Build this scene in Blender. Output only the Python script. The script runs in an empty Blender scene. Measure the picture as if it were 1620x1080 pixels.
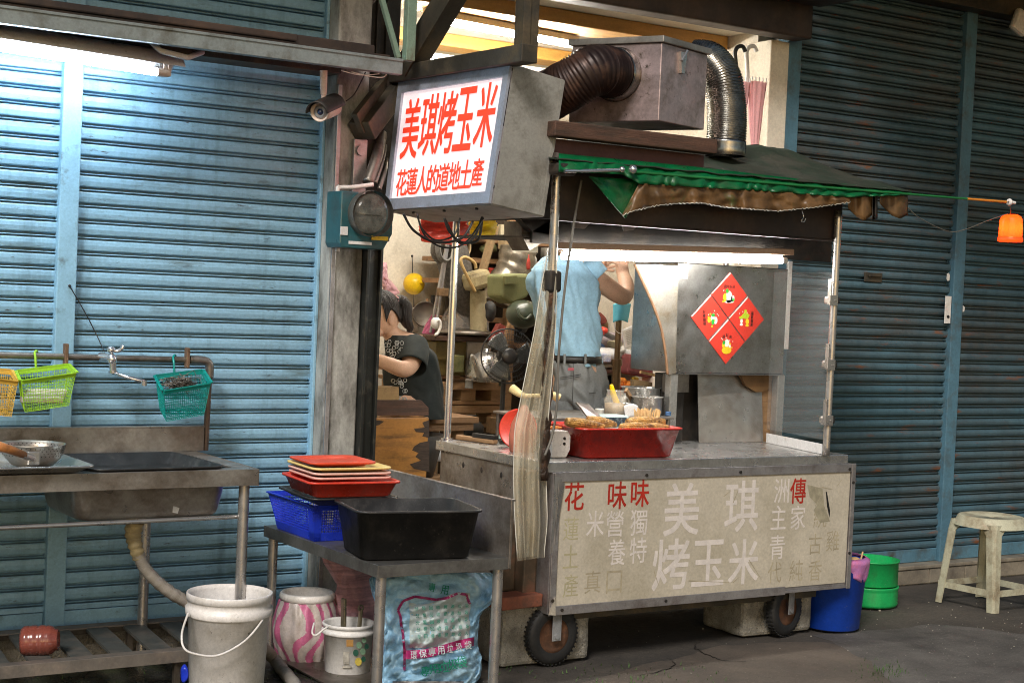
import bpy, bmesh, math, random
from mathutils import Vector, Matrix, noise
random.seed(7)
V = Vector
R = math.radians
SC = bpy.context.scene

# ------------------------------------------------------------------ camera
CAM_H = 1.57
YAW, PITCH, ROLL = R(33.13), R(-1.72), R(2.52)
F = 2494.0                                   # focal length in pixels of a 1620 px wide frame
fw = V((math.sin(YAW) * math.cos(PITCH), math.cos(YAW) * math.cos(PITCH), math.sin(PITCH)))
rt = V((math.cos(YAW), -math.sin(YAW), 0))
up = rt.cross(fw)
rt, up = math.cos(ROLL) * rt + math.sin(ROLL) * up, -math.sin(ROLL) * rt + math.cos(ROLL) * up
cd = bpy.data.cameras.new("camera")
cam = bpy.data.objects.new("camera", cd)
SC.collection.objects.link(cam)
cd.sensor_width = 36
cd.lens = F / 1620 * 36
cd.clip_start = 0.05
cd.clip_end = 400
m = Matrix((rt, up, -fw)).transposed().to_4x4()
m.translation = V((0, 0, CAM_H))
cam.matrix_world = m
SC.camera = cam

# ------------------------------------------------------------------ world, street glow, exposure
w = bpy.data.worlds.new("World")
SC.world = w
w.use_nodes = True
nt = w.node_tree
sky = nt.nodes.new("ShaderNodeTexSky")
sky.sky_type = 'NISHITA'
sky.sun_disc = False
sky.sun_elevation = R(14)
sky.sun_rotation = R(200)
nt.links.new(sky.outputs[0], nt.nodes["Background"].inputs[0])
nt.nodes["Background"].inputs[1].default_value = 0.030
sun = bpy.data.lights.new("street_glow", 'SUN')
sun.energy = 1.25
sun.angle = R(16)
sun.color = (1.0, 0.93, 0.86)
so = bpy.data.objects.new("street_glow", sun)
SC.collection.objects.link(so)
so.rotation_euler = V((0.60, 0.55, -0.68)).to_track_quat('-Z', 'Y').to_euler()
SC.view_settings.view_transform = 'Standard'
SC.view_settings.look = 'None'
SC.view_settings.exposure = 1.32
SC.view_settings.gamma = 1
SC.cycles.use_denoising = True
SC.cycles.filter_width = 1.0
SC.cycles.max_bounces = 7
SC.cycles.transparent_max_bounces = 12
SC.cycles.sample_clamp_indirect = 3
SC.cycles.caustics_reflective = False
SC.cycles.caustics_refractive = False
SC.cycles.blur_glossy = 0.6

# ------------------------------------------------------------------ measuring helpers (sight line met with a real plane)
C0 = V((0, 0, CAM_H))
def ray(x, y): return fw + rt * ((x - 810) / F) - up * ((y - 540) / F)
def UY(x, y, Y): d = ray(x, y); return C0 + d * (Y / d.y)
def UX(x, y, X): d = ray(x, y); return C0 + d * (X / d.x)
def UZ(x, y, z): d = ray(x, y); return C0 + d * ((z - CAM_H) / d.z)
def UD(x, y, D): return C0 + ray(x, y) * D

# ------------------------------------------------------------------ materials
MATS = {}
def M(name, col, rough=.5, metal=0, var=.22, vs=7, stretch=(1, 1, 1), dirt=None, da=.45, ds=2.5, bump=0, bs=60,
      alpha=1, emit=None, es=0, trans=0, transl=0, sheen=0, bstretch=None, dirt2=None, da2=.3, ds2=14, coat=0, grain=.15, streak=0):
    if name in MATS: return MATS[name]
    mt = bpy.data.materials.new(name); mt.use_nodes = True
    N, L = mt.node_tree.nodes, mt.node_tree.links
    P = N["Principled BSDF"]
    tc = N.new("ShaderNodeTexCoord")
    def noise_tex(scale, detail, st, rgh=.6):
        mp = N.new("ShaderNodeMapping"); mp.inputs[3].default_value = st
        L.new(tc.outputs["Object"], mp.inputs[0])
        n = N.new("ShaderNodeTexNoise"); n.inputs["Scale"].default_value = scale
        n.inputs["Detail"].default_value = detail; n.inputs["Roughness"].default_value = rgh
        L.new(mp.outputs[0], n.inputs[0]); return n.outputs[0]
    def ramp(sock, a, b):
        r = N.new("ShaderNodeMapRange"); r.inputs[1].default_value = a; r.inputs[2].default_value = b
        L.new(sock, r.inputs[0]); return r.outputs[0]
    def mix(fac, a, b):
        x = N.new("ShaderNodeMix"); x.data_type = 'RGBA'
        if hasattr(fac, "links"): L.new(fac, x.inputs[0])
        else: x.inputs[0].default_value = fac
        for s, i in ((a, 6), (b, 7)):
            if hasattr(s, "links"): L.new(s, x.inputs[i])
            else: x.inputs[i].default_value = (*s, 1)
        return x.outputs[2]
    a = noise_tex(vs, 5, stretch)
    c = mix(ramp(a, .3, .7), tuple(v * (1 - var) for v in col), tuple(min(1, v * (1 + var * .6)) for v in col))
    if dirt:
        b = noise_tex(ds, 9, stretch, .68)
        k = ramp(b, .62 - da * .35, .78 - da * .2)
        c = mix(k, c, dirt)
    if dirt2:
        b2 = noise_tex(ds2, 7, stretch, .7)
        c = mix(ramp(b2, .66 - da2 * .3, .74 - da2 * .2), c, dirt2)
    if streak:
        c = mix(ramp(noise_tex(11, 8, (1, 1, .10), .65), .60 - streak * .2, .80), c, tuple(v * .45 for v in col))
    fn_ = N.new("ShaderNodeMapRange"); L.new(noise_tex(max(60, vs * 13), 4, (1, 1, 1), .75), fn_.inputs[0])
    fn_.inputs[1].default_value = .3; fn_.inputs[2].default_value = .7; fn_.inputs[3].default_value = 1 - grain; fn_.inputs[4].default_value = 1 + grain * .8
    vm = N.new("ShaderNodeVectorMath"); vm.operation = 'SCALE'; L.new(c, vm.inputs[0]); L.new(fn_.outputs[0], vm.inputs["Scale"]); c = vm.outputs[0]
    L.new(c, P.inputs["Base Color"])
    rr = N.new("ShaderNodeMapRange"); L.new(noise_tex(vs * 1.7, 4, stretch), rr.inputs[0])
    rr.inputs[1].default_value = .25; rr.inputs[2].default_value = .75
    rr.inputs[3].default_value = max(.02, rough - .12); rr.inputs[4].default_value = min(1, rough + .14)
    L.new(rr.outputs[0], P.inputs["Roughness"])
    P.inputs["Metallic"].default_value = metal
    P.inputs["Alpha"].default_value = alpha
    P.inputs["Transmission Weight"].default_value = trans
    P.inputs["Coat Weight"].default_value = coat
    if sheen: P.inputs["Sheen Weight"].default_value = sheen
    if emit:
        P.inputs["Emission Color"].default_value = (*emit, 1); P.inputs["Emission Strength"].default_value = es
    if bump:
        bn = N.new("ShaderNodeBump"); bn.inputs["Strength"].default_value = bump; bn.inputs["Distance"].default_value = .01
        L.new(noise_tex(bs, 6, bstretch or stretch), bn.inputs["Height"]); L.new(bn.outputs[0], P.inputs["Normal"])
    if transl:
        T = N.new("ShaderNodeBsdfTranslucent"); L.new(c, T.inputs[0])
        X = N.new("ShaderNodeMixShader"); X.inputs[0].default_value = transl
        L.new(P.outputs[0], X.inputs[1]); L.new(T.outputs[0], X.inputs[2])
        L.new(X.outputs[0], N["Material Output"].inputs[0])
    MATS[name] = mt
    return mt

SX = (.35, 1, 1)
m_shut = M("blue shutter paint", (.25, .45, .60), .36, 0, .12, 5, (.25, 1, 1), dirt=(.10, .14, .14), da=.2, ds=12, bump=.10, bs=40, dirt2=(.05, .045, .04), da2=.16, ds2=60, streak=.35)
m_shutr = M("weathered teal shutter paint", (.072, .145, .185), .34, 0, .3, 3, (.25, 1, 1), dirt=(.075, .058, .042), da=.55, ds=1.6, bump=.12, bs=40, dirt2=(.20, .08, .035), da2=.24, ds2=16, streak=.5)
m_post = M("pale blue post paint", (.26, .47, .62), .45, 0, .12, 8, dirt=(.08, .09, .08), da=.15, ds=12)
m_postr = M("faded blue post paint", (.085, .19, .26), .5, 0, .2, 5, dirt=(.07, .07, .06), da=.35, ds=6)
m_steel = M("stained stainless steel", (.44, .41, .375), .34, .7, .3, 5, (1, 1, 1), dirt=(.17, .135, .105), da=.6, ds=4, bump=.03, bs=90)
m_steeld = M("dull dirty steel", (.30, .27, .24), .45, .85, .3, 6, dirt=(.10, .08, .06), da=.6, ds=5, bump=.06, bs=50)
m_steelb = M("bright brushed steel", (.60, .59, .57), .30, .85, .10, 6, dirt=(.42, .40, .37), da=.35, ds=5)
m_tubepipe = M("worn steel tube", (.50, .48, .46), .30, .8, .08, 12, dirt=(.34, .28, .24), da=.2, ds=10, grain=.05)
m_chrome = M("chrome", (.78, .78, .80), .16, .9, .03, 5, grain=.02)
m_black = M("black scuffed plastic", (.022, .022, .022), .42, 0, .4, 9, dirt=(.075, .07, .065), da=.3, ds=7, bump=.08, bs=120, dirt2=(.16, .15, .14), da2=.14, ds2=70)
m_blackm = M("sooty black metal", (.03, .027, .024), .55, .3, .4, 9, dirt=(.08, .06, .045), da=.4, ds=6, bump=.15, bs=40)
m_rub = M("black rubber", (.018, .018, .018), .6, 0, .4, 15, bump=.2, bs=80)
m_darkbrown = M("dark grimy board", (.035, .024, .02), .55, 0, .4, 4, dirt=(.075, .045, .03), da=.5, ds=5)
m_wood = M("raw brown wood", (.36, .21, .10), .65, 0, .35, 3, (1, 1, 9), dirt=(.10, .055, .03), da=.4, ds=3, bump=.15, bs=25)
m_woodx = M("raw brown wood along", (.32, .18, .085), .65, 0, .35, 3, (1, 9, 9), dirt=(.08, .045, .025), da=.4, ds=3, bump=.15, bs=25)
m_plank = M("old dark wood plank", (.11, .055, .035), .7, 0, .4, 3, (1, 9, 9), dirt=(.04, .028, .02), da=.5, ds=4, bump=.3, bs=20)
m_white = M("grimy white plastic", (.80, .77, .74), .42, 0, .10, 6, dirt=(.60, .56, .50), da=.3, ds=7, bump=.03, bs=60, dirt2=(.12, .09, .06), da2=.12, ds2=35)
m_whitec = M("clean white plastic", (.76, .75, .73), .35, 0, .06, 6, dirt=(.5, .47, .4), da=.15, ds=8)
m_red = M("red plastic", (.68, .05, .025), .32, 0, .12, 8, dirt=(.45, .07, .05), da=.3, ds=6, dirt2=(.6, .28, .22), da2=.12, ds2=60)
m_redd = M("translucent red plastic tray", (.66, .035, .02), .3, 0, .25, 9, dirt=(.25, .02, .02), da=.4, ds=8, coat=.3)
m_pink = M("pale pink plastic", (.78, .42, .35), .35, 0, .08, 8)
m_yel = M("pale yellow plastic", (.80, .62, .22), .35, 0, .1, 8)
m_yelb = M("mustard yellow plastic", (.72, .45, .07), .35, 0, .15, 8)
m_lime = M("lime green plastic", (.33, .62, .03), .35, 0, .15, 8)
m_teal = M("teal green plastic", (.0, .26, .23), .35, 0, .2, 8)
m_blue = M("strong blue plastic", (.015, .045, .60), .32, 0, .15, 8, dirt=(.02, .03, .3), da=.25, ds=8, dirt2=(.14, .18, .6), da2=.15, ds2=70)
m_bluebin = M("deep blue plastic", (.008, .06, .46), .38, 0, .2, 6, dirt=(.03, .06, .22), da=.35, ds=6, dirt2=(.12, .16, .4), da2=.12, ds2=60)
m_green = M("green plastic basin", (.01, .38, .10), .38, 0, .2, 8, dirt=(.03, .20, .06), da=.35, ds=7, dirt2=(.2, .45, .25), da2=.12, ds2=60)
m_conc = M("rough concrete", (.36, .34, .29), .85, 0, .25, 20, dirt=(.12, .11, .09), da=.45, ds=6, bump=1, bs=90, dirt2=(.10, .09, .07), da2=.35, ds2=120, grain=.3)
m_brick = M("red brick", (.34, .11, .06), .8, 0, .3, 9, dirt=(.14, .08, .06), da=.45, ds=6, bump=.4, bs=50)
m_plast = M("aged cream plaster", (.76, .70, .58), .8, 0, .08, 3, dirt=(.42, .35, .25), da=.35, ds=2.2, bump=.08, bs=20)
m_ceil = M("ceiling board", (.54, .50, .42), .75, 0, .07, 2, dirt=(.46, .38, .26), da=.3, ds=1.6)
m_batten = M("varnished ceiling batten", (.48, .25, .055), .5, 0, .25, 3, (1, 8, 8))
m_colw = M("grimy painted column", (.40, .40, .37), .7, 0, .2, 7, (1, 1, .4), dirt=(.08, .075, .065), da=.55, ds=8, bump=.15, bs=30)
m_blackch = M("black channel paint", (.018, .02, .018), .4, .2, .4, 9, dirt=(.10, .09, .07), da=.2, ds=16)
m_grimst = M("grimy structural steel", (.075, .065, .05), .55, .5, .4, 7, dirt=(.16, .12, .07), da=.4, ds=6, bump=.12, bs=40)
m_greenst = M("pale green painted steel", (.20, .30, .23), .55, 0, .25, 10, (1, 1, .4), dirt=(.10, .07, .04), da=.4, ds=12)
m_alu = M("dull aluminium trim", (.42, .40, .40), .42, .75, .15, 8, dirt=(.25, .22, .21), da=.4, ds=10)
m_galv = M("galvanised grey case", (.42, .41, .375), .5, .3, .15, 6, dirt=(.17, .16, .13), da=.4, ds=5, bump=.04, bs=30)
m_tile = M("dull tan tile", (.27, .235, .18), .5, 0, .2, 5, dirt=(.12, .10, .08), da=.5, ds=6)
m_asph = M("street asphalt", (.080, .068, .056), .8, 0, .35, 2.2, dirt=(.036, .033, .029), da=.6, ds=1.3, bump=.9, bs=45, dirt2=(.13, .105, .08), da2=.25, ds2=90)
m_tarp = M("dark green grey canvas", (.016, .030, .017), .8, 0, .3, 5, dirt=(.045, .042, .03), da=.4, ds=4, bump=.3, bs=20)
m_tarpg = M("green tarpaulin", (.004, .16, .05), .32, 0, .3, 9, dirt=(.05, .12, .05), da=.35, ds=6, transl=.25)
m_tarpb = M("brown stained tarpaulin", (.24, .13, .05), .38, 0, .4, 6, dirt=(.08, .05, .025), da=.5, ds=5, dirt2=(.07, .12, .03), da2=.3, ds2=6, transl=.3)
m_tube = M("lit fluorescent tube", (1, 1, 1), .3, emit=(.74, .89, 1.0), es=37)
m_tubew = M("lit neutral fluorescent tube", (1, 1, 1), .3, emit=(1.0, .94, .84), es=75)
m_tubec = M("lit cart tube", (1, 1, 1), .3, emit=(1.0, .98, .93), es=38)
m_lampw = M("white enamel lamp body", (.72, .70, .69), .35, 0, .05, 8, dirt=(.5, .45, .4), da=.2, ds=9)
m_skin = M("warm skin", (.70, .43, .29), .5, 0, .10, 12, dirt=(.42, .20, .12), da=.2, ds=10)
m_hair = M("dark brown hair", (.010, .006, .0045), .38, 0, .6, 60, (1, 1, .25), bump=1, bs=160, bstretch=(1, 1, .12))
m_shirt = M("light blue cotton", (.36, .61, .80), .85, 0, .06, 5, bump=.12, bs=9, sheen=.1)
m_trous = M("grey work trousers", (.24, .25, .25), .85, 0, .18, 9, bump=.25, bs=11, dirt=(.11, .11, .11), da=.3, ds=8)
m_tee = M("black tee cloth", (.016, .022, .021), .85, 0, .3, 8, bump=.2, bs=12)
m_leather = M("black leather", (.02, .018, .016), .4, 0, .3, 15)
m_cornm = M("charred roasted corn", (.46, .24, .05), .45, 0, .5, 60, dirt=(.10, .04, .015), da=.55, ds=22, bump=.6, bs=90, dirt2=(.75, .45, .14), da2=.35, ds2=60)
m_clear = M("clear plastic sheet", (.74, .68, .52), .16, 0, .3, 3, (1, 1, .3), alpha=.36, dirt=(.40, .31, .17), da=.35, ds=12, bump=.5, bs=24, bstretch=(1, 1, .06), grain=.04)
m_glass = M("dusty glass", (.75, .8, .8), .05, 0, .05, 4, alpha=.06)
m_glassj = M("jar glass", (.72, .68, .60), .06, 0, .1, 6, alpha=.28)
m_bagb = M("pale blue plastic bag", (.32, .57, .78), .20, 0, .18, 7, bump=.7, bs=16, dirt=(.36, .55, .68), da=.5, ds=5)
m_bagp = M("pale pink striped bag", (.62, .33, .36), .4, 0, .15, 9, bump=.5, bs=14)
m_bagh = M("pink plastic bag", (.75, .20, .36), .35, 0, .15, 7, bump=.5, bs=12, transl=.2)
m_bagr = M("orange red plastic bag", (.75, .09, .05), .35, 0, .15, 7, bump=.5, bs=14, transl=.25)
m_bagy = M("yellow plastic bag", (.78, .58, .02), .35, 0, .15, 7, bump=.4, bs=14, transl=.25)
m_liner = M("pink violet bin liner", (.55, .22, .50), .35, 0, .2, 9, bump=.5, bs=20, dirt=(.75, .16, .20), da=.4, ds=6)
m_stool = M("grimy cream plastic", (.50, .49, .36), .5, 0, .12, 9, dirt=(.24, .19, .12), da=.45, ds=9, bump=.05, bs=40)
m_paperred = M("red paper", (.72, .05, .03), .5, 0, .06, 20)
m_ink = M("black ink", (.02, .012, .01), .6)
m_signred = M("backlit red lettering", (.75, .05, .02), .5, emit=(.95, .055, .02), es=.30)
m_signface = M("backlit white sign face", (.7, .62, .6), .35, 0, .04, 4, (1, 1, .3), dirt=(.62, .5, .42), da=.18, ds=3, emit=(.92, .76, .79), es=.33)
m_board = M("yellowed advertising board", (.52, .475, .385), .6, 0, .08, 6, dirt=(.41, .37, .285), da=.5, ds=3.5, bump=.05, bs=60)
m_ghost = M("pale ghost lettering", (.68, .63, .59), .65, 0, .15, 30)
m_ghostd = M("scratched outline lettering", (.40, .35, .245), .7, 0, .3, 30)
m_olive = M("olive faded lettering", (.47, .43, .27), .7)
m_redpaint = M("red painted lettering", (.42, .025, .012), .5)
m_amb = M("orange lantern shade", (.9, .12, .02), .35, emit=(1.0, .10, .015), es=1.15)
m_bulb = M("lit lantern bulb", (1, 1, 1), .3, emit=(1, .72, .25), es=14)
m_cable = M("black cable", (.015, .014, .013), .45)
m_gcable = M("grey cable", (.16, .15, .13), .5)
m_paper = M("white paper", (.68, .67, .66), .7, 0, .06, 8)
m_ducts = M("foil duct", (.42, .41, .38), .24, 1, .3, 8, dirt=(.08, .07, .06), da=.5, ds=7)
m_ductb = M("sooty red brown flexible duct", (.035, .020, .017), .42, .4, .4, 6, dirt=(.12, .06, .04), da=.4, ds=7)
m_exh = M("sheet metal exhaust box", (.62, .48, .48), .36, .7, .25, 5, dirt=(.20, .16, .13), da=.55, ds=6, dirt2=(.09, .07, .05), da2=.25, ds2=18)  # pink in the base colour stands in for light reflected from the sign
m_hose = M("ribbed grey hose", (.36, .33, .29), .5, 0, .2, 9, dirt=(.2, .17, .13), da=.35, ds=10)
m_tape = M("yellowed tape", (.42, .34, .18), .5, 0, .3, 12, (1, 1, 4))
m_orangew = M("orange varnished plywood", (.47, .22, .055), .45, 0, .15, 4, (1, 1, 5), dirt=(.10, .055, .03), da=.36, ds=4.5, bump=.05)
m_olivebag = M("olive canvas bag", (.22, .23, .10), .85, 0, .2, 8, bump=.3, bs=30)
m_bottle = M("dark pink plastic bottle", (.26, .07, .05), .2, 0, .2, 9, (1, 1, 4), alpha=.85, coat=.5)
m_grass = M("small weeds", (.06, .12, .03), .8)
m_fanb = M("dark fan plastic", (.03, .03, .032), .35)
m_meter = M("teal meter case", (.02, .10, .12), .35, 0, .2, 5, dirt=(.03, .05, .05), da=.4, ds=7, coat=.2)
m_yelball = M("yellow plastic ball", (.80, .52, .01), .35, 0, .06, 6)
m_clutter = M("brown cardboard", (.30, .20, .10), .8, 0, .25, 6, dirt=(.15, .10, .05), da=.4, ds=5)
m_maroon = M("maroon cloth", (.15, .03, .028), .8, 0, .3, 7, bump=.4, bs=20)

# ------------------------------------------------------------------ mesh builder
class B:
    def __init__(s, mtx=None): s.bm = bmesh.new(); s.m = mtx
    def v(s, p): return s.bm.verts.new(s.m @ V(p) if s.m else V(p))
    def f(s, vs, smooth=False):
        try: fc = s.bm.faces.new(vs); fc.smooth = smooth; return fc
        except ValueError: return None
    def box(s, c, d, bev=0, rz=0, M3=None):
        c = V(c); h = V(d) / 2; rm = M3 or Matrix.Rotation(rz, 3, 'Z')
        vs = [s.v(c + rm @ V((x * h.x, y * h.y, z * h.z))) for x in (-1, 1) for y in (-1, 1) for z in (-1, 1)]
        fs = [s.f([vs[i] for i in q]) for q in ((0, 1, 3, 2), (4, 6, 7, 5), (0, 4, 5, 1), (2, 3, 7, 6), (0, 2, 6, 4), (1, 5, 7, 3))]
        if bev:
            es = list({e for f in fs for e in f.edges})
            bmesh.ops.bevel(s.bm, geom=es, offset=bev, segments=2, affect='EDGES', profile=.5)
        return s
    def bb(s, a, b, bev=0): a, b = V(a), V(b); return s.box((a + b) / 2, V([abs(t) for t in (b - a)]), bev)
    def beam(s, a, b, wd, ht, upv=(0, 0, 1), bev=0):
        a, b = V(a), V(b); z = (b - a).normalized(); x = z.cross(V(upv)).normalized(); y = x.cross(z)
        return s.box((a + b) / 2, (wd, ht, (b - a).length), bev, M3=Matrix((x, y, z)).transposed())
    def ring(s, c, x, y, n): return [s.v(c + x * math.cos(2 * math.pi * i / n) + y * math.sin(2 * math.pi * i / n)) for i in range(n)]
    def skinrings(s, rings, closed=False, smooth=True):
        k = len(rings)
        for j in range(k if closed else k - 1):
            a, b = rings[j], rings[(j + 1) % k]; n = len(a)
            for i in range(n): s.f([a[i], a[(i + 1) % n], b[(i + 1) % n], b[i]], smooth)
    def cyl(s, a, b, r0, r1=None, n=20, caps=True, smooth=True):
        a, b = V(a), V(b); r1 = r0 if r1 is None else r1
        z = (b - a).normalized(); x = z.orthogonal().normalized(); y = z.cross(x)
        A = s.ring(a, x * r0, y * r0, n); Bq = s.ring(b, x * r1, y * r1, n)
        s.skinrings([A, Bq], smooth=smooth)
        if caps:
            A2 = s.ring(a, x * r0, y * r0, n); B2 = s.ring(b, x * r1, y * r1, n)
            s.f(A2[::-1]); s.f(B2)
        return s
    def tube(s, pts, r, n=10, closed=False, caps=True, rf=None):
        pts = [V(p) for p in pts]; k = len(pts); rings = []; px = None
        for i in range(k):
            t = (pts[(i + 1) % k] - pts[i - 1]) if closed else (pts[min(i + 1, k - 1)] - pts[max(i - 1, 0)])
            if t.length < 1e-9: t = V((0, 0, 1))
            t.normalize()
            if px is None: px = t.orthogonal().normalized()
            px = (px - t * px.dot(t)); px = px.normalized() if px.length > 1e-6 else t.orthogonal().normalized()
            py = t.cross(px); rr = rf(i / max(1, k - 1)) if rf else r
            rings.append(s.ring(pts[i], px * rr, py * rr, n))
        s.skinrings(rings, closed)
        if caps and not closed: s.f(rings[0][::-1]); s.f(rings[-1])
        return s
    def lathe(s, prof, c=(0, 0, 0), n=36, ax=(0, 0, 1), sx=1, smooth=True):
        c = V(c); z = V(ax).normalized(); x = z.orthogonal().normalized() if abs(z.z) < .99 else V((1, 0, 0)); y = z.cross(x)
        s.skinrings([s.ring(c + z * h, x * max(r, 1e-4) * sx, y * max(r, 1e-4), n) for r, h in prof], smooth=smooth)
        return s
    def ball(s, c, r, sc=(1, 1, 1), n=20, k=12, M3=None):
        c = V(c); rings = []
        for j in range(k + 1):
            a = math.pi * j / k; q = []
            for i in range(n):
                b = 2 * math.pi * i / n
                p = V((math.sin(a) * math.cos(b) * sc[0], math.sin(a) * math.sin(b) * sc[1], math.cos(a) * sc[2])) * r
                q.append(s.v(c + (M3 @ p if M3 else p)))
            rings.append(q)
        s.skinrings(rings); bmesh.ops.remove_doubles(s.bm, verts=rings[0] + rings[-1], dist=1e-5); return s
    def grid(s, fn, nu, nv, smooth=True, closeu=False):
        g = [[s.v(fn(i / nu, j / nv)) for j in range(nv + 1)] for i in range(nu if closeu else nu + 1)]
        for i in range(nu):
            for j in range(nv): s.f([g[i][j], g[(i + 1) % len(g)][j], g[(i + 1) % len(g)][j + 1], g[i][j + 1]], smooth)
        return s
    def prism(s, pts, vec, smooth=False):
        a = [s.v(p) for p in pts]; b = [s.v(V(p) + V(vec)) for p in pts]
        s.f(a[::-1]); s.f(b); n = len(a)
        for i in range(n): s.f([a[i], a[(i + 1) % n], b[(i + 1) % n], b[i]], smooth)
        return s
    def poly(s, pts): s.f([s.v(p) for p in pts]); return s
    def tub(s, c, w0, d0, w1, d1, h, t=.006, lip=.012, cr=.03, n=6, rz=0):
        """open rectangular tray: bottom size w0 x d0, rim size w1 x d1, rounded corners, rolled lip"""
        c = V(c); rm = Matrix.Rotation(rz, 3, 'Z')
        def rr(w, d, z, r):
            o = []
            for qx, qy, a0 in ((1, 1, 0), (-1, 1, 90), (-1, -1, 180), (1, -1, 270)):
                for i in range(n + 1):
                    a = R(a0 + 90 * i / n)
                    o.append(s.v(c + rm @ V((qx * (w / 2 - r) + r * math.cos(a), qy * (d / 2 - r) + r * math.sin(a), z))))
            return o
        L = [rr(w0 * .9, d0 * .9, 0, cr * .5), rr(w0, d0, .006, cr), rr(w1, d1, h - .006, cr), rr(w1 + lip * 2, d1 + lip * 2, h - .008, cr + lip),
             rr(w1 + lip * 2, d1 + lip * 2, h, cr + lip), rr(w1 - t, d1 - t, h, cr), rr(w0 - t, d0 - t, t + .004, cr), rr(w0 * .88, d0 * .88, t, cr * .5)]
        s.skinrings(L, smooth=True); s.f(L[0][::-1]); s.f(L[-1]); return s

COL = SC.collection
def done(b, name, mat, parent=None, origin=None, mods=None, label=None):
    o3 = parent.location if parent and not origin else V(origin or (0, 0, 0))
    if parent and parent.parent: o3 = parent.get("worg", None) and V(parent["worg"]) or o3
    bm = b.bm
    bmesh.ops.recalc_face_normals(bm, faces=bm.faces)
    wo = V(o3)
    bmesh.ops.translate(bm, verts=bm.verts, vec=-wo)
    me = bpy.data.meshes.new(name); bm.to_mesh(me); bm.free()
    if isinstance(mat, (list, tuple)):
        for q in mat: me.materials.append(q)
    else: me.materials.append(mat)
    for p in me.polygons:
        pass
    o = bpy.data.objects.new(name, me); COL.objects.link(o)
    if parent: o.parent = parent
    else: o.location = wo
    o["worg"] = tuple(wo)
    for (t, kw) in (mods or []):
        md = o.modifiers.new(t.lower(), t)
        for k, v_ in kw.items(): setattr(md, k, v_)
    if label: o["label"] = label
    return o
def part(root, name, b, mat, mods=None, label=None): return done(b, name, mat, root, V(root["worg"]), mods, label)
def thing(name, label, cat, loc, group=None):
    o = bpy.data.objects.new(name, None); COL.objects.link(o); o.location = V(loc); o["worg"] = tuple(V(loc))
    o.empty_display_size = .1
    o["label"] = label; o["category"] = cat
    if group: o["group"] = group
    return o
def solo(name, label, cat, b, mat, loc, group=None, mods=None):
    o = done(b, name, mat, None, loc, mods); o["label"] = label; o["category"] = cat
    if group: o["group"] = group
    return o
def struct(name, b, mat):
    o = done(b, name, mat); o["kind"] = "structure"; return o
def copy_thing(root, loc, label, group=None):
    r = root.copy(); COL.objects.link(r); r.location = V(loc); r["label"] = label
    if group: r["group"] = group
    for ch in root.children:
        c = ch.copy(); COL.objects.link(c); c.parent = r
        for g in ch.children: d = g.copy(); COL.objects.link(d); d.parent = c
    return r
SOL = lambda t, off=0: ('SOLIDIFY', dict(thickness=t, offset=off))
SUB = lambda n=1: ('SUBSURF', dict(levels=n, render_levels=n))
BEV = lambda w_, s_=2: ('BEVEL', dict(width=w_, segments=s_, limit_method='ANGLE'))
def bez(P, n=16):
    """smooth curve through points"""
    P = [V(p) for p in P]; o = []
    for i in range(len(P) - 1):
        p0, p1, p2, p3 = P[max(i - 1, 0)], P[i], P[i + 1], P[min(i + 2, len(P) - 1)]
        for k in range(n):
            t = k / n
            o.append(.5 * ((2 * p1) + (p2 - p0) * t + (2 * p0 - 5 * p1 + 4 * p2 - p3) * t * t + (3 * p1 - p0 - 3 * p2 + p3) * t ** 3))
    o.append(P[-1]); return o
def nz(p, s=1.0, seed=0): return noise.noise(V(p) * s + V((seed * 7.3, seed * 3.1, seed * 5.7)))

def glyph(b, ch, c, rv, uv, wd, ht, bold=.018, push=0, skew=0, keep=False, slices=0):
    """one written character as flat ink lying in the plane of rv and uv"""
    cu = bpy.data.curves.new("ink", 'FONT'); cu.body = ch; cu.size = 1;  cu.resolution_u = 3
    ob = bpy.data.objects.new("ink", cu); COL.objects.link(ob)
    dg = bpy.context.evaluated_depsgraph_get(); ev = ob.evaluated_get(dg); me = ev.to_mesh()
    if len(me.vertices):
        xs = [v.co.x for v in me.vertices]; ys = [v.co.y for v in me.vertices]
        x0, x1, y0, y1 = min(xs), max(xs), min(ys), max(ys)
        sx, sy = wd / max(x1 - x0, .3), ht / max(y1 - y0, .3)
        if keep: sx = sy = ht / .9; 
        rv, uv, c = V(rv), V(uv), V(c); nn = rv.cross(uv)
        hb = max(0, bold) * .55 * min(sx, sy)
        for k, (ox, oy) in enumerate(((0, 0), (hb, hb), (-hb, hb), (hb, -hb), (-hb, -hb)) if bold > 0 else ((0, 0),)):
            vs = []
            for v in me.vertices:
                px, py = (v.co.x - (x0 + x1) / 2) * sx + ox, (v.co.y - (y0 + y1) / 2) * sy + oy
                vs.append(b.v(c + rv * (px + py * skew) + uv * py + nn * (push + k * .00012)))
            for p in me.polygons: b.f([vs[i] for i in p.vertices])
    ev.to_mesh_clear(); bpy.data.objects.remove(ob); bpy.data.curves.remove(cu)

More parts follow.
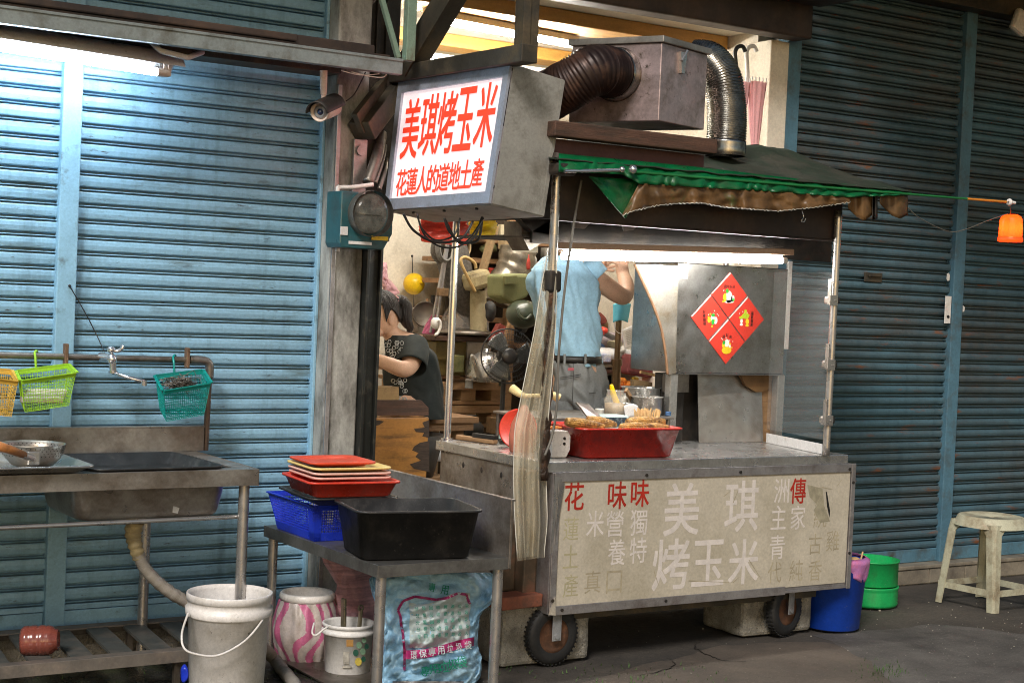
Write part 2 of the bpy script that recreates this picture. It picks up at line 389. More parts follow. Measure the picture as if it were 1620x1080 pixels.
def skin_mesh(name, chains, mat, parent, sub=2, mods=None):
    """one continuous body: chains = list of [(point, radius), ...]; a chain starts at an existing point when given its index"""
    me = bpy.data.meshes.new(name); vs, es, rad = [], [], []
    for ch in chains:
        prev = None
        for it in ch:
            if isinstance(it, int): prev = it; continue
            vs.append(V(it[0])); rad.append(it[1])
            if prev is not None: es.append((prev, len(vs) - 1))
            prev = len(vs) - 1
    wo = V(parent["worg"])
    me.from_pydata([v - wo for v in vs], es, [])
    o = bpy.data.objects.new(name, me); COL.objects.link(o)
    md = o.modifiers.new("skin", 'SKIN'); md.use_smooth_shade = True
    for i, sv in enumerate(me.skin_vertices[0].data):
        r = rad[i]; sv.radius = r if isinstance(r, tuple) else (r, r)
    me.skin_vertices[0].data[0].use_root = True
    o.modifiers.new("sub", 'SUBSURF').levels = sub
    dg = bpy.context.evaluated_depsgraph_get()
    nm = bpy.data.meshes.new_from_object(o.evaluated_get(dg)); bpy.data.objects.remove(o)
    nm.name = name; nm.materials.clear(); nm.materials.append(mat)
    for p in nm.polygons: p.use_smooth = True
    o = bpy.data.objects.new(name, nm); COL.objects.link(o); o.parent = parent; o["worg"] = tuple(wo)
    return o
def loft(b, rings, n=28, fold=0, fs=14, seed=1, caps=True, sq=1.0, ref=0, crease=0, cs=(7, 7, 3)):
    """rings: (centre, half axis a, half axis b)"""
    L = []
    if ref:
        A = [bez([r_[k] for r_ in rings], ref) for k in range(3)]; rings = list(zip(*A))
    for c, a, q in rings:
        c, a, q = V(c), V(a), V(q); r_ = []
        for i in range(n):
            t = 2 * math.pi * i / n; cx, sy_ = math.cos(t), math.sin(t)
            cx, sy_ = math.copysign(abs(cx) ** sq, cx), math.copysign(abs(sy_) ** sq, sy_)
            p = c + a * cx + q * sy_; k = 1 + fold * nz(p * fs, 1, seed)
            if crease: s3 = V((p.x * cs[0] + p.z * 2.5, p.y * cs[1], p.z * cs[2] + p.x * 2)); k += crease * (.35 - abs(nz(s3, 1, seed + 4)) - .5 * abs(nz(s3 * 2.3, 1, seed + 9)))
            r_.append(b.v(c + (p - c) * k))
        L.append(r_)
    b.skinrings(L)
    if caps: b.f(L[0][::-1]); b.f(L[-1])
    return b
# ================================================================== SETTING
W = 6.38
def gfn(u, v):
    x = -6 + 26 * u; y = -3 + 9.6 * v
    return V((x, y, .010 * nz((x * 1.3, y * 1.3, 0)) + .004 * nz((x * 5, y * 5, 1)) - .008))
b = B(); b.grid(gfn, 150, 70)
gr = struct("street", b, m_asph)
b = B(); b.grid(lambda u, v: V((-40 + 100 * u, -60 + 57.0 * v, -.02)), 4, 4); struct("ground", b, m_asph)

# step under the shutters
b = B(); b.bb((5.86, 6.30, -.05), (12, 6.8, .085))
st = thing("tiled_step", "low tan tiled step running under the shutters behind the plastic stool", "step", (5.86, 6.4, 0))
part(st, "step_core", b, m_conc)
b = B()
x = 5.87
while x < 12: b.bb((x, 6.288, 0), (x + .296, 6.3, .083), .003); x += .302
part(st, "tile", b, m_tile)
b = B(); b.bb((5.86, 6.28, .087), (12, 6.72, .108), .004); part(st, "step_edge", b, m_tile)
b = B(); b.bb((-2, 6.30, -.05), (3.3, 6.8, .125)); 
sl = solo("concrete_sill", "dirty concrete sill under the blue shutter behind the slatted rack", "sill", b, m_conc, (1, 6.4, 0))

# roller shutters
P_FLAT = ((0, 0), (.004, -.0025), (.022, -.0045), (.038, -.0025), (.0432, 0), (.0437, .030), (.0490, .030), (.0495, .001), (.0518, -.003), (.0541, .001), (.0546, .030), (.0632, .030), (.0640, .003))
P_BULGE = ((0, .001), (.004, -.005), (.014, -.0085), (.024, -.009), (.034, -.006), (.0395, .001), (.0400, .022), (.0455, .022), (.0462, .002), (.0492, -.002), (.0522, .002), (.0530, .022), (.0630, .022), (.0640, .008))
def curtain(x0, x1, z0, z1, phase):
    b = B(); p = .0652; prof = []
    z = phase
    while z > z0: z -= p
    while z < z1 + p:
        for dz, dy in (P_FLAT if x0 < 3 else P_BULGE):
            prof.append((dy, z + dz))
        z += p
    prof = [(dy, z) for dy, z in prof if z0 <= z <= z1]
    n = 30
    cols = []
    for i in range(n + 1):
        xx = x0 + (x1 - x0) * i / n
        cols.append([b.v((xx, W + dy + (.0015 if x0 < 3 else .003) * nz((xx * 2, z * 6, 3)) + .002 * nz((xx * 5, z * 15, 7)) - .010 * max(0, nz((xx * 1.7, z * 3.1, 13 + x0)) - .28), z)) for dy, z in prof])
    for i in range(n):
        for j in range(len(prof) - 1): b.f([cols[i][j], cols[i + 1][j], cols[i + 1][j + 1], cols[i][j + 1]], False)
    return b
sh = []
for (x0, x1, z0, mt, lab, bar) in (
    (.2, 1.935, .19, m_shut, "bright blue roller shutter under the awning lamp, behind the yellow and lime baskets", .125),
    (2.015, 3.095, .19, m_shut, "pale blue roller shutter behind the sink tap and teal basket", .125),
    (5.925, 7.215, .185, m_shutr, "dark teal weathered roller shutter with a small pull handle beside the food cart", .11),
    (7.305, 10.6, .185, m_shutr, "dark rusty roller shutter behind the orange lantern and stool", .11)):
    t = thing("roller_shutter", lab, "roller shutter", ((x0 + x1) / 2, W, bar), "roller shutters closing the shopfronts")
    part(t, "slat_curtain", curtain(x0 - .01, x1 + .01, z0, 3.34, 2.388 if x0 < 3 else 2.73), mt)
    b = B(); b.bb((x0 + .002, W - .012, bar), (x1 - .002, W + .02, z0), .003); part(t, "bottom_bar", b, m_post if mt is m_shut else m_postr)
    sh.append(t)
c = UY(1383, 440, W - .02); b = B()
b.bb((c.x - .07, W - .016, c.z - .022), (c.x + .07, W - .007, c.z + .03), .003); b.bb((c.x - .05, W - .03, c.z + .008), (c.x + .05, W - .016, c.z + .02), .003)
part(sh[2], "pull_handle", b, m_grimst)
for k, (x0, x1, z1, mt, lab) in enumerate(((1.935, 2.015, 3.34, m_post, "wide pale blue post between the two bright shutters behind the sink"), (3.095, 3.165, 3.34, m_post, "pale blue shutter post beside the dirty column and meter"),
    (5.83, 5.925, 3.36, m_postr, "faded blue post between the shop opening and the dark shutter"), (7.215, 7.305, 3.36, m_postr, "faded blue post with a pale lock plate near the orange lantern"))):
    t = thing("shutter_post", lab, "shutter post", ((x0 + x1) / 2, W - .03, .11), "blue posts between the roller shutters")
    b = B(); b.bb((x0, W - .035, .1), (x1, W + .05, z1), .004)
    if k == 1: b.bb((3.085, W - .05, .1), (3.099, W - .0355, z1), .003)
    part(t, "channel", b, mt)
    if k == 3:
        c = UY(1500, 490, W - .04); b = B(); b.box((c.x, W - .037, c.z), (.05, .006, .16), .002); part(t, "lock_plate", b, m_white)
        b = B(); b.cyl((c.x, W - .046, c.z - .04), (c.x, W - .039, c.z - .04), .009); part(t, "keyhole", b, m_blackm)
# column beside the opening
t = thing("concrete_column", "grimy white painted column beside the black channel and the meter", "column", (3.235, 6.3, 0))
b = B(); b.bb((3.10, 6.24, 0), (3.262, 6.343, 3.4), .008); b.bb((3.168, 6.3435, 0), (3.262, 6.55, 3.4)); part(t, "shaft", b, m_colw)
b = B(); b.bb((3.102, 6.225, 0), (3.122, 6.2385, 2.45), .002); part(t, "corner_strip", b, m_alu)
b = B(); b.bb((3.185, 6.215, 1.98), (3.25, 6.2385, 2.22), .002); b.cyl((3.215, 6.2, 2.17), (3.215, 6.214, 2.17), .022); part(t, "strap", b, m_alu)
t = thing("door_channel", "tall black steel channel standing at the edge of the shop opening", "door channel", (3.31, 6.3, 0))
b = B(); b.bb((3.264, 6.2, 0), (3.28, 6.33, 1.76), .003); b.bb((3.28, 6.222, 0), (3.332, 6.24, 1.76), .003); b.bb((3.332, 6.2, 0), (3.345, 6.29, 1.76), .003); part(t, "rail", b, m_blackch)

# the shop room
t = thing("shop_room", "lit cream shop room open to the street between the shutters", "shop", (4.6, 7.7, 0))
XL, XR, YB, CZ = 3.20, 5.80, 8.75, 3.06
b = B(); b.bb((XL - .3, YB, 0), (XR + .4, YB + .1, CZ + .3)); part(t, "back_wall", b, m_plast)
b = B(); b.bb((XL - .15, 6.56, 0), (XL, YB, CZ + .3)); b.bb((XR, 6.56, 0), (XR + .1, YB, CZ + .3)); part(t, "side_wall", b, m_plast)
b = B(); b.bb((XL - .2, 6.33, CZ), (XR + .15, YB, CZ + .04))
b.bb((XL, 7.28, CZ - .004), (XR, 7.286, CZ - .001)); cl = part(t, "ceiling", b, m_ceil)
b = B(); b.bb((XL, 6.33, -.02), (XR, YB, .15)); part(t, "floor", b, m_tile)
b = B()
for yy, ww in ((6.80, .26), (7.92, .2)): b.bb((XL + .01, yy, CZ - .075), (XR - .01, yy + ww, CZ - .002), .004)
part(t, "ceiling_batten", b, m_batten)
b = B(); b.bb((5.70, 6.34, .1), (5.83, 6.56, 2.98), .006); part(t, "door_pillar", b, m_plast)
b = B(); b.bb((3.10, 6.42, 2.46), (3.50, 6.5, 3.4)); 
for k in range(6): b.bb((3.17 + k * .05, 6.40, 2.5), (3.19 + k * .05, 6.425, 3.3), .003)
part(t, "transom_panel", b, m_blackm)
b = B(); b.poly([(5.698, 6.36, 2.36), (5.698, 6.36, 2.20), (5.698, 6.54, 2.20)]); part(t, "pillar_dark_triangle", b, m_colw)  # darker triangle on the pillar's inner side
# lintel over the opening and roof canopies, one of them added for shade
b = B(); b.bb((3.0, 6.20, 2.985), (5.86, 6.33, 3.30), .01); b.bb((3.0, 5.9, 3.16), (5.9, 6.2, 3.20))
solo("lintel_beam", "dark grimy lintel beam above the lit shop opening", "beam", b, m_darkbrown, (4.4, 6.3, 3))
t = thing("shop_canopy", "dark overhanging canopy above the teal shutters", "canopy", (8, 6, 3.3))
b = B(); b.bb((5.75, 6.24, 3.33), (11, 6.36, 3.46), .004); part(t, "fascia_rail", b, m_grimst)
b = B(); b.bb((5.7, 4.7, 3.50), (11, 6.5, 3.53)); part(t, "roof_sheet", b, m_blackm)  # sheet extended out of view to shade the shutters below
q = UY(1614, 36, 6.2); b = B(); b.box(q, (.12, .05, .14), .02, M3=Matrix.Rotation(.4, 3, "Y")); part(t, "bracket", b, m_white)
b = B(); b.bb((-1.5, 5.55, 3.42), (3.15, 6.5, 3.46)); solo("unseen_awning", "narrow unseen awning added to shade the tops of the blue shutters", "awning", b, m_darkbrown, (1, 6, 3.4))  # added out of view to keep the fill light off the upper shutter
b = B(); b.bb((-.5, 6.5, 0), (3.1, 6.6, 4)); b.bb((5.9, 6.5, 0), (11, 6.6, 4)); b.bb((-.5, 6.5, 3.4), (11, 6.6, 5))
solo("facade_wall", "plain dark wall behind the roller shutters", "wall", b, m_conc, (4, 6.5, 0))

# awning over the sink
t = thing("steel_awning", "long grey steel awning over the sink and the blue shutters", "awning", (2, 5.9, 2.5))
b = B(); b.bb((-.5, 5.89, 2.475), (3.232, 5.905, 2.535), .002); b.bb((-.5, 5.905, 2.475), (3.232, 5.93, 2.479)); b.bb((-.5, 5.885, 2.529), (3.232, 5.93, 2.541), .002)
part(t, "fascia", b, M("grey green fascia paint", (.27, .31, .31), .45, .3, .15, 6, dirt=(.14, .14, .12), da=.4, ds=8))
b = B(); b.bb((-.5, 5.91, 2.545), (3.18, 6.30, 2.553)); b.bb((-.5, 5.90, 2.556), (2.75, 5.97, 2.585), .006); b.bb((-.5, 5.99, 2.556), (3.15, 6.03, 2.60), .006); part(t, "roof_sheet", b, m_darkbrown)
b = B(); b.bb((-.5, 6.16, 2.487), (3.08, 6.32, 2.53), .003); part(t, "back_rail", b, m_grimst)
b = B()
b.tube([(2.16, 6.0, 2.50), (2.20, 5.98, 2.46), (2.32, 6.0, 2.45), (2.40, 6.05, 2.487)], .012, 8); part(t, "bracket", b, m_lampw)
b = B()
b.tube(bez([UY(556, 114, 5.93), UY(585, 121, 5.93), UY(607, 122, 5.93), UY(613, 112, 5.93)], 6), .0025, 6)
b.tube(bez([UY(540, 112, 5.93), UY(570, 119, 5.93), UY(600, 117, 5.93)], 6), .002, 6); part(t, "loose_wire", b, m_white)

# steel frame carrying the lightbox
t = thing("steel_gantry", "grimy steel frame of beam, post and braces carrying the sign", "gantry", (3.4, 5.8, 2.5))
b = B(); p0, p1 = UX(520, 138, 3.4), UX(838, 85, 3.4); b.beam(p0, p1, .075, .07, bev=.004); part(t, "beam", b, m_grimst)
b = B(); q = UY(829, 96, 5.33); b.bb((q.x - .028, 5.30, q.z - .01), (q.x + .045, 5.37, 3.6), .004); b.bb((q.x - .035, 5.292, q.z - .01), (q.x - .0, 5.2985, 3.6), .001); part(t, "post", b, m_grimst)
b = B(); b.beam(UX(572, 208, 3.20), UX(648, 108, 3.52), .11, .09, bev=.004); b.beam(UX(566, 196, 3.17), UX(640, 100, 3.49), .03, .10, bev=.002); part(t, "lower_brace", b, m_grimst)
b = B(); b.beam(UX(640, 118, 3.42), UX(722, -20, 3.42), .10, .09, bev=.004); b.beam(UX(636, 108, 3.36), UX(712, -20, 3.36), .012, .10); part(t, "upper_brace", b, m_grimst)
t = thing("green_strut", "peeling pale green steel upright above the awning end", "strut", tuple(UY(646, 95, 5.95)))
q = UY(646, 97, 5.95); b = B(); b.bb((q.x - .022, 5.93, q.z), (q.x + .022, 5.97, 3.5), .003); part(t, "upright", b, m_greenst)
b = B(); b.beam(UY(630, 92, 5.99), UY(602, -8, 5.99), .022, .022, bev=.002); part(t, "diagonal", b, m_greenst)
b = B(); b.tube(bez([UY(548, 75, 6.3), UY(536, 42, 6.3), UY(560, 25, 6.3), UY(590, 2, 6.3), UY(600, -15, 6.3)], 6), .009, 8)
solo("brown_cable", "brown cable looping above the awning end", "cable", b, m_darkbrown, tuple(UY(548, 75, 6.3)))
b = B()
for k, (x0, y0, x1, y1) in enumerate(((582, 290, 606, 200), (594, 290, 612, 215), (600, 300, 612, 240))):
    b.tube(bez([UY(x0, y0, 6.15), UY((x0 + x1) / 2 + 3, (y0 + y1) / 2, 6.2), UY(x1, y1, 6.30)], 6), (.026, .008, .010)[k], 10)
solo("conduit_bundle", "bundle of metal conduits rising from the meter behind the sign", "conduit", b, m_steeld, tuple(UY(585, 290, 6.15)))
b = B(); b.tube(bez([UY(534, 398, 6.15), UY(534, 305, 6.15), UY(538, 297, 6.15), UY(560, 296, 6.13), UY(590, 292, 6.13)], 6), .010, 8)
solo("cream_conduit", "thin cream conduit bent over the teal meter box", "conduit", b, m_white, tuple(UY(534, 398, 6.15)))
b = B()
b.bb((3.265, 6.25, 1.78), (3.40, 6.33, 2.5), .004)
solo("junction_panel", "dark wiring panel hidden behind the lightbox sign", "panel", b, m_blackm, (3.33, 6.29, 1.8))

# electricity meter
q0 = UY(532, 302, 6.1); q1 = UY(608, 396, 6.1)
t = thing("electricity_meter", "teal electricity meter box with round glass cover on the column", "meter", tuple(UY(568, 398, 6.14)))
b = B()
pf = [(q0.x, q0.z), (q0.x + .085, q0.z), (q0.x + .085, q0.z - .05), (q1.x + .01, q0.z - .06), (q1.x + .01, q1.z + .07), (q1.x - .03, q1.z), (q0.x + .01, q1.z), (q0.x, q1.z + .02)]
b.prism([(x, 6.05, z) for x, z in pf], (0, .14, 0)); part(t, "case", b, m_meter, [BEV(.006)])
c = UY(590, 338, 6.0); b = B(); b.lathe([(.098, 0), (.1, .03), (.098, .05)], (c.x, 6.045, c.z), 40, (0, -1, 0)); part(t, "bezel_ring", b, m_steeld)
b = B(); b.lathe([(.09, 0), (.082, .018), (.06, .030), (.03, .035), (.0, .036)], (c.x, 6.015, c.z), 40, (0, -1, 0)); part(t, "glass_cover", b, M("dark glass dome", (.10, .105, .09), .12, 0, .4, 14, dirt=(.26, .25, .22), da=.5, ds=16, alpha=.32))
b = B(); b.cyl((c.x, 6.046, c.z), (c.x, 6.036, c.z), .085, n=32); b.box((c.x, 6.034, c.z + .01), (.11, .006, .03), .002); part(t, "dial", b, M("grey meter dial", (.13, .14, .12), .6, 0, .5, 30, dirt=(.03, .035, .03), da=.5, ds=20))
for (x0, y0, x1, y1, mt, nm) in ((552, 381, 588, 388, m_paper, "data_strip"), (588, 373, 614, 381, M("yellow sticker", (.75, .5, .02), .5), "warning_sticker"), (539, 358, 550, 372, m_paper, "seal_sticker")):
    a, c2 = UY(x0, y0, 6.045), UY(x1, y1, 6.045); b = B(); b.bb((a.x, 6.0445, a.z), (c2.x, 6.0485, c2.z)); part(t, nm, b, mt)

# security camera
t = thing("security_camera", "white bullet security camera with dark hood hanging from the awning", "camera", tuple(UY(514, 113, 6.0)))
q = UY(512, 112, 6.0); r0 = UY(512, 150, 6.0); b = B(); b.cyl(q, r0, .016, .014); b.cyl(r0, r0 + V((0, 0, -.02)), .011); part(t, "mount", b, M("pale pink beige paint", (.6, .45, .38), .5))
a = UY(505, 178, 5.93); e = UY(548, 160, 6.12); ax = (e - a).normalized(); b = B()
b.lathe([(.0, .012), (.030, .012), (.036, 0), (.040, 0), (.040, .15), (.033, .165), (.0, .167)], a, 28, ax); part(t, "body", b, M("camera housing", (.62, .50, .42), .4, 0, .08, 8))
b = B(); sd = ax.cross(V((0, 0, 1))).normalized(); uu = sd.cross(ax)
b.grid(lambda u, v: a + ax * (-.03 + .2 * u) + sd * (.047 * math.cos(math.pi * v)) + uu * (.047 * math.sin(math.pi * v) + .004 * u), 6, 14); part(t, "hood", b, m_blackm, [SOL(.004)])
b = B(); b.lathe([(.014, -.001), (.02, -.004), (.026, -.001), (.029, .004)], a + ax * .008, 28, ax); part(t, "lens_ring", b, m_alu)
b = B(); b.ball(a + ax * .012, .014, n=14, k=8); part(t, "lens", b, M("blue black lens", (.02, .04, .12), .1, coat=1))
b = B(); b.tube(bez([e, UY(560, 150, 6.15), UY(572, 128, 6.1), UY(578, 115, 6.0)], 6), .003, 6); part(t, "cable", b, m_cable)

# fluorescent lamp over the sink
t = thing("tube_light", "white strip light glowing under the awning over the sink", "strip light", (1.5, 6.1, 2.44))
x1 = 2.285; x0 = 1.05
p = lambda x: 2.395 + (x - 2.2) * (-.035)
b = B(); b.grid(lambda u, v: V((x0 + (x1 + .035 - x0) * u, 6.02 + .15 * v, p(x0 + (x1 - x0) * u) + .085 - .062 * abs(2 * v - 1) ** 1.4)), 2, 12); b.bb((x0, 6.05, p(x0) + .05), (x0 + .01, 6.14, p(x0) + .07)); part(t, "reflector", b, m_lampw, [SOL(.003)])
b = B(); b.cyl((x0 + .03, 6.095, p(x0) + .0), (x1 - .055, 6.095, p(x1)), .016, n=16); part(t, "tube", b, m_tube)
b = B(); b.cyl((x1 - .055, 6.095, p(x1)), (x1 - .008, 6.095, p(x1)), .0165); b.bb((x1 - .012, 6.085, p(x1) - .012), (x1 + .002, 6.105, p(x1) + .06), .002); b.bb((x1 - .03, 6.088, p(x1) + .012), (x1 - .01, 6.10, p(x1) + .05), .002); part(t, "end_cap", b, M("warm lamp holder", (.55, .42, .34), .5))
# ceiling lamps
for k, (px0, py0, px1, py1, zz, lab) in enumerate(((672, 29, 911, 73, 2.93, "long strip light glowing on the shop ceiling"), (664, 99, 700, 104, 2.80, "short strip light glimpsed above the sign beam"))):
    a, c2 = UZ(px0, py0, zz), UZ(px1, py1, zz)
    if k: a, c2 = UZ(640, 94, 2.80), UZ(640, 94, 2.80) + V((1.2, 0, 0))
    t = thing("ceiling_light", lab, "strip light", tuple((a + c2) / 2), "strip lights on the shop ceiling")
    d = (c2 - a).normalized()
    b = B(); b.cyl(a, c2 - d * .03, .015); part(t, "tube", b, m_tubew)
    b = B(); b.beam(a + V((0, 0, .035)), c2 + V((0, 0, .035)), .05, .035, bev=.004); b.box(c2 + V((0, 0, .0)), (.03, .03, .06), .003); part(t, "housing", b, m_lampw)
# ================================================================== LIGHTBOX SIGN
t = thing("lightbox_sign", "tilted lit white lightbox sign with red Chinese lettering", "sign", tuple(UX(778, 335, 3.4)))
TL, TR, BR, BL = UX(635, 132, 3.40), UX(812, 103, 3.42), UX(778, 322, 3.36), UX(612, 333, 3.34)
a = UY(890, 125, TR.y + .02); a2 = UY(862, 345, BR.y + .02)
dep = ((a - TR) + (a2 - BR)) / 2
nrm = (TR - TL).cross(BL - TL).normalized()
if nrm.x > 0: nrm = -nrm
def sp(u, v, push=0): return (TL * (1 - u) + TR * u) * (1 - v) + (BL * (1 - u) + BR * u) * v + nrm * push
b = B()
cr = [TL, TR, BR, BL]; bk = [p_ + dep for p_ in cr]
for i in range(4): b.prism([cr[i], cr[(i + 1) % 4], bk[(i + 1) % 4], bk[i]], nrm * 0 + ((cr[i] + cr[(i + 1) % 4]) / 2 - (TL + BR) / 2).normalized() * .004)
b.prism(bk, dep.normalized() * .004); part(t, "case", b, m_galv)
b = B(); b.grid(lambda u, v: sp(.02 + .96 * u, .02 + .96 * v, .003), 4, 4, False); part(t, "face_panel", b, m_signface)
b = B(); w1, w2 = .045, .085
for P4 in (((0, 0), (1, 0), (1, w2), (0, w2)), ((0, 1 - w2), (1, 1 - w2), (1, 1), (0, 1)), ((0, w2), (w1, w2), (w1, 1 - w2), (0, 1 - w2)), ((1 - w1, w2), (1, w2), (1, 1 - w2), (1 - w1, 1 - w2))):
    b.prism([sp(u, v, .004) for u, v in P4], nrm * .012)
part(t, "trim", b, M("bluish aluminium trim", (.42, .46, .55), .4, .4, .1, 8, dirt=(.3, .3, .33), da=.3, ds=9))
b = B()
ru = (TR - TL).normalized()
for i, ch in enumerate("美琪烤玉米"):
    u = (.165, .335, .50, .665, .845)[i]; v = .365 + (.012, .0, 0, -.01, -.02)[i]
    dv = (sp(u, .3) - sp(u, .5)).normalized()
    glyph(b, ch, sp(u, v, .007), (sp(u + .05, v) - sp(u - .05, v)).normalized(), dv, .136, .262, .038)
for i, ch in enumerate("花蓮人的道地土產"):
    u = .135 + i * .1015; v = .795 - i * .004
    dv = (sp(u, .3) - sp(u, .5)).normalized()
    glyph(b, ch, sp(u, v, .007), (sp(u + .05, v) - sp(u - .05, v)).normalized(), dv, .086, .116, .034)
part(t, "lettering", b, m_signred)
b = B()
for u, v in ((.02, .03), (.02, .88), (.35, .97), (.97, .05), (.97, .9)):
    q = (TR * (1 - v) + BR * v) + dep * u; nn = V((0, -1, 0)); b.cyl(q + nn * .002, q + nn * -.006, .008, n=10)
for u in (.2, .5, .8):
    q = (BL * (1 - u) + BR * u) + dep * .15; b.cyl(q, q + V((0, 0, -.012)), .007, n=10)
part(t, "bolt", b, m_blackm)
b = B()
q1, q2 = TR + dep * .93, BR + dep * .93; b.prism([q1, TR + dep, BR + dep, q2], V((0, -.006, 0)))
q1, q2 = TR + dep * .06, BR + dep * .06; b.prism([TR + dep * .004, q1, q2, BR + dep * .004], V((0, -.004, 0)))
part(t, "side_flange", b, m_galv)
# cables under the sign
cb = thing("hanging_cables", "loops of black cable sagging below the lightbox sign", "cable", tuple(UY(700, 345, 5.7)))
for i, (pts, r_) in enumerate((([(638, 338), (655, 365), (690, 383), (730, 377), (748, 350)], .0055), ([(660, 340), (672, 372), (700, 391), (735, 385), (765, 345)], .004),
    ([(703, 345), (712, 368), (735, 385), (752, 372), (762, 345)], .005), ([(728, 345), (718, 372), (690, 380), (668, 362), (660, 338)], .004), ([(704, 348), (722, 380), (738, 384), (757, 378), (763, 343)], .006))):
    b = B(); b.tube(bez([UY(x, y, 5.55 + .03 * i) for x, y in pts], 8), r_, 8); part(cb, "cable", b, m_cable)

# ================================================================== FOOD CART
ct = thing("food_cart", "stainless steel food cart with yellowed advertising board and poles", "food cart", (4.6, 5.9, 0))
CX0, CX1, CY0, CY1, CZT = 3.748, 5.50, 5.43, 6.36, .872
b = B(); b.bb((CX0, CY0, CZT - .045), (CX1, CY1, CZT), .004); part(ct, "counter", b, m_steelb)
b = B(); b.bb((CX0 + .012, CY0 + .09, .30), (CX1 - .03, CY1 - .03, CZT - .0455), .004); part(ct, "body", b, m_steel)
b = B()
for (x, y) in ((733, 735), (762, 743), (793, 751)):
    q = UX(x, y, CX0 + .012); b.ball((CX0 + .012, q.y, q.z), .014, (.25, .7, 1), 12, 8)
part(ct, "vent_hole", b, m_blackm)
b = B(); b.bb((CX0 + .0, CY0 + .07, .27), (CX1 - .02, CY1 - .03, .298), .004); b.bb((CX0 + .08, 5.5, .18), (CX1 - .1, 5.54, .268)); b.bb((CX0 + .08, 6.2, .18), (CX1 - .1, 6.24, .268)); part(ct, "chassis", b, m_grimst)
# front advertising board
PX0, PX1, PY, PZ0, PZ1 = 3.775, 5.535, 5.42, .228, .828
b = B(); b.bb((PX0, PY, PZ0), (PX1, PY + .10, PZ1), .004); part(ct, "board_box", b, m_alu)
b = B(); b.bb((PX0 + .03, PY - .004, PZ0 + .03), (PX1 - .03, PY - .0005, PZ1 - .03)); bd = part(ct, "advertising_board", b, m_board)
b = B(); fy = PY - .011
b.bb((PX0, fy, PZ1 - .038), (PX1, PY - .0045, PZ1 + .003), .002); b.bb((PX0, fy, PZ0 - .003), (PX1 - .42, PY - .0045, PZ0 + .036), .002); b.bb((PX1 - .42, fy, PZ0 + .004), (PX1, PY - .0045, PZ0 + .016), .001)
b.bb((PX0, fy - .001, PZ0), (PX0 + .032, PY - .0045, PZ1), .002); b.bb((PX1 - .026, fy - .001, PZ0), (PX1, PY - .0045, PZ1), .002)
part(ct, "board_trim", b, m_alu)
b = B()
for x, z in ((4.26, .808), (4.80, .808), (5.49, .805), (5.518, .74), (3.84, .247), (4.40, .247), (5.515, .40), (3.79, .29)): b.cyl((x, fy - .006, z), (x, fy - .0012, z), .007, n=10)
part(ct, "rivet", b, m_blackm)
b = B(); b.prism([(PX0 - .006, PY - .02, PZ1 - .01), (PX0 + .03, PY - .016, PZ1 - .02), (PX0 - .005, PY - .014, PZ0 + .26)], (.0, .003, 0)); b.prism([(PX0 + .012, PY - .026, PZ1 - .03), (PX0 + .05, PY - .013, PZ1 - .04), (PX0 + .012, PY - .014, PZ0 + .30)], (0, .003, 0))
b.prism([(PX0 - .004, PY - .014, PZ0 + .005), (PX0 + .028, PY - .022, PZ0 + .0), (PX0 + .026, PY - .016, PZ0 + .08)], (0, .003, 0)); part(ct, "peeling_trim", b, m_steelb)
RV, UV = V((1, 0, 0)), V((0, 0, 1))
def bchar(b, ch, x, y, h, wd=None, bold=.015):
    q = UY(x, y, PY - .006); s = h / 305.0
    glyph(b, ch, (q.x, PY - .0045, q.z), RV, UV, (wd or h) / 305.0, s, bold)
b = B()
for ch, x, y in (("花", 909, 785), ("味", 977, 783), ("味", 1013, 780), ("傳", 1263, 776)): bchar(b, ch, x, y, 36, 30, .02)
part(bd, "red_lettering", b, m_redpaint)
b = B()
for ch, x, y, h, w_ in (("美", 1079, 805, 70, 60), ("琪", 1174, 800, 70, 60), ("烤", 1062, 892, 68, 62), ("玉", 1121, 890, 62, 56), ("米", 1177, 888, 62, 54)): bchar(b, ch, x, y, h, w_, .022)
for ch, x, y in (("米", 942, 828), ("營", 973, 828), ("獨", 1011, 826), ("養", 976, 873), ("特", 1010, 870), ("洲", 1237, 776), ("主", 1232, 818), ("青", 1230, 865), ("家", 1263, 818)): bchar(b, ch, x, y, 34, 28, .01)
part(bd, "faded_lettering", b, m_ghost)
b = B()
for ch, x, y in (("真", 938, 920), ("口", 972, 920), ("代", 1226, 905), ("純", 1260, 902), ("香", 1290, 902), ("古", 1290, 860), ("雞", 1318, 855), ("統", 1298, 818)): bchar(b, ch, x, y, 30, 26, -.012)
for (xa, ya, xb, yb) in ((1035, 903, 1042, 925), (1090, 918, 1160, 921), (1160, 921, 1170, 912), (1185, 885, 1205, 916), (1160, 795, 1168, 775), (1145, 785, 1156, 776), (1300, 770, 1318, 774), (1290, 800, 1300, 782), (1325, 768, 1332, 758)):
    a, c2 = UY(xa, ya, PY - .006), UY(xb, yb, PY - .006); d = (c2 - a).normalized(); sd = d.cross(V((0, 1, 0))) * .0022
    b.poly([V((q.x, PY - .0052, q.z)) for q in (a - sd, a + sd, c2 + sd * .3, c2 - sd * .3)])
part(bd, "scratched_lettering", b, m_ghostd)
b = B()
for ch, x, y in (("蓮", 904, 836), ("土", 903, 880), ("產", 903, 926)): bchar(b, ch, x, y, 30, 24, -.004)
part(bd, "olive_lettering", b, m_olive)
b = B()
b.poly([V((UY(x, y, PY).x, PY - .0058, UY(x, y, PY).z)) for x, y in ((1305, 776), (1307, 778), (1312, 808), (1311, 818), (1307, 800))]); part(bd, "tear", b, M("torn black gap", (.008, .008, .008), .8))
b = B()
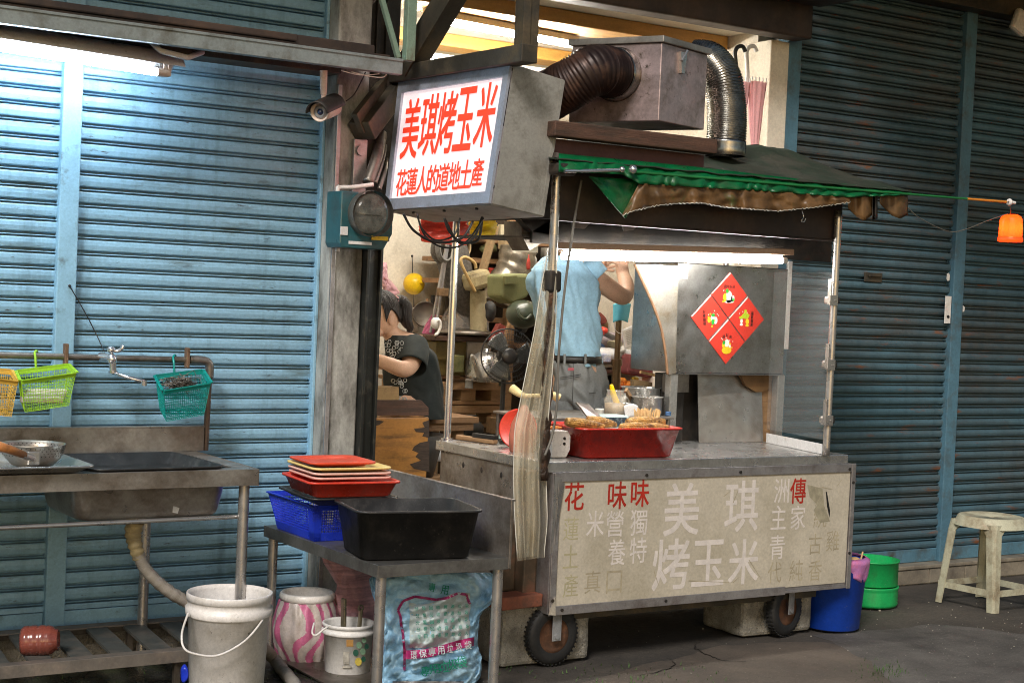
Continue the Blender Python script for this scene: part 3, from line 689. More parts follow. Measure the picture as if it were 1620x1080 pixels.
b.poly([V((UY(x, y, PY).x, PY - .0050, UY(x, y, PY).z)) for x, y in ((1276, 766), (1300, 772), (1303, 800), (1312, 824), (1296, 826), (1286, 806), (1292, 798), (1280, 786))]); part(bd, "stain", b, M("grey tear stain", (.34, .31, .22), .6, 0, .3, 30))

# poles
def pole(a, b2, r_, mt, nm="pole", rad=None):
    b = B(); b.tube([V(a) + (V(b2) - V(a)) * (i / 30) for i in range(31)], r_, 16, rf=rad); return part(ct, nm, b, mt)
pole((3.722, 5.42, 1.60), (3.722, 5.42, 2.13), .019, m_tubepipe)
pole((3.722, 5.42, .80), (3.722, 5.42, 1.62), .02, M("charred sticky pole", (.035, .018, .010), .4, 0, .6, 40, (1, 1, .5), dirt=(.16, .07, .03), da=.3, ds=40, bump=1, bs=70), "charred_pole", lambda t_: .023 + .004 * math.sin(t_ * 63) + .003 * math.sin(t_ * 151))
b = B(); b.box((3.722, 5.42, 1.63), (.065, .06, .09), .012); part(ct, "clamp", b, m_blackm)
q = UY(1307, 714, 5.42); q2 = UY(1327, 330, 5.42)
pole((q.x, 5.42, .872), (q2.x, 5.42, 2.03), .0175, m_tubepipe)
for y in (475, 577, 665):
    q = UY(1316 - (y - 475) * .04, y, 5.41)
    b = B(); b.box((q.x + .002, 5.40, q.z), (.05, .006, .05), .001); b.box((q.x + .01, 5.425, q.z), (.055, .05, .044), .012); b.cyl((q.x + .012, 5.393, q.z), (q.x + .012, 5.397, q.z), .004, n=8)
    b.bb((q.x - .02, 5.398, q.z - .02), (q.x - .014, 5.42, q.z + .10), .001)
    c_ = part(ct, "pole_clamp", b, m_tubepipe)
    b = B(); b.box((q.x + .05, 5.44, q.z), (.03, .045, .036), .01); part(c_, "rubber_grip", b, m_rub)
q = UY(713, 560, 6.33); b = B(); b.cyl((q.x, 6.33, .872), (q.x + .0, 6.33, 2.12), .017, n=20); b.cyl((q.x, 6.33, .872), (q.x, 6.33, .884), .03); part(ct, "chrome_pole", b, m_chrome)
b = B(); b.cyl((5.44, 6.32, .872), (5.44, 6.32, 2.12), .015); part(ct, "pole", b, m_tubepipe)
# roof of the cart
b = B(); b.bb((3.70, 5.40, 2.10), (5.42, 6.36, 2.125), .003); part(ct, "roof_panel", b, m_darkbrown)
b = B(); b.bb((3.745, 5.445, 1.893), (5.395, 5.462, 2.099), .003); b.bb((3.745, 5.436, 1.885), (5.40, 5.470, 1.8925), .001); b.bb((3.745, 5.445, 1.893), (3.76, 6.3, 2.099)); part(ct, "front_valance", b, m_darkbrown)
b = B(); q1, q2 = UY(890, 389, 5.70), UY(1316, 397, 5.70); b.bb((3.80, 5.70, q1.z + .005), (q2.x, 5.72, 2.099), .003); b.bb((3.78, 5.72, q1.z + .03), (q2.x, 6.3, q1.z + .04)); part(ct, "inner_board", b, m_blackm)
b = B(); b.prism([UY(905, 352, 5.6), UY(935, 352, 5.6), UY(925, 362, 5.6), UY(906, 361, 5.6)], (0, .01, 0)); b.prism([UY(985, 356, 5.6), UY(1012, 354, 5.6), UY(1002, 364, 5.6), UY(988, 366, 5.6)], (0, .01, 0)); b.prism([UY(1190, 367, 5.6), UY(1212, 367, 5.6), UY(1200, 376, 5.6), UY(1186, 375, 5.6)], (0, .01, 0)); part(ct, "light_glint", b, m_alu)  # pale pieces standing in for bits of reflected light under the roof
b = B(); b.tube(bez([UY(1268, 333, 5.42), UY(1271, 342, 5.42), UY(1268, 349, 5.42), UY(1272, 351, 5.42), UY(1274, 345, 5.42)], 5), .003, 6); part(ct, "hook", b, m_chrome)
b = B(); b.prism([UY(825, 350, 5.75), UY(868, 352, 5.75), UY(868, 378, 5.75), UY(838, 396, 5.75), UY(825, 372, 5.75)], (0, .14, 0)); 
cw = part(ct, "end_cowl", b, m_steeld); b = B(); b.prism([UY(822, 345, 5.7), UY(872, 347, 5.7), UY(871, 372, 5.7), UY(842, 366, 5.7)], (0, .05, 0)); part(cw, "cover", b, m_blackm)
# wheels
for (x, y, yaw_) in ((880, 1000, 0), (1242, 968, R(14))):
    g = UZ(x, y + 54 if x < 1000 else 1016, 0); c = V((g.x, PY + .06, .128)) if x < 1000 else V((UY(1240, 968, 5.53).x, 5.53, .128)); ax = V((math.sin(yaw_), -math.cos(yaw_), 0))
    b = B(); b.lathe([(.075, -.022), (.10, -.026), (.118, -.022), (.127, -.010), (.128, 0), (.127, .010), (.118, .022), (.10, .026), (.075, .022)], c, 48, ax)
    for i in range(40):
        a_ = 2 * math.pi * i / 40; x_ = V((math.cos(a_), 0, 0)); hz = V((math.cos(yaw_), math.sin(yaw_), 0)); d = hz * math.cos(a_) + V((0, 0, 1)) * math.sin(a_)
        b.box(c + d * .1275, (.006, .034, .008), 0, M3=Matrix((hz * math.cos(a_) + V((0, 0, 1)) * math.sin(a_), ax, (hz * -math.sin(a_) + V((0, 0, 1)) * math.cos(a_)))).transposed())
    o = part(ct, "wheel", b, m_rub)
    b = B(); b.lathe([(.0, -.012), (.03, -.016), (.035, -.010), (.06, -.008), (.078, -.02), (.078, .02), (.06, .008), (.035, .01), (0, .012)], c, 36, ax); part(o, "rim", b, M("rusty wheel rim", (.16, .075, .04), .7, .3, .4, 12, dirt=(.06, .04, .03), da=.5, ds=14, bump=.3, bs=50))
    for s_ in (-1, 1):
        b = B(); o2 = c + ax * .040 * s_
        b.beam(o2 + V((0, 0, -.02)), o2 + V((0, 0, .145)), .046, .005, upv=ax, bev=.002); b.cyl(o2 - ax * .004, o2 + ax * .008 * s_, .013, n=6); part(ct, "wheel_fork", b, M("worn blue grey fork", (.30, .31, .32), .5, .3, .3, 14, dirt=(.15, .10, .07), da=.4, ds=16))
    b = B(); b.box(c + V((0, 0, .155)), (.09, .10, .02), .003); part(ct, "caster_plate", b, m_grimst)

# roasting cabinet
rc = thing("roasting_cabinet", "stainless roasting cabinet with red paper diamonds standing on the cart", "cabinet", (5.2, 6.0, CZT))
FY = 5.985
a, c2 = UY(1073, 420, FY), UY(1242, 592, FY)
RX0, RX1, RZ0, RZ1 = a.x, c2.x - .015, c2.z, a.z + .015
b = B(); b.bb((RX0, FY, RZ0), (RX1, 6.33, RZ1), .004); b.bb((RX0 - .01, FY - .006, RZ0 - .006), (RX1 + .005, FY + .01, RZ0 - .0005), .001); part(rc, "upper_panel", b, M("dark satin stainless", (.46, .45, .44), .33, 1, .2, 9, dirt=(.30, .28, .25), da=.5, ds=5, bump=.02, bs=160))
b = B(); b.prism([UY(x, y, FY - .006) for x, y in ((1004, 418), (1073, 420), (1069, 592), (1056, 592), (1053, 560), (1046, 520), (1032, 480))], (0, .005, 0)); part(rc, "curved_wing", b, M("greasy satin steel", (.50, .46, .40), .42, .8, .15, 8, dirt=(.34, .26, .16), da=.5, ds=6))
b = B(); b.tube(bez([UY(x, y, FY - .006) for x, y in ((1004, 418), (1032, 480), (1046, 520), (1053, 560), (1056, 592))], 6), .007, 8); part(rc, "wing_edge", b, M("rusty edge", (.30, .17, .09), .6))
for (x0_, x1_) in ((1061, 1074), (1231, 1240)):
    b = B(); l0, l1 = UY(x0_, 595, FY), UY(x1_, 697, FY); b.bb((l0.x, FY - .002, CZT), (l0.x + .045, FY + .003, RZ0 - .006), .001); b.bb((l0.x, FY + .003, CZT), (l0.x + .004, FY + .04, RZ0 - .006), .001); part(rc, "leg", b, m_steelb)
b = B(); b.bb((RX0 + .02, 6.10, CZT), (RX0 + .17, 6.14, RZ0 - .008), .003); b.bb((RX0 + .02, 6.14, CZT), (RX1 - .02, 6.15, RZ0 - .008)); part(rc, "dark_chamber", b, m_blackm)
b = B(); b.bb((RX0 + .022, 6.06, RZ0 - .10), (RX0 + .165, 6.095, RZ0 - .008), .002); part(rc, "chamber_top", b, m_steeld)
a, c2 = UY(1112, 594, 6.03), UY(1201, 705, 6.03); b = B(); b.prism([(a.x, 6.035, CZT + .002), (c2.x, 6.0, CZT + .002), (c2.x + .01, 6.05, RZ0 - .01), (a.x, 6.07, RZ0 - .01)], (0, .004, 0)); part(rc, "front_plate", b, m_steel)
b = B(); b.prism([UY(x, y, 6.02) for x, y in ((1172, 594), (1217, 594), (1217, 614), (1205, 620), (1196, 620), (1180, 610))], (0, .02, 0)); part(rc, "brown_bracket", b, M("caramel stained steel", (.22, .12, .05), .4, .4, .3, 14))
a, c2 = UY(1207, 597, 6.04), UY(1222, 700, 6.04); b = B(); b.bb((a.x, 6.04, CZT), (c2.x, 6.06, RZ0 - .01), .003); part(rc, "side_strut", b, m_wood)
b = B(); b.bb((RX1 + .002, 5.985, 1.35), (RX1 + .03, 6.0, 1.80), .002); part(rc, "white_strip", b, m_white)
a, c2 = UY(1074, 424, FY - .004), UY(1088, 441, FY - .004); b = B(); b.bb((a.x, FY - .003, c2.z), (c2.x, FY - .001, a.z)); part(rc, "small_sticker", b, m_paper)
# red spring papers
cc = UY(1151, 503, FY); hw = (UY(1210, 503, FY).x - UY(1092, 503, FY).x) / 4; hh = (UY(1155, 430, FY).z - UY(1149, 578, FY).z) / 4
dg_ = []
specs = ((0, 1, "top red paper diamond with white and green figures under four black characters", "龍年好運"), (-1, 0, "red paper diamond nearest the sticker, its writing down one side", "好事龍龍"),
         (1, 0, "red paper diamond with a lime green figure and writing along its outer corner", "福氣龍來"), (0, -1, "bottom red paper diamond with a yellow ingot and three characters above", "接財來"))
wh_, gn_, yl_, og_ = M("printed white", (.85, .84, .80), .5), M("printed green", (.03, .42, .05), .5), M("printed yellow", (.90, .62, .02), .5), M("printed lime", (.52, .66, .03), .5)
for k, (ux, uz, lab, txt) in enumerate(specs):
    c = V((cc.x + ux * hw, FY - .0015, cc.z + uz * hh)); t = thing("paper_diamond", lab, "paper decoration", tuple(c), "four red paper diamonds on the steel cabinet")
    b = B(); s_ = .965
    b.prism([c + V((hw * s_, 0, 0)), c + V((0, 0, hh * s_)), c + V((-hw * s_, 0, 0)), c + V((0, 0, -hh * s_))], (0, -.0015, 0)); part(t, "paper", b, m_paperred)
    b = B(); b.prism([c + V((-hw * s_, -.0017, 0)), c + V((0, -.0017, hh * s_)), c + V((.004, -.0017, hh * s_ - .008)), c + V((-hw * s_ + .008, -.0017, 0))], (0, -.0006, 0)); part(t, "pale_edge", b, wh_)
    fy2 = FY - .0036
    def blob(b, x, z, rx, rz_, spiky=0):
        pts = []
        for i in range(22):
            a_ = 2 * math.pi * i / 22; kk = 1 + spiky * (.35 if i % 2 else -.1)
            pts.append((c.x + x + rx * math.cos(a_) * kk, fy2, c.z + z + rz_ * math.sin(a_) * kk))
        b.poly(pts); return b
    ox, oz = ((0, -.012), (.022, -.01), (-.012, .0), (0, -.022))[k]
    b = B()
    if k == 0: blob(b, ox, oz, .022, .03); blob(b, ox + .024, oz - .006, .012, .016); blob(b, ox, oz - .022, .034, .008)
    if k == 1: blob(b, ox, oz + .008, .013, .015); blob(b, ox + .02, oz - .004, .012, .018)
    if k == 2: blob(b, ox - .02, oz - .012, .009, .012); blob(b, ox - .02, oz - .030, .011, .006)
    if k == 3: blob(b, ox, oz + .014, .016, .02); blob(b, ox + .02, oz - .002, .007, .012)
    for i in range(5): blob(b, ox + random.uniform(-.04, .04), oz + random.uniform(.02, .045), .003, .003)
    part(t, "white_print", b, wh_)
    fy2 = FY - .0042; b = B()
    if k == 0: blob(b, ox - .028, oz - .004, .012, .022)
    if k == 1: blob(b, ox - .022, oz - .002, .011, .014); blob(b, ox - .002, oz - .034, .006, .005)
    if k == 2: blob(b, ox + .018, oz - .014, .012, .014); blob(b, ox + .018, oz - .034, .012, .006)
    if k == 3: blob(b, ox, oz - .022, .032, .018); blob(b, ox - .022, oz + .004, .010, .014)
    for i in range(3): blob(b, ox + random.uniform(-.045, .045), oz + random.uniform(-.03, .04), .004, .004, 1)
    part(t, "yellow_print", b, yl_)
    fy2 = FY - .0048; b = B()
    if k == 0: blob(b, ox - .014, oz + .030, .009, .010, 1); blob(b, ox + .028, oz - .012, .008, .007)
    if k == 1: blob(b, ox + .002, oz - .012, .010, .014); blob(b, ox + .002, oz + .022, .011, .007, 1)
    if k == 2: blob(b, ox + .004, oz + .014, .024, .015); blob(b, ox - .026, oz + .004, .014, .006); blob(b, ox + .002, oz + .036, .008, .010, 1)
    if k == 3: blob(b, ox - .02, oz + .016, .008, .009, 1)
    part(t, "green_print", b, og_ if k == 2 else gn_)
    b = B(); n_ = len(txt)
    for i, ch in enumerate(txt):
        if k == 0: q = (-.026 + .0175 * i, .040)
        elif k == 1: q = (-.034 + .002 * i, .026 - .019 * i)
        elif k == 2: q = (.036, .028 - .019 * i)
        else: q = (-.022 + .022 * i, .024 + (.008 if i == 1 else 0))
        glyph(b, ch, (c.x + q[0], FY - .0038, c.z + q[1]), RV, UV, .0165, .0175, .02)
    part(t, "characters", b, m_ink)

# glass guard at the end of the counter
t = thing("glass_guard", "thin glass pane standing between cabinet and pole on the counter end", "glass pane", (5.42, 5.7, CZT))
b = B(); b.prism([(5.352, 5.45, CZT + .07), (5.47, 5.98, CZT + .07), (5.47, 5.98, 1.74), (5.352, 5.45, 1.74)], (.003, 0, 0)); part(t, "pane", b, m_glass)
b = B(); b.prism([(5.352, 5.46, CZT + .002), (5.47, 5.98, CZT + .002), (5.47, 5.98, CZT + .05), (5.352, 5.46, CZT + .05)], (.006, 0, 0)); part(t, "white_rail", b, m_whitec)

# cart lamp
t = thing("tube_light", "white strip light glowing under the cart roof", "strip light", tuple(UY(1065, 408, 5.6)))
a, c2 = UY(890, 405, 5.60), UY(1238, 412, 5.60); d = (c2 - a).normalized()
b = B(); b.cyl(a, c2 - d * .008, .0165, n=16); part(t, "tube", b, m_tubec)
b = B(); b.beam(a + V((-.05, .01, .042)), c2 + V((.06, .01, .042)), .05, .03, bev=.004); part(t, "wooden_batten", b, M("pinkish batten", (.46, .33, .25), .5, 0, .15, 6, (.3, 1, 1), dirt=(.25, .15, .09), da=.3, ds=8))
b = B(); b.beam(a + V((0, .012, .022)), c2 + V((0, .012, .022)), .03, .012); b.cyl(c2 - d * .008, c2 + d * .02, .016); part(t, "holder", b, m_lampw)

# ================================================================== TARPAULIN, ROD, LANTERN
t = thing("tarpaulin", "dark canvas and green tarpaulin draped over the cart roof", "tarpaulin", (4.7, 5.6, 2.12))
def topc(u, v):
    r0, r1 = UY(868, 222, 5.90), UY(1248, 238, 5.90); f0, f1 = UY(868, 250, 5.27), UY(1442, 303, 5.27)
    a = r0.lerp(r1, min(1, u * 1.02)); a.z += .028 * math.sin(math.pi * min(1, u)) ** .5 - .004
    e = f0.lerp(f1, u); p_ = e.lerp(a, v); p_.z += .02 * math.sin(math.pi * v) * nz((u * 6, v * 3, 1)) + .008 * nz((u * 22, v * 7, 2)) - .012 * math.sin(math.pi * v)
    return p_
b = B(); b.grid(topc, 70, 16); part(t, "canvas_top", b, m_tarp, [SOL(.004)])
b = B(); b.grid(lambda u, v: (lambda a: V((a.x + (0 if u < .98 else .0), a.y + .42 * v, a.z - .22 * v + .01 * nz((u * 9, v * 4, 8)))))(topc(u, 1)), 50, 6); part(t, "back_flap", b, m_tarp, [SOL(.004)])
def edge(x): return 268 + (x - 880) * .0655
GT = [(884, 243), (1000, 254), (1100, 264), (1260, 283), (1442, 302)]
GB = [(884, 272), (985, 276), (1012, 291), (1100, 296), (1200, 302), (1340, 312), (1442, 309)]
def lo(x, P_):
    for (xa, ya), (xb, yb) in zip(P_, P_[1:]):
        if xa <= x <= xb: return ya + (yb - ya) * (x - xa) / (xb - xa)
    return P_[-1][1]
def gf(u, v):
    x = 884 + (1442 - 884) * u; y0, y1 = lo(x, GT), lo(x, GB)
    q = UY(x, y0 + (y1 - y0) * v, 5.255 + .05 * (1 - v) ** 2 + .007 * math.sin(x * .28 + 3 * v + 9 * nz((x * .02, 0, 0))) * v + .014 * nz((x * .05, v * 2, 4)))
    return q
b = B(); b.grid(gf, 240, 6); part(t, "green_edge", b, m_tarpg, [SOL(.002)])
def lo(x, P_):
    for (xa, ya), (xb, yb) in zip(P_, P_[1:]):
        if xa <= x <= xb: return ya + (yb - ya) * (x - xa) / (xb - xa)
    return P_[-1][1]
LW = [(984, 341), (1000, 334), (1040, 325), (1070, 322), (1110, 321), (1140, 327), (1190, 331), (1230, 334), (1290, 328), (1345, 320)]
def bfl(u, v):
    x = 984 + 361 * u; xt = x + (28 - 28 * min(1, u * 8)) * (1 - v) if u < .125 else x
    y0 = (lo(xt, GB) - 1 if xt > 1006 else 288); y1 = lo(x, LW) + 1.2 * math.sin(x * .9)
    return UY(xt, y0 + (y1 - y0) * v, 5.262 + .016 * v * math.sin(x * .13 + nz((x * .03, 1, 1)) * 5) + .012 * nz((x * .06, v * 3, 5)))
b = B(); b.grid(bfl, 120, 8); part(t, "brown_flap", b, m_tarpb, [SOL(.002)])
b = B(); b.grid(lambda u, v: bfl(u, 1) + V((0, -.002, .003 * (v - .5))), 120, 1); part(t, "pale_hem", b, M("pale frayed hem", (.5, .48, .40), .5), [SOL(.002)])
b = B(); b.grid(lambda u, v: UY(932 + 78 * u, edge(932 + 78 * u) + 8 + v * (62 * min(u / .72, (1 - u) / .28 + .12) if u > 0 else 1), 5.30 + .01 * nz((u * 5, v * 4, 9))), 20, 8); part(t, "green_corner", b, m_tarpg, [SOL(.002)])
for (xa, xb, P_) in ((1342, 1380, [(1342, 330), (1356, 344), (1368, 349), (1380, 340)]), (1380, 1388, [(1380, 348), (1388, 346)]), (1392, 1436, [(1392, 322), (1410, 341), (1424, 346), (1436, 340)])):
    b = B(); b.grid(lambda u, v: UY(xa + (xb - xa) * u, edge(xa + (xb - xa) * u) + 3 + v * (lo(xa + (xb - xa) * u, P_) - edge(xa + (xb - xa) * u) - 3), 5.29 + .015 * math.sin(u * 7)), 16, 6); part(t, "scalloped_flap", b, m_tarpb if xb - xa > 12 else m_blackm, [SOL(.003)])
b = B(); b.grid(lambda u, v: (UY(903 + 42 * u, 300 + 1 * u, 5.36)).lerp(UY(898 + 55 * u, 305 - 0 * u, 5.40), v), 6, 4)
t = thing("awning_rod", "long thin rod along the tarpaulin edge ending in a pale ring", "rod", tuple(UY(1000, 268, 5.25)))
b = B(); b.cyl(UY(893, 271, 5.25), UY(985, 269, 5.25), .0075); part(t, "steel_tube", b, m_chrome)
b = B(); b.cyl(UY(1000, 272, 5.265), UY(1540, 315.5, 5.25), .0065, .0055); part(t, "green_rod", b, M("green rod paint", (.02, .18, .05), .4, 0, .5, 4))
b = B(); b.cyl(UY(1530, 314.7, 5.2495), UY(1592, 319.5, 5.25), .0062); part(t, "orange_tip", b, M("orange rod tip", (.7, .25, .03), .4))
b = B(); q = UY(1597, 320, 5.25); b.lathe([(.006, 0), (.016, .002), (.018, .008), (.016, .014), (.006, .016)], q + V((-.008, 0, 0)), 20, (1, 0, .02)); b.cyl(q, q + V((.04, 0, 0)), .008); part(t, "end_ring", b, m_white)
for x, y, r_ in ((984, 268, .013), (1001, 268, .019)):
    b = B(); b.ball(UY(x, y, 5.245), r_, n=16, k=10); part(t, "clamp_knob", b, m_chrome)
b = B(); b.box(UY(890, 268, 5.30), (.10, .07, .05), .012); b.cyl(UY(882, 252, 5.34), UY(884, 244, 5.34), .025); part(t, "hinge", b, m_blackm)
# lantern
q = UY(1599, 361, 5.35)
t = thing("lantern", "glowing orange lantern hanging from the end of the awning rod", "lantern", tuple(q))
b = B(); pr = [(.0, .071), (.03, .069), (.048, .058), (.055, .042), (.057, 0), (.0575, -.045), (.0575, -.046)]
rings = []
for r_, h in pr:
    rings.append([b.v(q + V((math.cos(2 * math.pi * i / 48) * r_ * (1 + .025 * (i % 4 == 0)), math.sin(2 * math.pi * i / 48) * r_ * (1 + .025 * (i % 4 == 0)), h))) for i in range(48)])
b.skinrings(rings); part(t, "shade", b, M("orange lantern plastic", (.95, .12, .02), .35, 0, .05, 5, transl=.6))
b = B(); b.lathe([(.05, -.046), (.062, -.047), (.063, -.066), (.055, -.07), (.0, -.07)], q, 40); part(t, "base_rim", b, M("orange lantern rim", (.95, .12, .02), .35, transl=.3, emit=(1, .08, .01), es=.25))
b = B(); b.ball(q + V((0, 0, .0)), .017, (1, 1, 1.3), 16, 10); part(t, "bulb", b, M("lantern bulb lit", (1, 1, 1), .3, emit=(1, .62, .2), es=26))
b = B(); b.tube(bez([UY(1436, 328, 5.3), UY(1455, 345, 5.3), UY(1500, 366, 5.33), UY(1530, 362, 5.35), UY(1560, 350, 5.35), UY(1594, 338, 5.35)], 8), .0022, 6); b.tube([UY(1599, 324, 5.27), UY(1599, 338, 5.35)], .002, 6); part(t, "wire", b, m_gcable)

# ================================================================== EXHAUST BOX AND DUCTS ON THE ROOF
A_, B_, C_ = V((3.949, 5.677, 2.33)), V((4.152, 5.301, 2.33)), V((4.496, 5.413, 2.33))
D_ = A_ + (C_ - B_)
t = thing("exhaust_box", "sheet metal exhaust box with lid sitting on the cart roof plank", "exhaust box", tuple(B_))
b = B(); b.prism([A_, B_, C_, D_], (0, 0, .33)); part(t, "body", b, m_exh, [BEV(.004)])
b = B(); k = .012
cen = (A_ + C_) / 2; ex = [cen + (p_ - cen) * 1.06 + V((0, 0, .3305)) for p_ in (A_, B_, C_, D_)]
b.prism(ex, (0, 0, .028)); part(t, "lid", b, m_steel, [BEV(.003)])
b = B(); q = B_.lerp(C_, .42) + V((0, 0, .27)); n2 = V(((C_ - B_).y, -(C_ - B_).x, 0)).normalized(); tt = (C_ - B_).normalized()
b.prism([q + tt * -.025 + V((0, 0, .04)), q + tt * .025 + V((0, 0, .04)), q + tt * .012 + V((0, 0, -.05)), q + tt * -.012 + V((0, 0, -.05))], n2 * .014); b.cyl(q + n2 * .016 + tt * -.02, q + n2 * .016 + tt * .02 + V((0, 0, .05)), .006); part(t, "latch", b, m_steelb)
n1 = V(((B_ - A_).y, -(B_ - A_).x, 0)).normalized()
if n1.x > 0: n1 = -n1
H_ = A_.lerp(B_, .52) + V((0, 0, .20))
b = B(); b.lathe([(.112, 0), (.118, .004), (.112, .01), (.112, .05), (.108, .055)], H_, 40, n1); part(t, "collar", b, m_ducts)
b = B(); pts = bez([H_ + n1 * .03, UD(940, 112, 6.62), UD(905, 132, 6.62), UD(868, 152, 6.68), UD(838, 168, 6.76), UD(800, 178, 6.9)], 26)
b.tube(pts, .1, 28, rf=lambda u: .104 + .006 * math.sin(u * 2 * math.pi * 46)); solo("black_duct", "sooty ribbed flexible duct running from the exhaust box behind the sign", "duct", b, m_ductb, tuple(H_))
b = B(); pts = bez([UD(1098, 95, 7.28), UD(1122, 98, 7.25), UD(1142, 125, 7.22), UD(1149, 165, 7.22), UD(1150, 200, 7.22), UD(1147, 240, 7.22)], 80)
b.tube([pts[0].lerp(pts[0], 0)] and pts, .08, 32, rf=lambda u: .089 + .0032 * math.sin(u * 2 * math.pi * 58)); t = thing("silver_duct", "silver ribbed duct bending down from the exhaust box to the tarpaulin", "duct", tuple(pts[-1])); part(t, "pipe", b, m_ducts)
b = B(); b.lathe([(.094, -.02), (.098, .0), (.094, .03), (.097, .045), (.091, .05)], pts[-1] + V((0, 0, .0)), 32); part(t, "tape_wrap", b, m_ducts, [SUB(1)])
a, c2 = UY(868, 205, 5.33), UY(1125, 226, 5.33); b = B(); b.bb((a.x, 5.285, a.z - .028), (c2.x, 5.36, a.z + .035), .006)
solo("roof_plank", "thick old wooden plank under the exhaust box", "plank", b, m_plank, (4.2, 5.33, 2.25))
b = B(); b.bb((a.x, 5.37, a.z - .09), (c2.x, 5.39, a.z - .0285), .004); b.bb((a.x, 5.39, a.z - .12), (c2.x - .1, 5.75, a.z - .07)); solo("support_board", "reddish brown board below the roof plank", "board", b, M("reddish board", (.10, .045, .045), .6, 0, .3, 5), (4.2, 5.38, 2.2))

# umbrellas on the wall
for k, (hx, cx0, cx1, mh, lab) in enumerate(((1163, 1158, 1182, m_black, "folded pink umbrella with black hooked handle hanging by the pillar"), (1181, 1180, 1212, m_whitec, "folded pink umbrella with white hooked handle hanging by the pillar"))):
    Yk = 6.27 + .03 * k; t = thing("umbrella", lab, "umbrella", tuple(UY(hx, 130, Yk)), "pink umbrellas hanging by the pillar")
    b = B(); s_ = (-1, 1)[k] if 0 else -1
    b.tube(bez([UY(hx + 2, 132, Yk), UY(hx + 1, 100, Yk), UY(hx, 84, Yk), UY(hx + 4, 75, Yk), UY(hx + 12, 74, Yk), UY(hx + 16, 82, Yk)] if k == 0 or 1 else [], 8), .011, 10); part(t, "handle", b, mh)
    b = B(); top = UY((cx0 + cx1) / 2, 130, Yk); bot = UY((cx0 + cx1) / 2 - 2, 236, Yk)
    rr = [[b.v(top.lerp(bot, j / 8) + V((math.cos(2 * math.pi * i / 32), math.sin(2 * math.pi * i / 32) * .6, 0)) * (.055 - .035 * (j / 8)) * (1 + .22 * math.sin(i * math.pi * 8 / 16 + j * .3))) for i in range(32)] for j in range(9)]
    b.skinrings(rr); part(t, "canopy", b, M("pink umbrella cloth", (.88, .48, .50), .6, 0, .12, 9, transl=.15))
    b = B()
    for i in range(5): p_ = top + V((-.05 + .024 * i, -.03, .0)); b.cyl(p_, p_ + V((-.004, 0, .022)), .0035, n=6)
    part(t, "rib_tip", b, m_whitec)
# ================================================================== THINGS ON THE CART
t = thing("food_tray", "deep red plastic tray of roasted corn on the cart counter", "tray", (4.235, 5.625, CZT))
b = B(); b.tub((4.232, 5.625, CZT + .001), .47, .27, .525, .325, .135, cr=.035, rz=-.06); part(t, "tray_shell", b, m_redd)
b = B(); b.bb((4.02, 5.50, CZT + .09), (4.44, 5.76, CZT + .105), .004); b.box((4.20, 5.70, CZT + .13), (.12, .10, .012), .002); part(t, "foam_liner", b, m_paper)
def corn(c, ln, ang, tilt, r_=.027):
    ax = V((math.cos(ang) * math.cos(tilt), math.sin(ang) * math.cos(tilt), math.sin(tilt))); b = B()
    n, k = 112, 70; x = ax.orthogonal().normalized(); y = ax.cross(x); rg = []
    for j in range(k + 1):
        u = j / k; rr = r_ * (math.sin(math.pi * (.12 + .80 * u)) ** .45 if 0 < u < 1 else .3) * (1 - .25 * u)
        rg.append([b.v(V(c) + ax * (ln * (u - .5)) + (x * math.cos(2 * math.pi * i / n) + y * math.sin(2 * math.pi * i / n)) * rr * (.93 + .12 * (abs(math.cos(math.pi * i / 112 * 14)) * abs(math.sin(math.pi * j / 70 * 20 + (i * 14 // 112 % 2) * 1.57))) ** .5)) for i in range(n)])
    b.skinrings(rg); b.f(rg[0][::-1]); b.f(rg[-1]); return b, ax
for (x, y, yy, ln, an, ti, lab) in ((926, 671, 5.53, .20, -.08, -.12, "slim golden corn cob lying at the tray corner nearest the charred pole"), (952, 668, 5.62, .15, -.15, -.15, "short dark roasted corn cob behind the slim golden one"),
    (1008, 676, 5.52, .19, .03, 0, "blackened corn cob lying lowest in the crowded end of the red tray"), (1022, 668, 5.60, .21, -.04, .02, "thick charred corn cob on top of the pile in the red tray"), (1040, 677, 5.55, .14, .0, -.02, "corn cob end poking out beside the thick charred cob")):
    b, ax = corn(UY(x, y, yy), ln, an, ti, .031 if ln > .2 else .026); solo("corn_cob", lab, "corn", b, m_cornm, tuple(UY(x, y, yy)), "roasted corn cobs in the red tray")
SZ = 1.015
t = thing("raised_shelf", "low steel shelf holding pots and jars behind the red tray", "shelf", (4.35, 6.05, CZT))
b = B(); b.bb((4.02, 5.90, SZ - .012), (4.80, 6.30, SZ), .003); part(t, "shelf_board", b, m_steel)
for x in (4.04, 4.78):
    for y in (5.92, 6.28): b = B(); b.cyl((x, y, CZT), (x, y, SZ - .012), .01); part(t, "leg", b, m_steeld)
def onshelf(x, Y_, z=SZ): return V((UY(x, 650, Y_).x, Y_, z))
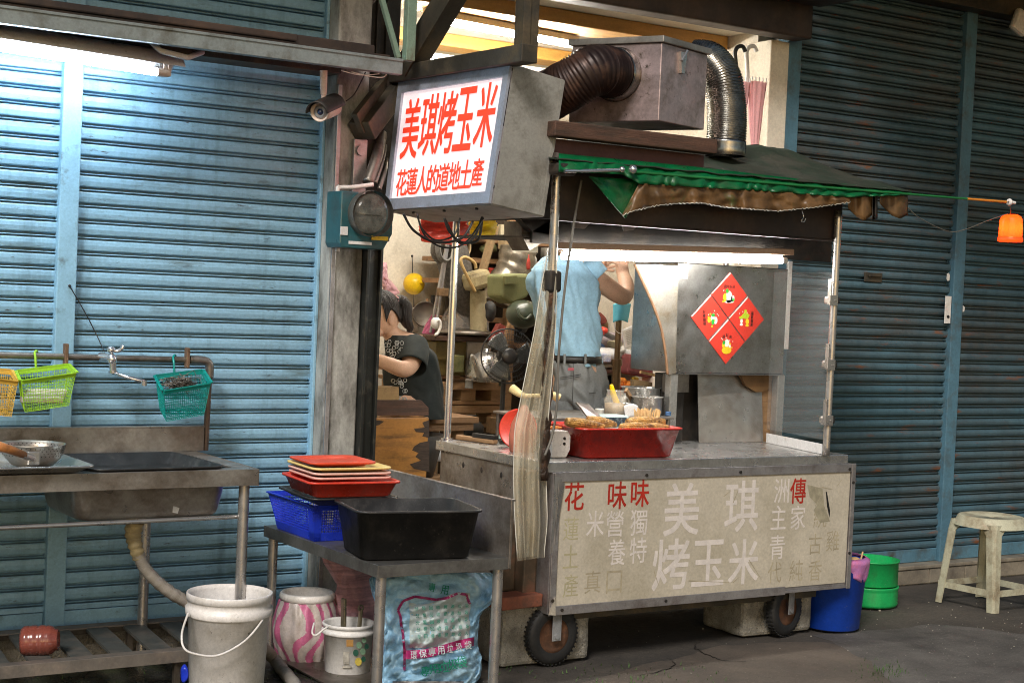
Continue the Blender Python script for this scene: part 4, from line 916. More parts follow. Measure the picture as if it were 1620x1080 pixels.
# jar with brush
c = onshelf(972, 6.0); t = thing("glass_jar", "cloudy glass jar of sauce holding a yellow handled brush", "jar", tuple(c))
b = B(); b.lathe([(0, .002), (.048, .002), (.052, .01), (.052, .075), (.042, .095), (.040, .115), (.044, .118), (.044, .122), (.038, .122)], c, 32); part(t, "glass", b, m_glassj)
b = B(); b.lathe([(0, .006), (.047, .006), (.047, .06), (0, .062)], c, 28); part(t, "sauce", b, M("pale brown sauce", (.36, .26, .15), .4, 0, .2, 10))
t = thing("basting_brush", "bright yellow handled basting brush standing in the jar", "brush", tuple(UY(975, 650, 6.0)))
b = B(); b.tube(bez([UY(981, 655, 5.99), UY(976, 638, 5.99), UY(970, 622, 5.99), UY(967, 608, 5.99)], 6), .012, 12, rf=lambda u: .007 + .008 * math.sin(math.pi * min(1, .1 + u * .9)) ** .7); part(t, "handle", b, M("bright yellow handle", (.85, .55, .0), .3))
b = B(); b.tube([UY(981, 655, 5.98), UY(984, 662, 5.98)], .014, 10); part(t, "bristle_head", b, m_yel)
# steel pots
for (x, Y_, r_, h, dz, lab) in ((1012, 6.16, .095, .12, 0, "large steel pot at the back of the raised shelf"), (1050, 6.20, .075, .10, 0, "steel pot partly behind the cabinet wing edge"), (1022, 6.02, .075, .085, .0, "shallow shiny steel bowl behind the skewer tin")):
    c = onshelf(x, Y_); t = thing("steel_pot", lab, "pot", tuple(c), "steel pots on the raised shelf")
    b = B(); b.lathe([(0, .0), (r_ * .92, 0), (r_, .01), (r_, h), (r_ + .006, h + .002), (r_ + .006, h + .005), (r_ - .003, h + .003), (r_ - .005, .012), (0, .01)], c, 36); part(t, "bowl", b, m_steelb)
b = B(); b.beam(UY(1001, 634, 6.08), UY(990, 616, 6.04), .014, .022, bev=.003); solo("wooden_spatula", "flat wooden spatula handle leaning out of the steel pot", "spatula", b, m_wood, tuple(UY(1001, 634, 6.08)))
# skewer tin
c = onshelf(1024, 5.90, SZ - .0); c.z = UY(1024, 664, 5.90).z; t = thing("skewer_tin", "oval tin packed full of upright wooden skewers", "skewers", tuple(c))
b = B(); b.box(c + V((0, 0, -.045)), (.14, .07, .09), .01); part(t, "tin", b, m_steelb)
b = B()
for i in range(70):
    a_ = random.random() * 6.28; rr = math.sqrt(random.random()); x, y = math.cos(a_) * rr * .072, math.sin(a_) * rr * .034; hh_ = random.uniform(.035, .055)
    b.cyl(c + V((x * .85, y, -.03)), c + V((x * 1.1, y * 1.1, hh_)), .0032, n=6)
part(t, "skewer_bundle", b, M("pale bamboo", (.72, .47, .22), .6, 0, .2, 30))
b = B(); b.grid(lambda u, v: UY(987 + 22 * u + 3 * v, 642 + 22 * v - 4 * math.sin(u * 3.1), 5.95 + .02 * u), 10, 6); solo("paper_sleeve", "crumpled white paper bag edge standing by the skewers", "paper bag", b, m_paper, tuple(UY(995, 664, 5.95)), mods=[SOL(.002)])
c = UY(964, 662, 5.80); t = thing("biscuit_tin", "pale box with dark blue print standing behind the corn", "box", tuple(c))
b = B(); b.box(c + V((0, 0, -.02)), (.155, .10, .075), .006); part(t, "box_body", b, M("pale teal card", (.45, .55, .53), .5))
b = B(); b.box(c + V((0, -.0515, -.012)), (.12, .002, .045)); part(t, "printed_panel", b, M("dark blue print", (.03, .06, .08), .4, 0, .8, 30, dirt=(.4, .5, .5), da=.3, ds=40))
t = thing("baking_pan", "black rimmed wire pan tilted against the biscuit box", "pan", tuple(UY(940, 668, 5.78)))
b = B(); P_ = [UY(912, 637, 5.84), UY(930, 640, 5.84), UY(958, 668, 5.74), UY(940, 672, 5.74)]
b.prism(P_, (0, -.006, 0)); part(t, "pan_base", b, M("patterned foil", (.35, .30, .28), .35, .6, .5, 30, dirt=(.25, .04, .03), da=.3, ds=30))
b = B(); b.tube(P_, .005, 8, closed=True); part(t, "rim", b, m_steeld)
c = V((UZ(885, 724, CZT).x + .005, 5.60, CZT)); t = thing("shaker_box", "pale grey box with two dark holes between pole and red tray", "box", tuple(c))
b = B(); b.prism([c + V((x, -.035, z)) for x, z in ((-.05, .002), (.028, .002), (.046, .035), (.046, .095), (.030, .118), (-.05, .12))], (0, .10, 0)); part(t, "box_body", b, m_white, [BEV(.004)])
b = B()
for z in (.062, .085): b.cyl(c + V((.012, -.0385, z)), c + V((.012, -.0352, z)), .0065, n=10)
part(t, "slot", b, m_blackm)
b = B(); b.box(c + V((-.01, .02, .128)), (.06, .05, .01), .004); part(t, "orange_lid", b, M("orange lid", (.75, .25, .05), .4))
b = B(); b.prism([UY(x, y, 6.25) for x, y in ((1003, 600), (1032, 605), (1030, 622), (1003, 618))], (0, .03, 0)); solo("wooden_box", "small brown wooden box at the back of the shelf", "box", b, m_clutter, tuple(UY(1015, 622, 6.25)))
# ladle, red basin and pink bag behind the plastic curtain
b = B(); b.tube(bez([UY(810, 614, 5.9), UY(825, 624, 5.85), UY(840, 626, 5.83), UY(872, 625, 5.72), UY(884, 630, 5.70)], 6), .014, 10, rf=lambda u: .009 + .012 * (.5 + .5 * math.cos(u * 6.28))); solo("ladle", "cream yellow plastic ladle lying across behind the clear curtain", "ladle", b, M("cream plastic", (.80, .62, .28), .4), tuple(UY(840, 626, 5.83)))
c = UY(820, 678, 5.98); b = B(); b.lathe([(0, -.012), (.05, -.010), (.085, .0), (.092, .006), (.085, .003), (.05, -.006), (0, -.008)], c, 36, (-.75, -.6, .15)); solo("red_basin", "round red plastic lid standing upright on the counter by the curtain", "lid", b, m_red, tuple(c))
b = B(); loft(b, [(UY(826, 722, 5.82) + V((0, 0, z)), (r_, 0, 0), (0, r_ * .7, 0)) for z, r_ in ((0, .045), (.03, .062), (.09, .068), (.15, .055), (.2, .03), (.23, .012))], fold=.15, fs=9); solo("pink_food_bag", "pinkish plastic food bag standing behind the clear curtain", "bag", b, M("pinkish brown bag", (.50, .16, .10), .4, 0, .4, 7, bump=.5, bs=20), tuple(UY(826, 722, 5.82)))
t = thing("scrub_brush", "wooden scrubbing brush lying on the counter by the chrome pole", "brush", tuple(UZ(752, 694, CZT)))
a, c2 = UZ(724, 691, CZT + .012), UZ(784, 699, CZT + .012); b = B(); b.beam(a, c2, .035, .022, bev=.006); part(t, "handle", b, m_wood)
b = B(); b.beam(a.lerp(c2, .45) + V((0, 0, .020)), a.lerp(c2, 1.0) + V((0, 0, .020)), .032, .018); part(t, "bristles", b, m_blackm)
b = B(); b.grid(lambda u, v: UZ(789 + 22 * u, 688 + 10 * v, CZT + .012) + V((0, 0, .02 * math.sin(u * 5) * math.sin(v * 3) + .012)), 12, 8); solo("dishcloth", "crumpled green and grey dishcloth on the counter by the red lid", "cloth", b, M("green grey cloth", (.16, .28, .24), .8, 0, .5, 20, dirt=(.4, .42, .4), da=.5, ds=25), tuple(UZ(800, 692, CZT)), mods=[SOL(.004)])

# clear curtain and cable at the pole
t = thing("plastic_curtain", "gathered clear plastic curtain hanging beside the charred pole", "curtain", (3.70, 5.45, 1.72))
LF = [(392, 868), (450, 857), (520, 846), (600, 830), (680, 814), (760, 812), (830, 815), (888, 819)]
RF = [(392, 880), (450, 881), (520, 879), (600, 873), (680, 866), (760, 864), (830, 866), (878, 861)]
def cur(u, v):
    y = 392 + (887 - 392) * v; xl, xr = lo(y, LF), lo(y, RF)
    return UY(xl + (xr - xl) * u, y - 6 * u * v, 5.42 - .02 * u + (.010 + .020 * v) * math.sin(u * 11 + 2 * v + 3 * nz((u * 3, v * 2, 8))) + .012 * nz((u * 4, v * 5, 3)))
b = B(); b.grid(cur, 60, 50); part(t, "sheet", b, m_clear)
b = B(); b.grid(lambda u, v: cur(.25 + .7 * u, v) + V((.006, .05, 0)), 30, 40); part(t, "rear_fold", b, m_clear)
b = B(); b.tube([cur(0, v / 30) for v in range(31)], .0022, 6); b.tube([cur(1, v / 30) for v in range(31)], .0022, 6); part(t, "seam", b, M("whitish plastic edge", (.7, .68, .6), .4))
b = B(); b.tube(bez([UY(920, 285, 5.40), UY(910, 340, 5.40), UY(901, 400, 5.40), UY(892, 470, 5.40), UY(884, 560, 5.39), UY(881, 640, 5.38), UY(873, 690, 5.38), UY(862, 720, 5.38)], 8), .0055, 8); solo("grey_cable", "thin grey cable hanging down in front of the cart past the charred pole", "cable", b, m_gcable, tuple(UY(920, 285, 5.40)))

# ================================================================== PEOPLE
MY = 6.60
def mp(x, y, dy=0): return UY(x, y, MY + dy)
t = thing("person", "man in light blue sleeveless shirt and grey trousers with both hands raised", "person", (4.82, MY, .15))
pel = mp(908, 610); sc_ = 1
hd = mp(908, 372, .06)
shR, shL = mp(938, 436, -.02), mp(868, 432, .10)
elR, wrR = mp(990, 474, -.02), mp(985, 432, .10)
chains = [[(pel, (.11, .10)), (mp(906, 555), (.10, .09)), (mp(897, 490), (.11, .08)), (mp(896, 447), (.105, .075)), (mp(902, 416), .062), (mp(905, 398, .03), .056), (hd, .085), (hd + V((0, .01, .09)), .07)],
    [3, (shR, .056), (mp(958, 452, -.03), .055), (elR, .052), (mp(992, 452, .03), .047), (wrR, .034), (mp(984, 421, .11), .036)],
    [3, (shL, .056), (mp(853, 452, .16), .055), (mp(872, 470, .32), .045), (mp(920, 440, .34), .038), (mp(950, 425, .28), .032)],
    [0, (pel + V((.09, 0, -.10)), .10), (pel + V((.10, .02, -.45)), .075), (pel + V((.10, .0, -.86)), .045), (V(((pel.x + .10), pel.y - .12, .20)), .035)],
    [0, (pel + V((-.09, .03, -.10)), .10), (pel + V((-.10, .05, -.45)), .075), (pel + V((-.10, .06, -.86)), .045), (V(((pel.x - .10), pel.y - .06, .20)), .035)]]
# fingers on both raised hands
i0 = 8 + 5  # last vertex of the raised arm chain
hpR, hpL = 13, 18
for k, (dx, dy, ln) in enumerate(((-15, -6, 1), (-10, -11, 1.1), (-4, -13, 1.15), (2, -12, 1.0))):
    a = V(mp(984, 421, .11)); chains.append([hpR, (mp(984 + dx * .6, 419 + dy * .6, .10), .0105), (mp(984 + dx * 1.2, 419 + dy * 1.15, .12), .0092), (mp(984 + dx * 1.8, 420 + dy * 1.3 * ln, .15), .0082)])
chains.append([hpR, (mp(991, 417, .08), .011), (mp(994, 409, .07), .009)])
for k, (dx, dy) in enumerate(((8, -9), (13, -6), (16, -1), (15, 4))):
    chains.append([hpL, (mp(950 + dx * .6, 424 + dy * .6, .27), .0105), (mp(950 + dx * 1.1, 423 + dy * 1.2, .25), .0092), (mp(950 + dx * 1.5, 422 + dy * 1.5, .24), .0082)])
chains.append([hpL, (mp(949, 415, .25), .011), (mp(953, 407, .24), .009)])
skin_mesh("body", chains, m_skin, t)
b = B()
def rg(x, y, a, q, dy=0, rot=0.25):
    return (mp(x, y, dy), V((math.cos(rot), -math.sin(rot) * .6, 0)) * a, V((math.sin(rot), math.cos(rot), 0)) * q)
loft(b, [rg(910, 578, .142, .108), rg(908, 562, .146, .112), rg(903, 530, .160, .120), rg(896, 495, .178, .128), rg(891, 462, .190, .128), rg(889, 440, .188, .118), rg(892, 424, .150, .098), rg(898, 412, .085, .075), rg(901, 405, .066, .066)], n=96, fold=.04, fs=7, caps=False, ref=9, crease=.42, cs=(8, 8, 4))
for (c, e_, k) in ((shR, mp(943, 441, -.03), 1), (shL, mp(858, 442, .12), -1)):
    ax = (e_ - c).normalized(); x = ax.orthogonal().normalized(); y = ax.cross(x)
    loft(b, [(c - ax * .08, x * .06, y * .06), (c - ax * .03, x * .075, y * .08), (e_, x * .072, y * .076), (e_ + ax * .006, x * .073, y * .077)], n=24, caps=False, fold=.04)
sh_ = part(t, "shirt", b, m_shirt, [SOL(.003)])
b = B()
hipc = mp(912, 580)
loft(b, [rg(909, 570, .141, .112), rg(911, 595, .156, .128), rg(912, 620, .168, .138), rg(913, 645, .170, .138)], n=96, fold=.04, fs=8, caps=False, ref=9, crease=.42, cs=(8, 8, 5))
for s_, dy in ((1, 0), (-1, .03)):
    L = []
    for z, r_ in ((-.05, .100), (-.12, .105), (-.30, .098), (-.50, .09), (-.72, .08), (-.98, .078)): L.append((V((pel.x + .085 * s_, pel.y + dy, pel.z + z)), V((r_, 0, 0)), V((0, r_ * 1.1, 0))))
    loft(b, L, n=48, fold=.04, fs=7, caps=False, ref=8, crease=.22, cs=(7, 7, 6))
part(t, "trousers", b, m_trous, [SOL(.004)])
b = B(); loft(b, [rg(909.5, 573, .151, .119), rg(909, 562, .152, .119)], n=48, caps=False); bl = part(t, "belt", b, m_leather, [SOL(.006)])
b = B()
for x in (893, 926, 937): b = B(); q = mp(x, 568, -.128 if x < 930 else -.10); b.box(q, (.012, .006, .052)); part(t, "belt_loop", b, m_trous)
b = B(); q = mp(903, 584, -.150); b.box(q, (.045, .003, .014), .001, M3=Matrix.Rotation(.25, 3, 'Z')); part(t, "back_label", b, M("pink red label", (.5, .12, .14), .6))
b = B(); b.tube([mp(886, 597, -.140), mp(902, 595, -.142), mp(919, 592, -.140)], .0022, 6); b.tube([mp(886, 600, -.142), mp(902, 598, -.144), mp(919, 595, -.142)], .0018, 6); b.tube([mp(932, 622, -.142), mp(942, 621, -.120)], .002, 6); b.tube([mp(907, 575, -.128), mp(907, 600, -.146), mp(905, 640, -.152)], .0018, 6); part(t, "pocket_seam", b, M("dark seam", (.07, .07, .07), .8))
b = B(); b.ball(hd + V((0, .01, .03)), .105, (.88, 1, 1.05), 24, 14); part(t, "hair", b, m_hair)
for s_ in (1, -1):
    b = B(); b.box(V((pel.x + .10 * s_, pel.y + .04, .19)), (.10, .27, .08), .03); part(t, "shoe", b, m_leather)
b = B(); b.grid(lambda u, v: mp(898 + 20 * u, 402 + 10 * v * math.sin(math.pi * (.15 + .7 * u)), -.075), 8, 5); part(t, "mask_strap", b, m_paper, [SOL(.003)])

WY = 6.98
def wp(x, y, dy=0): return UY(x, y, WY + dy)
t = thing("person", "woman with a ponytail in a black patterned tee bent over her work", "person", tuple(V((wp(640, 650).x, WY, .15))))
wh = wp(605, 500)
fx = V((-.90, -.18, -.28)).normalized(); sdv = fx.cross(V((0, 0, 1))).normalized(); uv_ = sdv.cross(fx)
chains = [[(wp(652, 655, .02), (.11, .11)), (wp(652, 610), (.10, .10)), (wp(652, 575), (.10, .10)), (wp(647, 552), .075), (wp(624, 531), .052), (wp(614, 519), .05), (wh + V((.0, 0, .0)), .078), (wh + V((-.005, 0, .055)), .072)],
    [3, (wp(655, 553, -.14), .062), (wp(650, 578, -.2), .052), (wp(640, 587, -.25), .047), (wp(618, 577, -.22), .040), (wp(597, 568, -.15), .030), (wp(590, 566, -.13), .034)],
    [3, (wp(648, 548, .14), .062), (wp(640, 572, .2), .048), (wp(600, 575, .18), .035), (wp(586, 570, .16), .03)],
    [0, (wp(645, 665, -.08), .10), (wp(610, 680, -.14), .075), (wp(612, 740, -.14), .05), (V((wp(612, 740).x, WY - .14, .2)), .035)],
    [0, (wp(645, 665, .1), .10), (wp(610, 680, .14), .075), (wp(612, 740, .14), .05), (V((wp(612, 740).x, WY + .14, .2)), .035)]]
for k in range(4): chains.append([13, (wp(582 - k, 564 + 2 * k, -.14 + .02 * k), .0095), (wp(575 - k, 567 + 3 * k, -.14 + .02 * k), .0085), (wp(571, 572 + 3 * k, -.14 + .02 * k), .0078)])
chains.append([13, (wp(586, 572, -.16), .0105), (wp(580, 577, -.16), .009)])
skin_mesh("body", chains, m_skin, t)
# face, turned away to the shop's end
b = B(); M3h = Matrix((fx, sdv, uv_)).transposed()
b.ball(wh + V((0, 0, .01)), .098, (.92, .78, 1.14), 28, 18, M3h)
b.ball(wh + fx * .055 - uv_ * .055, .052, (1, .8, .8), 18, 12, M3h); b.ball(wh + fx * .098 - uv_ * .012, .018, (1, .7, 1.1), 14, 9, M3h)
b.ball(wh + fx * .088 - uv_ * .052, .016, (.8, 1.3, .6), 14, 9, M3h)
hdh = part(t, "head", b, m_skin)
b = B(); e0 = wh - sdv * .0 + V((0, -.082, -.006)); b.ball(wp(619, 506, -.078), .024, (.62, .35, 1.1), 16, 10, Matrix.Rotation(-.15, 3, 'Y')); part(hdh, "ear", b, m_skin)
b = B()
for s_ in (-1, 1): b.ball(wh + fx * .085 + sdv * .035 * s_ + uv_ * .015, .011, n=12, k=8)
part(hdh, "eye", b, M("eye white brown", (.2, .15, .12), .2))
b = B(); b.grid(lambda u, v: (lambda th, ph: wh + V((0, 0, .014)) + (M3h @ V((math.cos(ph) * math.cos(th) * .96, math.sin(ph) * .84 * math.cos(th), math.sin(th) * 1.14))) * (.1025 + .0012 * math.sin(ph * 90) + .0022 * nz((ph * 9, th * 2, 1))))((lambda f_, l0: R(l0 + (90 - l0) * v))(0, -34 + 46 * math.exp(-((62 + 236 * u - 274) / 26) ** 2)), R(62 + 236 * u)), 90, 22); b.grid(lambda u, v: (lambda th, ph: wh + V((0, 0, .014)) + (M3h @ V((math.cos(ph) * math.cos(th) * .96, math.sin(ph) * .84 * math.cos(th), math.sin(th) * 1.14))) * .1027)(R(30 + 60 * v), R(-64 + 128 * u)), 40, 12)
part(t, "hair", b, m_hair, [SOL(.006)])
b = B(); b.tube(bez([wp(624, 479, -.02), wp(634, 476, -.02), wp(641, 486, -.02), wp(641, 498, -.02), wp(643, 508, -.02), wp(648, 518, -.02), wp(647, 526, -.02)], 8), .03, 18, rf=lambda u: .014 + .022 * math.sin(math.pi * min(1, .12 + u * .95)) ** .8); pt = part(t, "ponytail", b, m_hair)
b = B(); b.tube([wp(627, 476, -.02) + V((0, math.cos(a_ / 8 * 6.28) * .022, math.sin(a_ / 8 * 6.28) * .022)) for a_ in range(8)], .006, 8, closed=True); part(pt, "hair_tie", b, M("pink hair tie", (.6, .3, .3), .6))
b = B()
def wr(x, y, a, q, dy=0): return (wp(x, y, dy), V((.93, -.3, 0)) * a, V((.3, .93, 0)) * q)
loft(b, [wr(655, 660, .158, .15), wr(655, 640, .155, .148), wr(654, 610, .150, .145), wr(652, 582, .145, .155), wr(650, 560, .132, .168), wr(641, 545, .108, .150), wr(632, 536, .078, .09), wr(627, 530, .064, .066)], n=72, fold=.04, fs=9, caps=False, ref=8, crease=.16, cs=(8, 8, 5))
for (c, e_) in ((wp(655, 552, -.13), wp(649, 582, -.21)), (wp(648, 548, .13), wp(640, 574, .2))):
    ax = (e_ - c).normalized(); x = ax.orthogonal().normalized(); y = ax.cross(x); loft(b, [(c - ax * .05, x * .06, y * .06), (c, x * .075, y * .078), (e_, x * .074, y * .08)], n=24, caps=False, fold=.05)
part(t, "tee_shirt", b, m_tee, [SOL(.004), SUB(1)])
b = B(); random.seed(3)
for i in range(46):
    if i < 24: x, y = random.uniform(606, 640), random.uniform(540, 566)
    else: x, y = random.uniform(612, 645), random.uniform(600, 632)
    if i < 24 and x > 622 + (566 - y): continue
    q = wp(x, y, -.168 - .0 * (x - 600) + max(0, (628 - x)) * .0035); 
    b.tube([q + V((math.cos(k * 1.05) * .010, 0, math.sin(k * 1.05) * .010)) for k in range(6)], .0018, 5, closed=True)
part(t, "floral_print", b, M("grey white print", (.45, .46, .44), .7))
b = B(); loft(b, [(V((wp(645, 662).x, WY, .84)), V((.19, 0, 0)), V((0, .2, 0))), (V((wp(640, 680).x - .05, WY, .70)), V((.22, 0, 0)), V((0, .2, 0))), (V((wp(640, 680).x - .05, WY, .62)), V((.2, 0, 0)), V((0, .19, 0)))], n=28); part(t, "trousers", b, m_blackm)
b = B(); cs = V((wp(650, 680).x, WY, 0)); b.cyl(cs + V((0, 0, .60)), cs + V((0, 0, .63)), .17)
for sx in (-.13, .13):
    for sy in (-.13, .13): b.cyl(cs + V((sx, sy, .15)), cs + V((sx * .8, sy * .8, .60)), .016)
solo("bar_stool", "dark stool under the seated woman behind the orange cabinet", "stool", b, m_wood, (cs.x, cs.y, .15))

# ================================================================== SHOP INTERIOR
# orange cabinet by the channel
t = thing("peeling_cabinet", "low cabinet with peeling orange varnish at the shop entrance", "cabinet", (3.80, 6.75, .15))
a, c2 = UY(592, 660, 6.72), UY(679, 660, 6.72); b = B(); b.bb((a.x, 6.72, .15), (c2.x, 7.02, a.z), .006); part(t, "carcass", b, m_orangew)
for P_ in ([(679, 664), (668, 668), (672, 676), (655, 678), (658, 683), (671, 684), (668, 690), (679, 692)], [(679, 697), (664, 700), (655, 706), (652, 712), (662, 716), (657, 722), (666, 728), (648, 734), (655, 741), (679, 746)], [(594, 664), (608, 666), (600, 672), (594, 673)]):
    b = B(); b.poly([UY(x, y, 6.7185) for x, y in P_]); part(t, "peeled_patch", b, M("dark peeled plywood", (.06, .04, .028), .8, 0, .5, 20, (1, 1, 6)))
b = B(); b.prism([UY(592, 657, 6.71), UY(678, 657, 6.71), UY(678, 645, 6.71), UY(667, 633, 6.71), UY(592, 633, 6.71)], (0, .03, 0)); part(t, "upstand", b, m_plank)
b = B(); b.prism([UY(597, 612, 6.78), UY(631, 612, 6.78), UY(631, 634, 6.78), UY(597, 634, 6.78)], (0, .10, 0)); solo("wooden_block", "light wooden block standing on the peeling cabinet", "block", b, m_yel if 0 else M("light worn wood", (.42, .27, .11), .6, 0, .2, 5, dirt=(.13, .07, .04), da=.5, ds=9), tuple(UY(614, 634, 6.78)))
t = thing("wooden_table", "brown wooden table top edge behind the chrome pole", "table", tuple(UY(700, 665, 7.2)))
a, c2 = UY(672, 661, 7.1), UY(742, 661, 7.1); b = B(); b.bb((a.x - .3, 7.0, a.z - .02), (c2.x, 7.5, a.z + .012), .003); part(t, "tabletop", b, m_woodx)
b = B(); b.bb((a.x - .3, 7.02, a.z - .06), (c2.x - .02, 7.06, a.z - .0205)); part(t, "apron", b, m_woodx)
for x in (a.x + .02, c2.x - .1):
    b = B(); b.bb((x, 7.05, .15), (x + .04, 7.09, a.z - .061)); part(t, "leg", b, m_wood)
# pallets
for k, (y0, Y_, lab) in enumerate(((618, 7.9, "upper wooden pallet stacked on another against the back"), (655, 7.9, "lower wooden pallet under the first one"))):
    t = thing("wooden_pallet", lab, "pallet", tuple(UY(740, y0 + 35, Y_)), "wooden pallets stacked behind the chrome pole")
    a, c2 = UY(682, y0 - 14, Y_), UY(800, y0 - 6, Y_); zt = a.z; zb = UY(682, y0 + 22, Y_).z
    b = B()
    for i in range(5): b.bb((a.x, Y_ + .02 + i * .14, zt - .022), (c2.x, Y_ + .12 + i * .14, zt), .003)
    part(t, "deck_board", b, m_woodx)
    b = B()
    for x in (a.x, (a.x + c2.x) / 2 - .05, c2.x - .1): b.bb((x, Y_, zb + .022), (x + .10, Y_ + .6, zt - .0225), .003)
    b.bb((a.x, Y_ - .012, zt - .045), (c2.x, Y_ - .0005, zt - .002), .002)
    part(t, "stringer", b, m_wood)
    b = B(); b.bb((a.x, Y_, zb), (c2.x, Y_ + .10, zb + .0215), .003); part(t, "bottom_board", b, m_woodx)
# fan
c = UY(803, 563, 7.3); fr = .150
t = thing("pedestal_fan", "dark pedestal fan with round wire cage facing the street", "fan", (c.x, 7.3, .15))
fd = V((-.35, -1, .05)).normalized(); fxv = fd.cross(V((0, 0, 1))).normalized(); fuv = fxv.cross(fd)
b = B()
for r_, d_, w_ in ((fr, 0, .0045), (fr * .8, .03, .0016), (fr * .6, .04, .0016), (fr * .4, .045, .0016)):
    b.tube([c + fd * d_ + (fxv * math.cos(i / 40 * 6.2832) + fuv * math.sin(i / 40 * 6.2832)) * r_ for i in range(40)], w_, 6, closed=True)
for i in range(56):
    a_ = i / 56 * 6.2832; d = fxv * math.cos(a_) + fuv * math.sin(a_); b.tube([c + d * fr, c + d * fr * .8 + fd * .03, c + d * fr * .3 + fd * .047], .0011, 4)
part(t, "guard", b, m_fanb)
b = B(); b.lathe([(0, .052), (.03, .052), (.045, .045), (.045, .04), (0, .04)], c, 24, fd); part(t, "badge", b, m_fanb)
for k in range(3):
    b = B(); a0 = k * 2.094 + .4
    b.grid(lambda u, v: c + (fxv * math.cos(a0 + v * 1.3 * (1 - .3 * u)) + fuv * math.sin(a0 + v * 1.3 * (1 - .3 * u))) * (.03 + .105 * u) + fd * (.02 - .03 * v), 8, 8); part(t, "blade", b, M("smoky blade", (.10, .11, .11), .25, coat=.5), [SOL(.002)])
b = B(); b.lathe([(0, -.12), (.04, -.11), (.05, -.05), (.04, -.02), (0, -.02)], c, 20, fd); part(t, "motor", b, m_fanb)
b = B(); b.cyl(c - fd * .07 + V((0, 0, -.03)), V((c.x + .02, c.y + .07, .18)), .014); b.lathe([(0, .04), (.15, .03), (.18, .0), (0, 0)], (c.x + .02, c.y + .07, .15), 28); part(t, "stand", b, m_fanb)
# wall items
t = thing("yellow_float", "round yellow plastic float hanging on the back wall", "float", tuple(UY(655, 449, 8.65)))
q = UY(655, 449, 8.62); b = B(); b.ball(q, .068, n=28, k=18); b.cyl(q + V((.01, -.066, .01)), q + V((.01, -.08, .012)), .012, .008); part(t, "ball", b, m_yelball)
b = B(); b.tube([UY(653, 434, 8.64), UY(652, 405, 8.70)], .003, 6); b.ball(UY(652, 405, 8.70), .008, n=10, k=6); part(t, "cord", b, m_cable)
b = B(); b.tube([UY(654, 464, 8.66), UY(655, 490, 8.7)], .004, 6); part(t, "tail", b, m_gcable)
def bag(name, lab, pts, Y_, mt, group=None, th=.05):
    """hanging or slumped bag from its outline, bulging with folds"""
    ys = [p_[0] for p_ in pts]; b = B()
    def fn(u, v):
        y = ys[0] + (ys[-1] - ys[0]) * v
        L_ = [(p_[0], p_[1]) for p_ in pts]; R_ = [(p_[0], p_[2]) for p_ in pts]
        xl, xr = lo(y, L_), lo(y, R_); a_ = 2 * math.pi * u; x = (xl + xr) / 2 - (xr - xl) / 2 * math.cos(a_) * (1 + .10 * nz((v * 11, 1, 3)))
        bul = math.sin(math.pi * min(1, max(0, .08 + .86 * v))) ** .5
        return UY(x + 1.5 * nz((u * 9, v * 9, 1)), y, Y_ - math.sin(a_) * th * bul * (1 + .35 * nz((u * 10, v * 5, 2)) - .9 * abs(nz((u * 16 + v * 4, v * 9, 6)))))
    b.grid(fn, 44, 26, closeu=True)
    c = UY((pts[-1][1] + pts[-1][2]) / 2, pts[-1][0], Y_)
    return solo(name, lab, "plastic bag", b, mt, tuple(c), group)
bag("plastic_bag", "pink plastic bag hanging behind the woman's back", [(498, 683, 690), (515, 672, 689), (535, 664, 688), (560, 670, 690), (597, 680, 688), (600, 682, 686)], 8.2, m_bagh)
bag("plastic_bag", "faded pink bag hanging on the wall above the woman's head", [(415, 604, 612), (440, 604, 614), (455, 605, 628), (463, 606, 634), (470, 608, 622)], 8.6, M("faded pink bag", (.72, .42, .46), .4, 0, .15, 7, bump=.4, bs=14))
bag("plastic_bag", "orange red plastic bag hanging under the sign beside a yellow one", [(338, 668, 738), (352, 665, 740), (370, 662, 741), (383, 668, 742), (388, 722, 738)], 6.7, m_bagr, "bright bags hanging under the sign")
bag("plastic_bag", "yellow plastic bag hanging under the sign", [(338, 742, 786), (355, 742, 786), (370, 743, 785), (377, 770, 780)], 6.75, m_bagy, "bright bags hanging under the sign")
# hanging machine parts and tools seen behind the chrome pole
t = thing("spray_machine", "old cream sprayer with hoses standing upright among the clutter", "sprayer", tuple(UY(760, 525, 7.9)))
b = B(); b.beam(UY(737, 448, 7.85), UY(771, 438, 7.85), .12, .11, bev=.03); part(t, "motor", b, M("old cream enamel", (.42, .35, .19), .5, 0, .3, 9, dirt=(.12, .09, .05), da=.45, ds=8))
b = B(); b.cyl(UY(756, 460, 7.9), UY(757, 524, 7.9), .05); part(t, "tank", b, M("yellowed white tube", (.55, .48, .30), .5, 0, .2, 9, dirt=(.2, .15, .08), da=.3, ds=9))
b = B(); b.tube(bez([UY(752, 462, 7.78), UY(738, 435, 7.78), UY(729, 413, 7.78), UY(736, 407, 7.78), UY(750, 415, 7.78), UY(753, 425, 7.78)], 8), .010, 8); part(t, "hose", b, M("tan hose", (.45, .30, .12), .5))
b = B(); b.tube(bez([UY(712, 420, 8.0), UY(700, 400, 8.0), UY(712, 392, 8.0), UY(724, 440, 8.0), UY(742, 490, 8.0), UY(752, 510, 8.0)], 8), .05, 16, rf=lambda u: .03 + .07 * math.sin(math.pi * u)); solo("mesh_sleeve", "dark mesh sleeve hanging in a thick curl behind the chrome pole", "mesh sleeve", b, M("dark mesh", (.10, .09, .08), .6, 0, .6, 60), tuple(UY(712, 420, 8.0)))
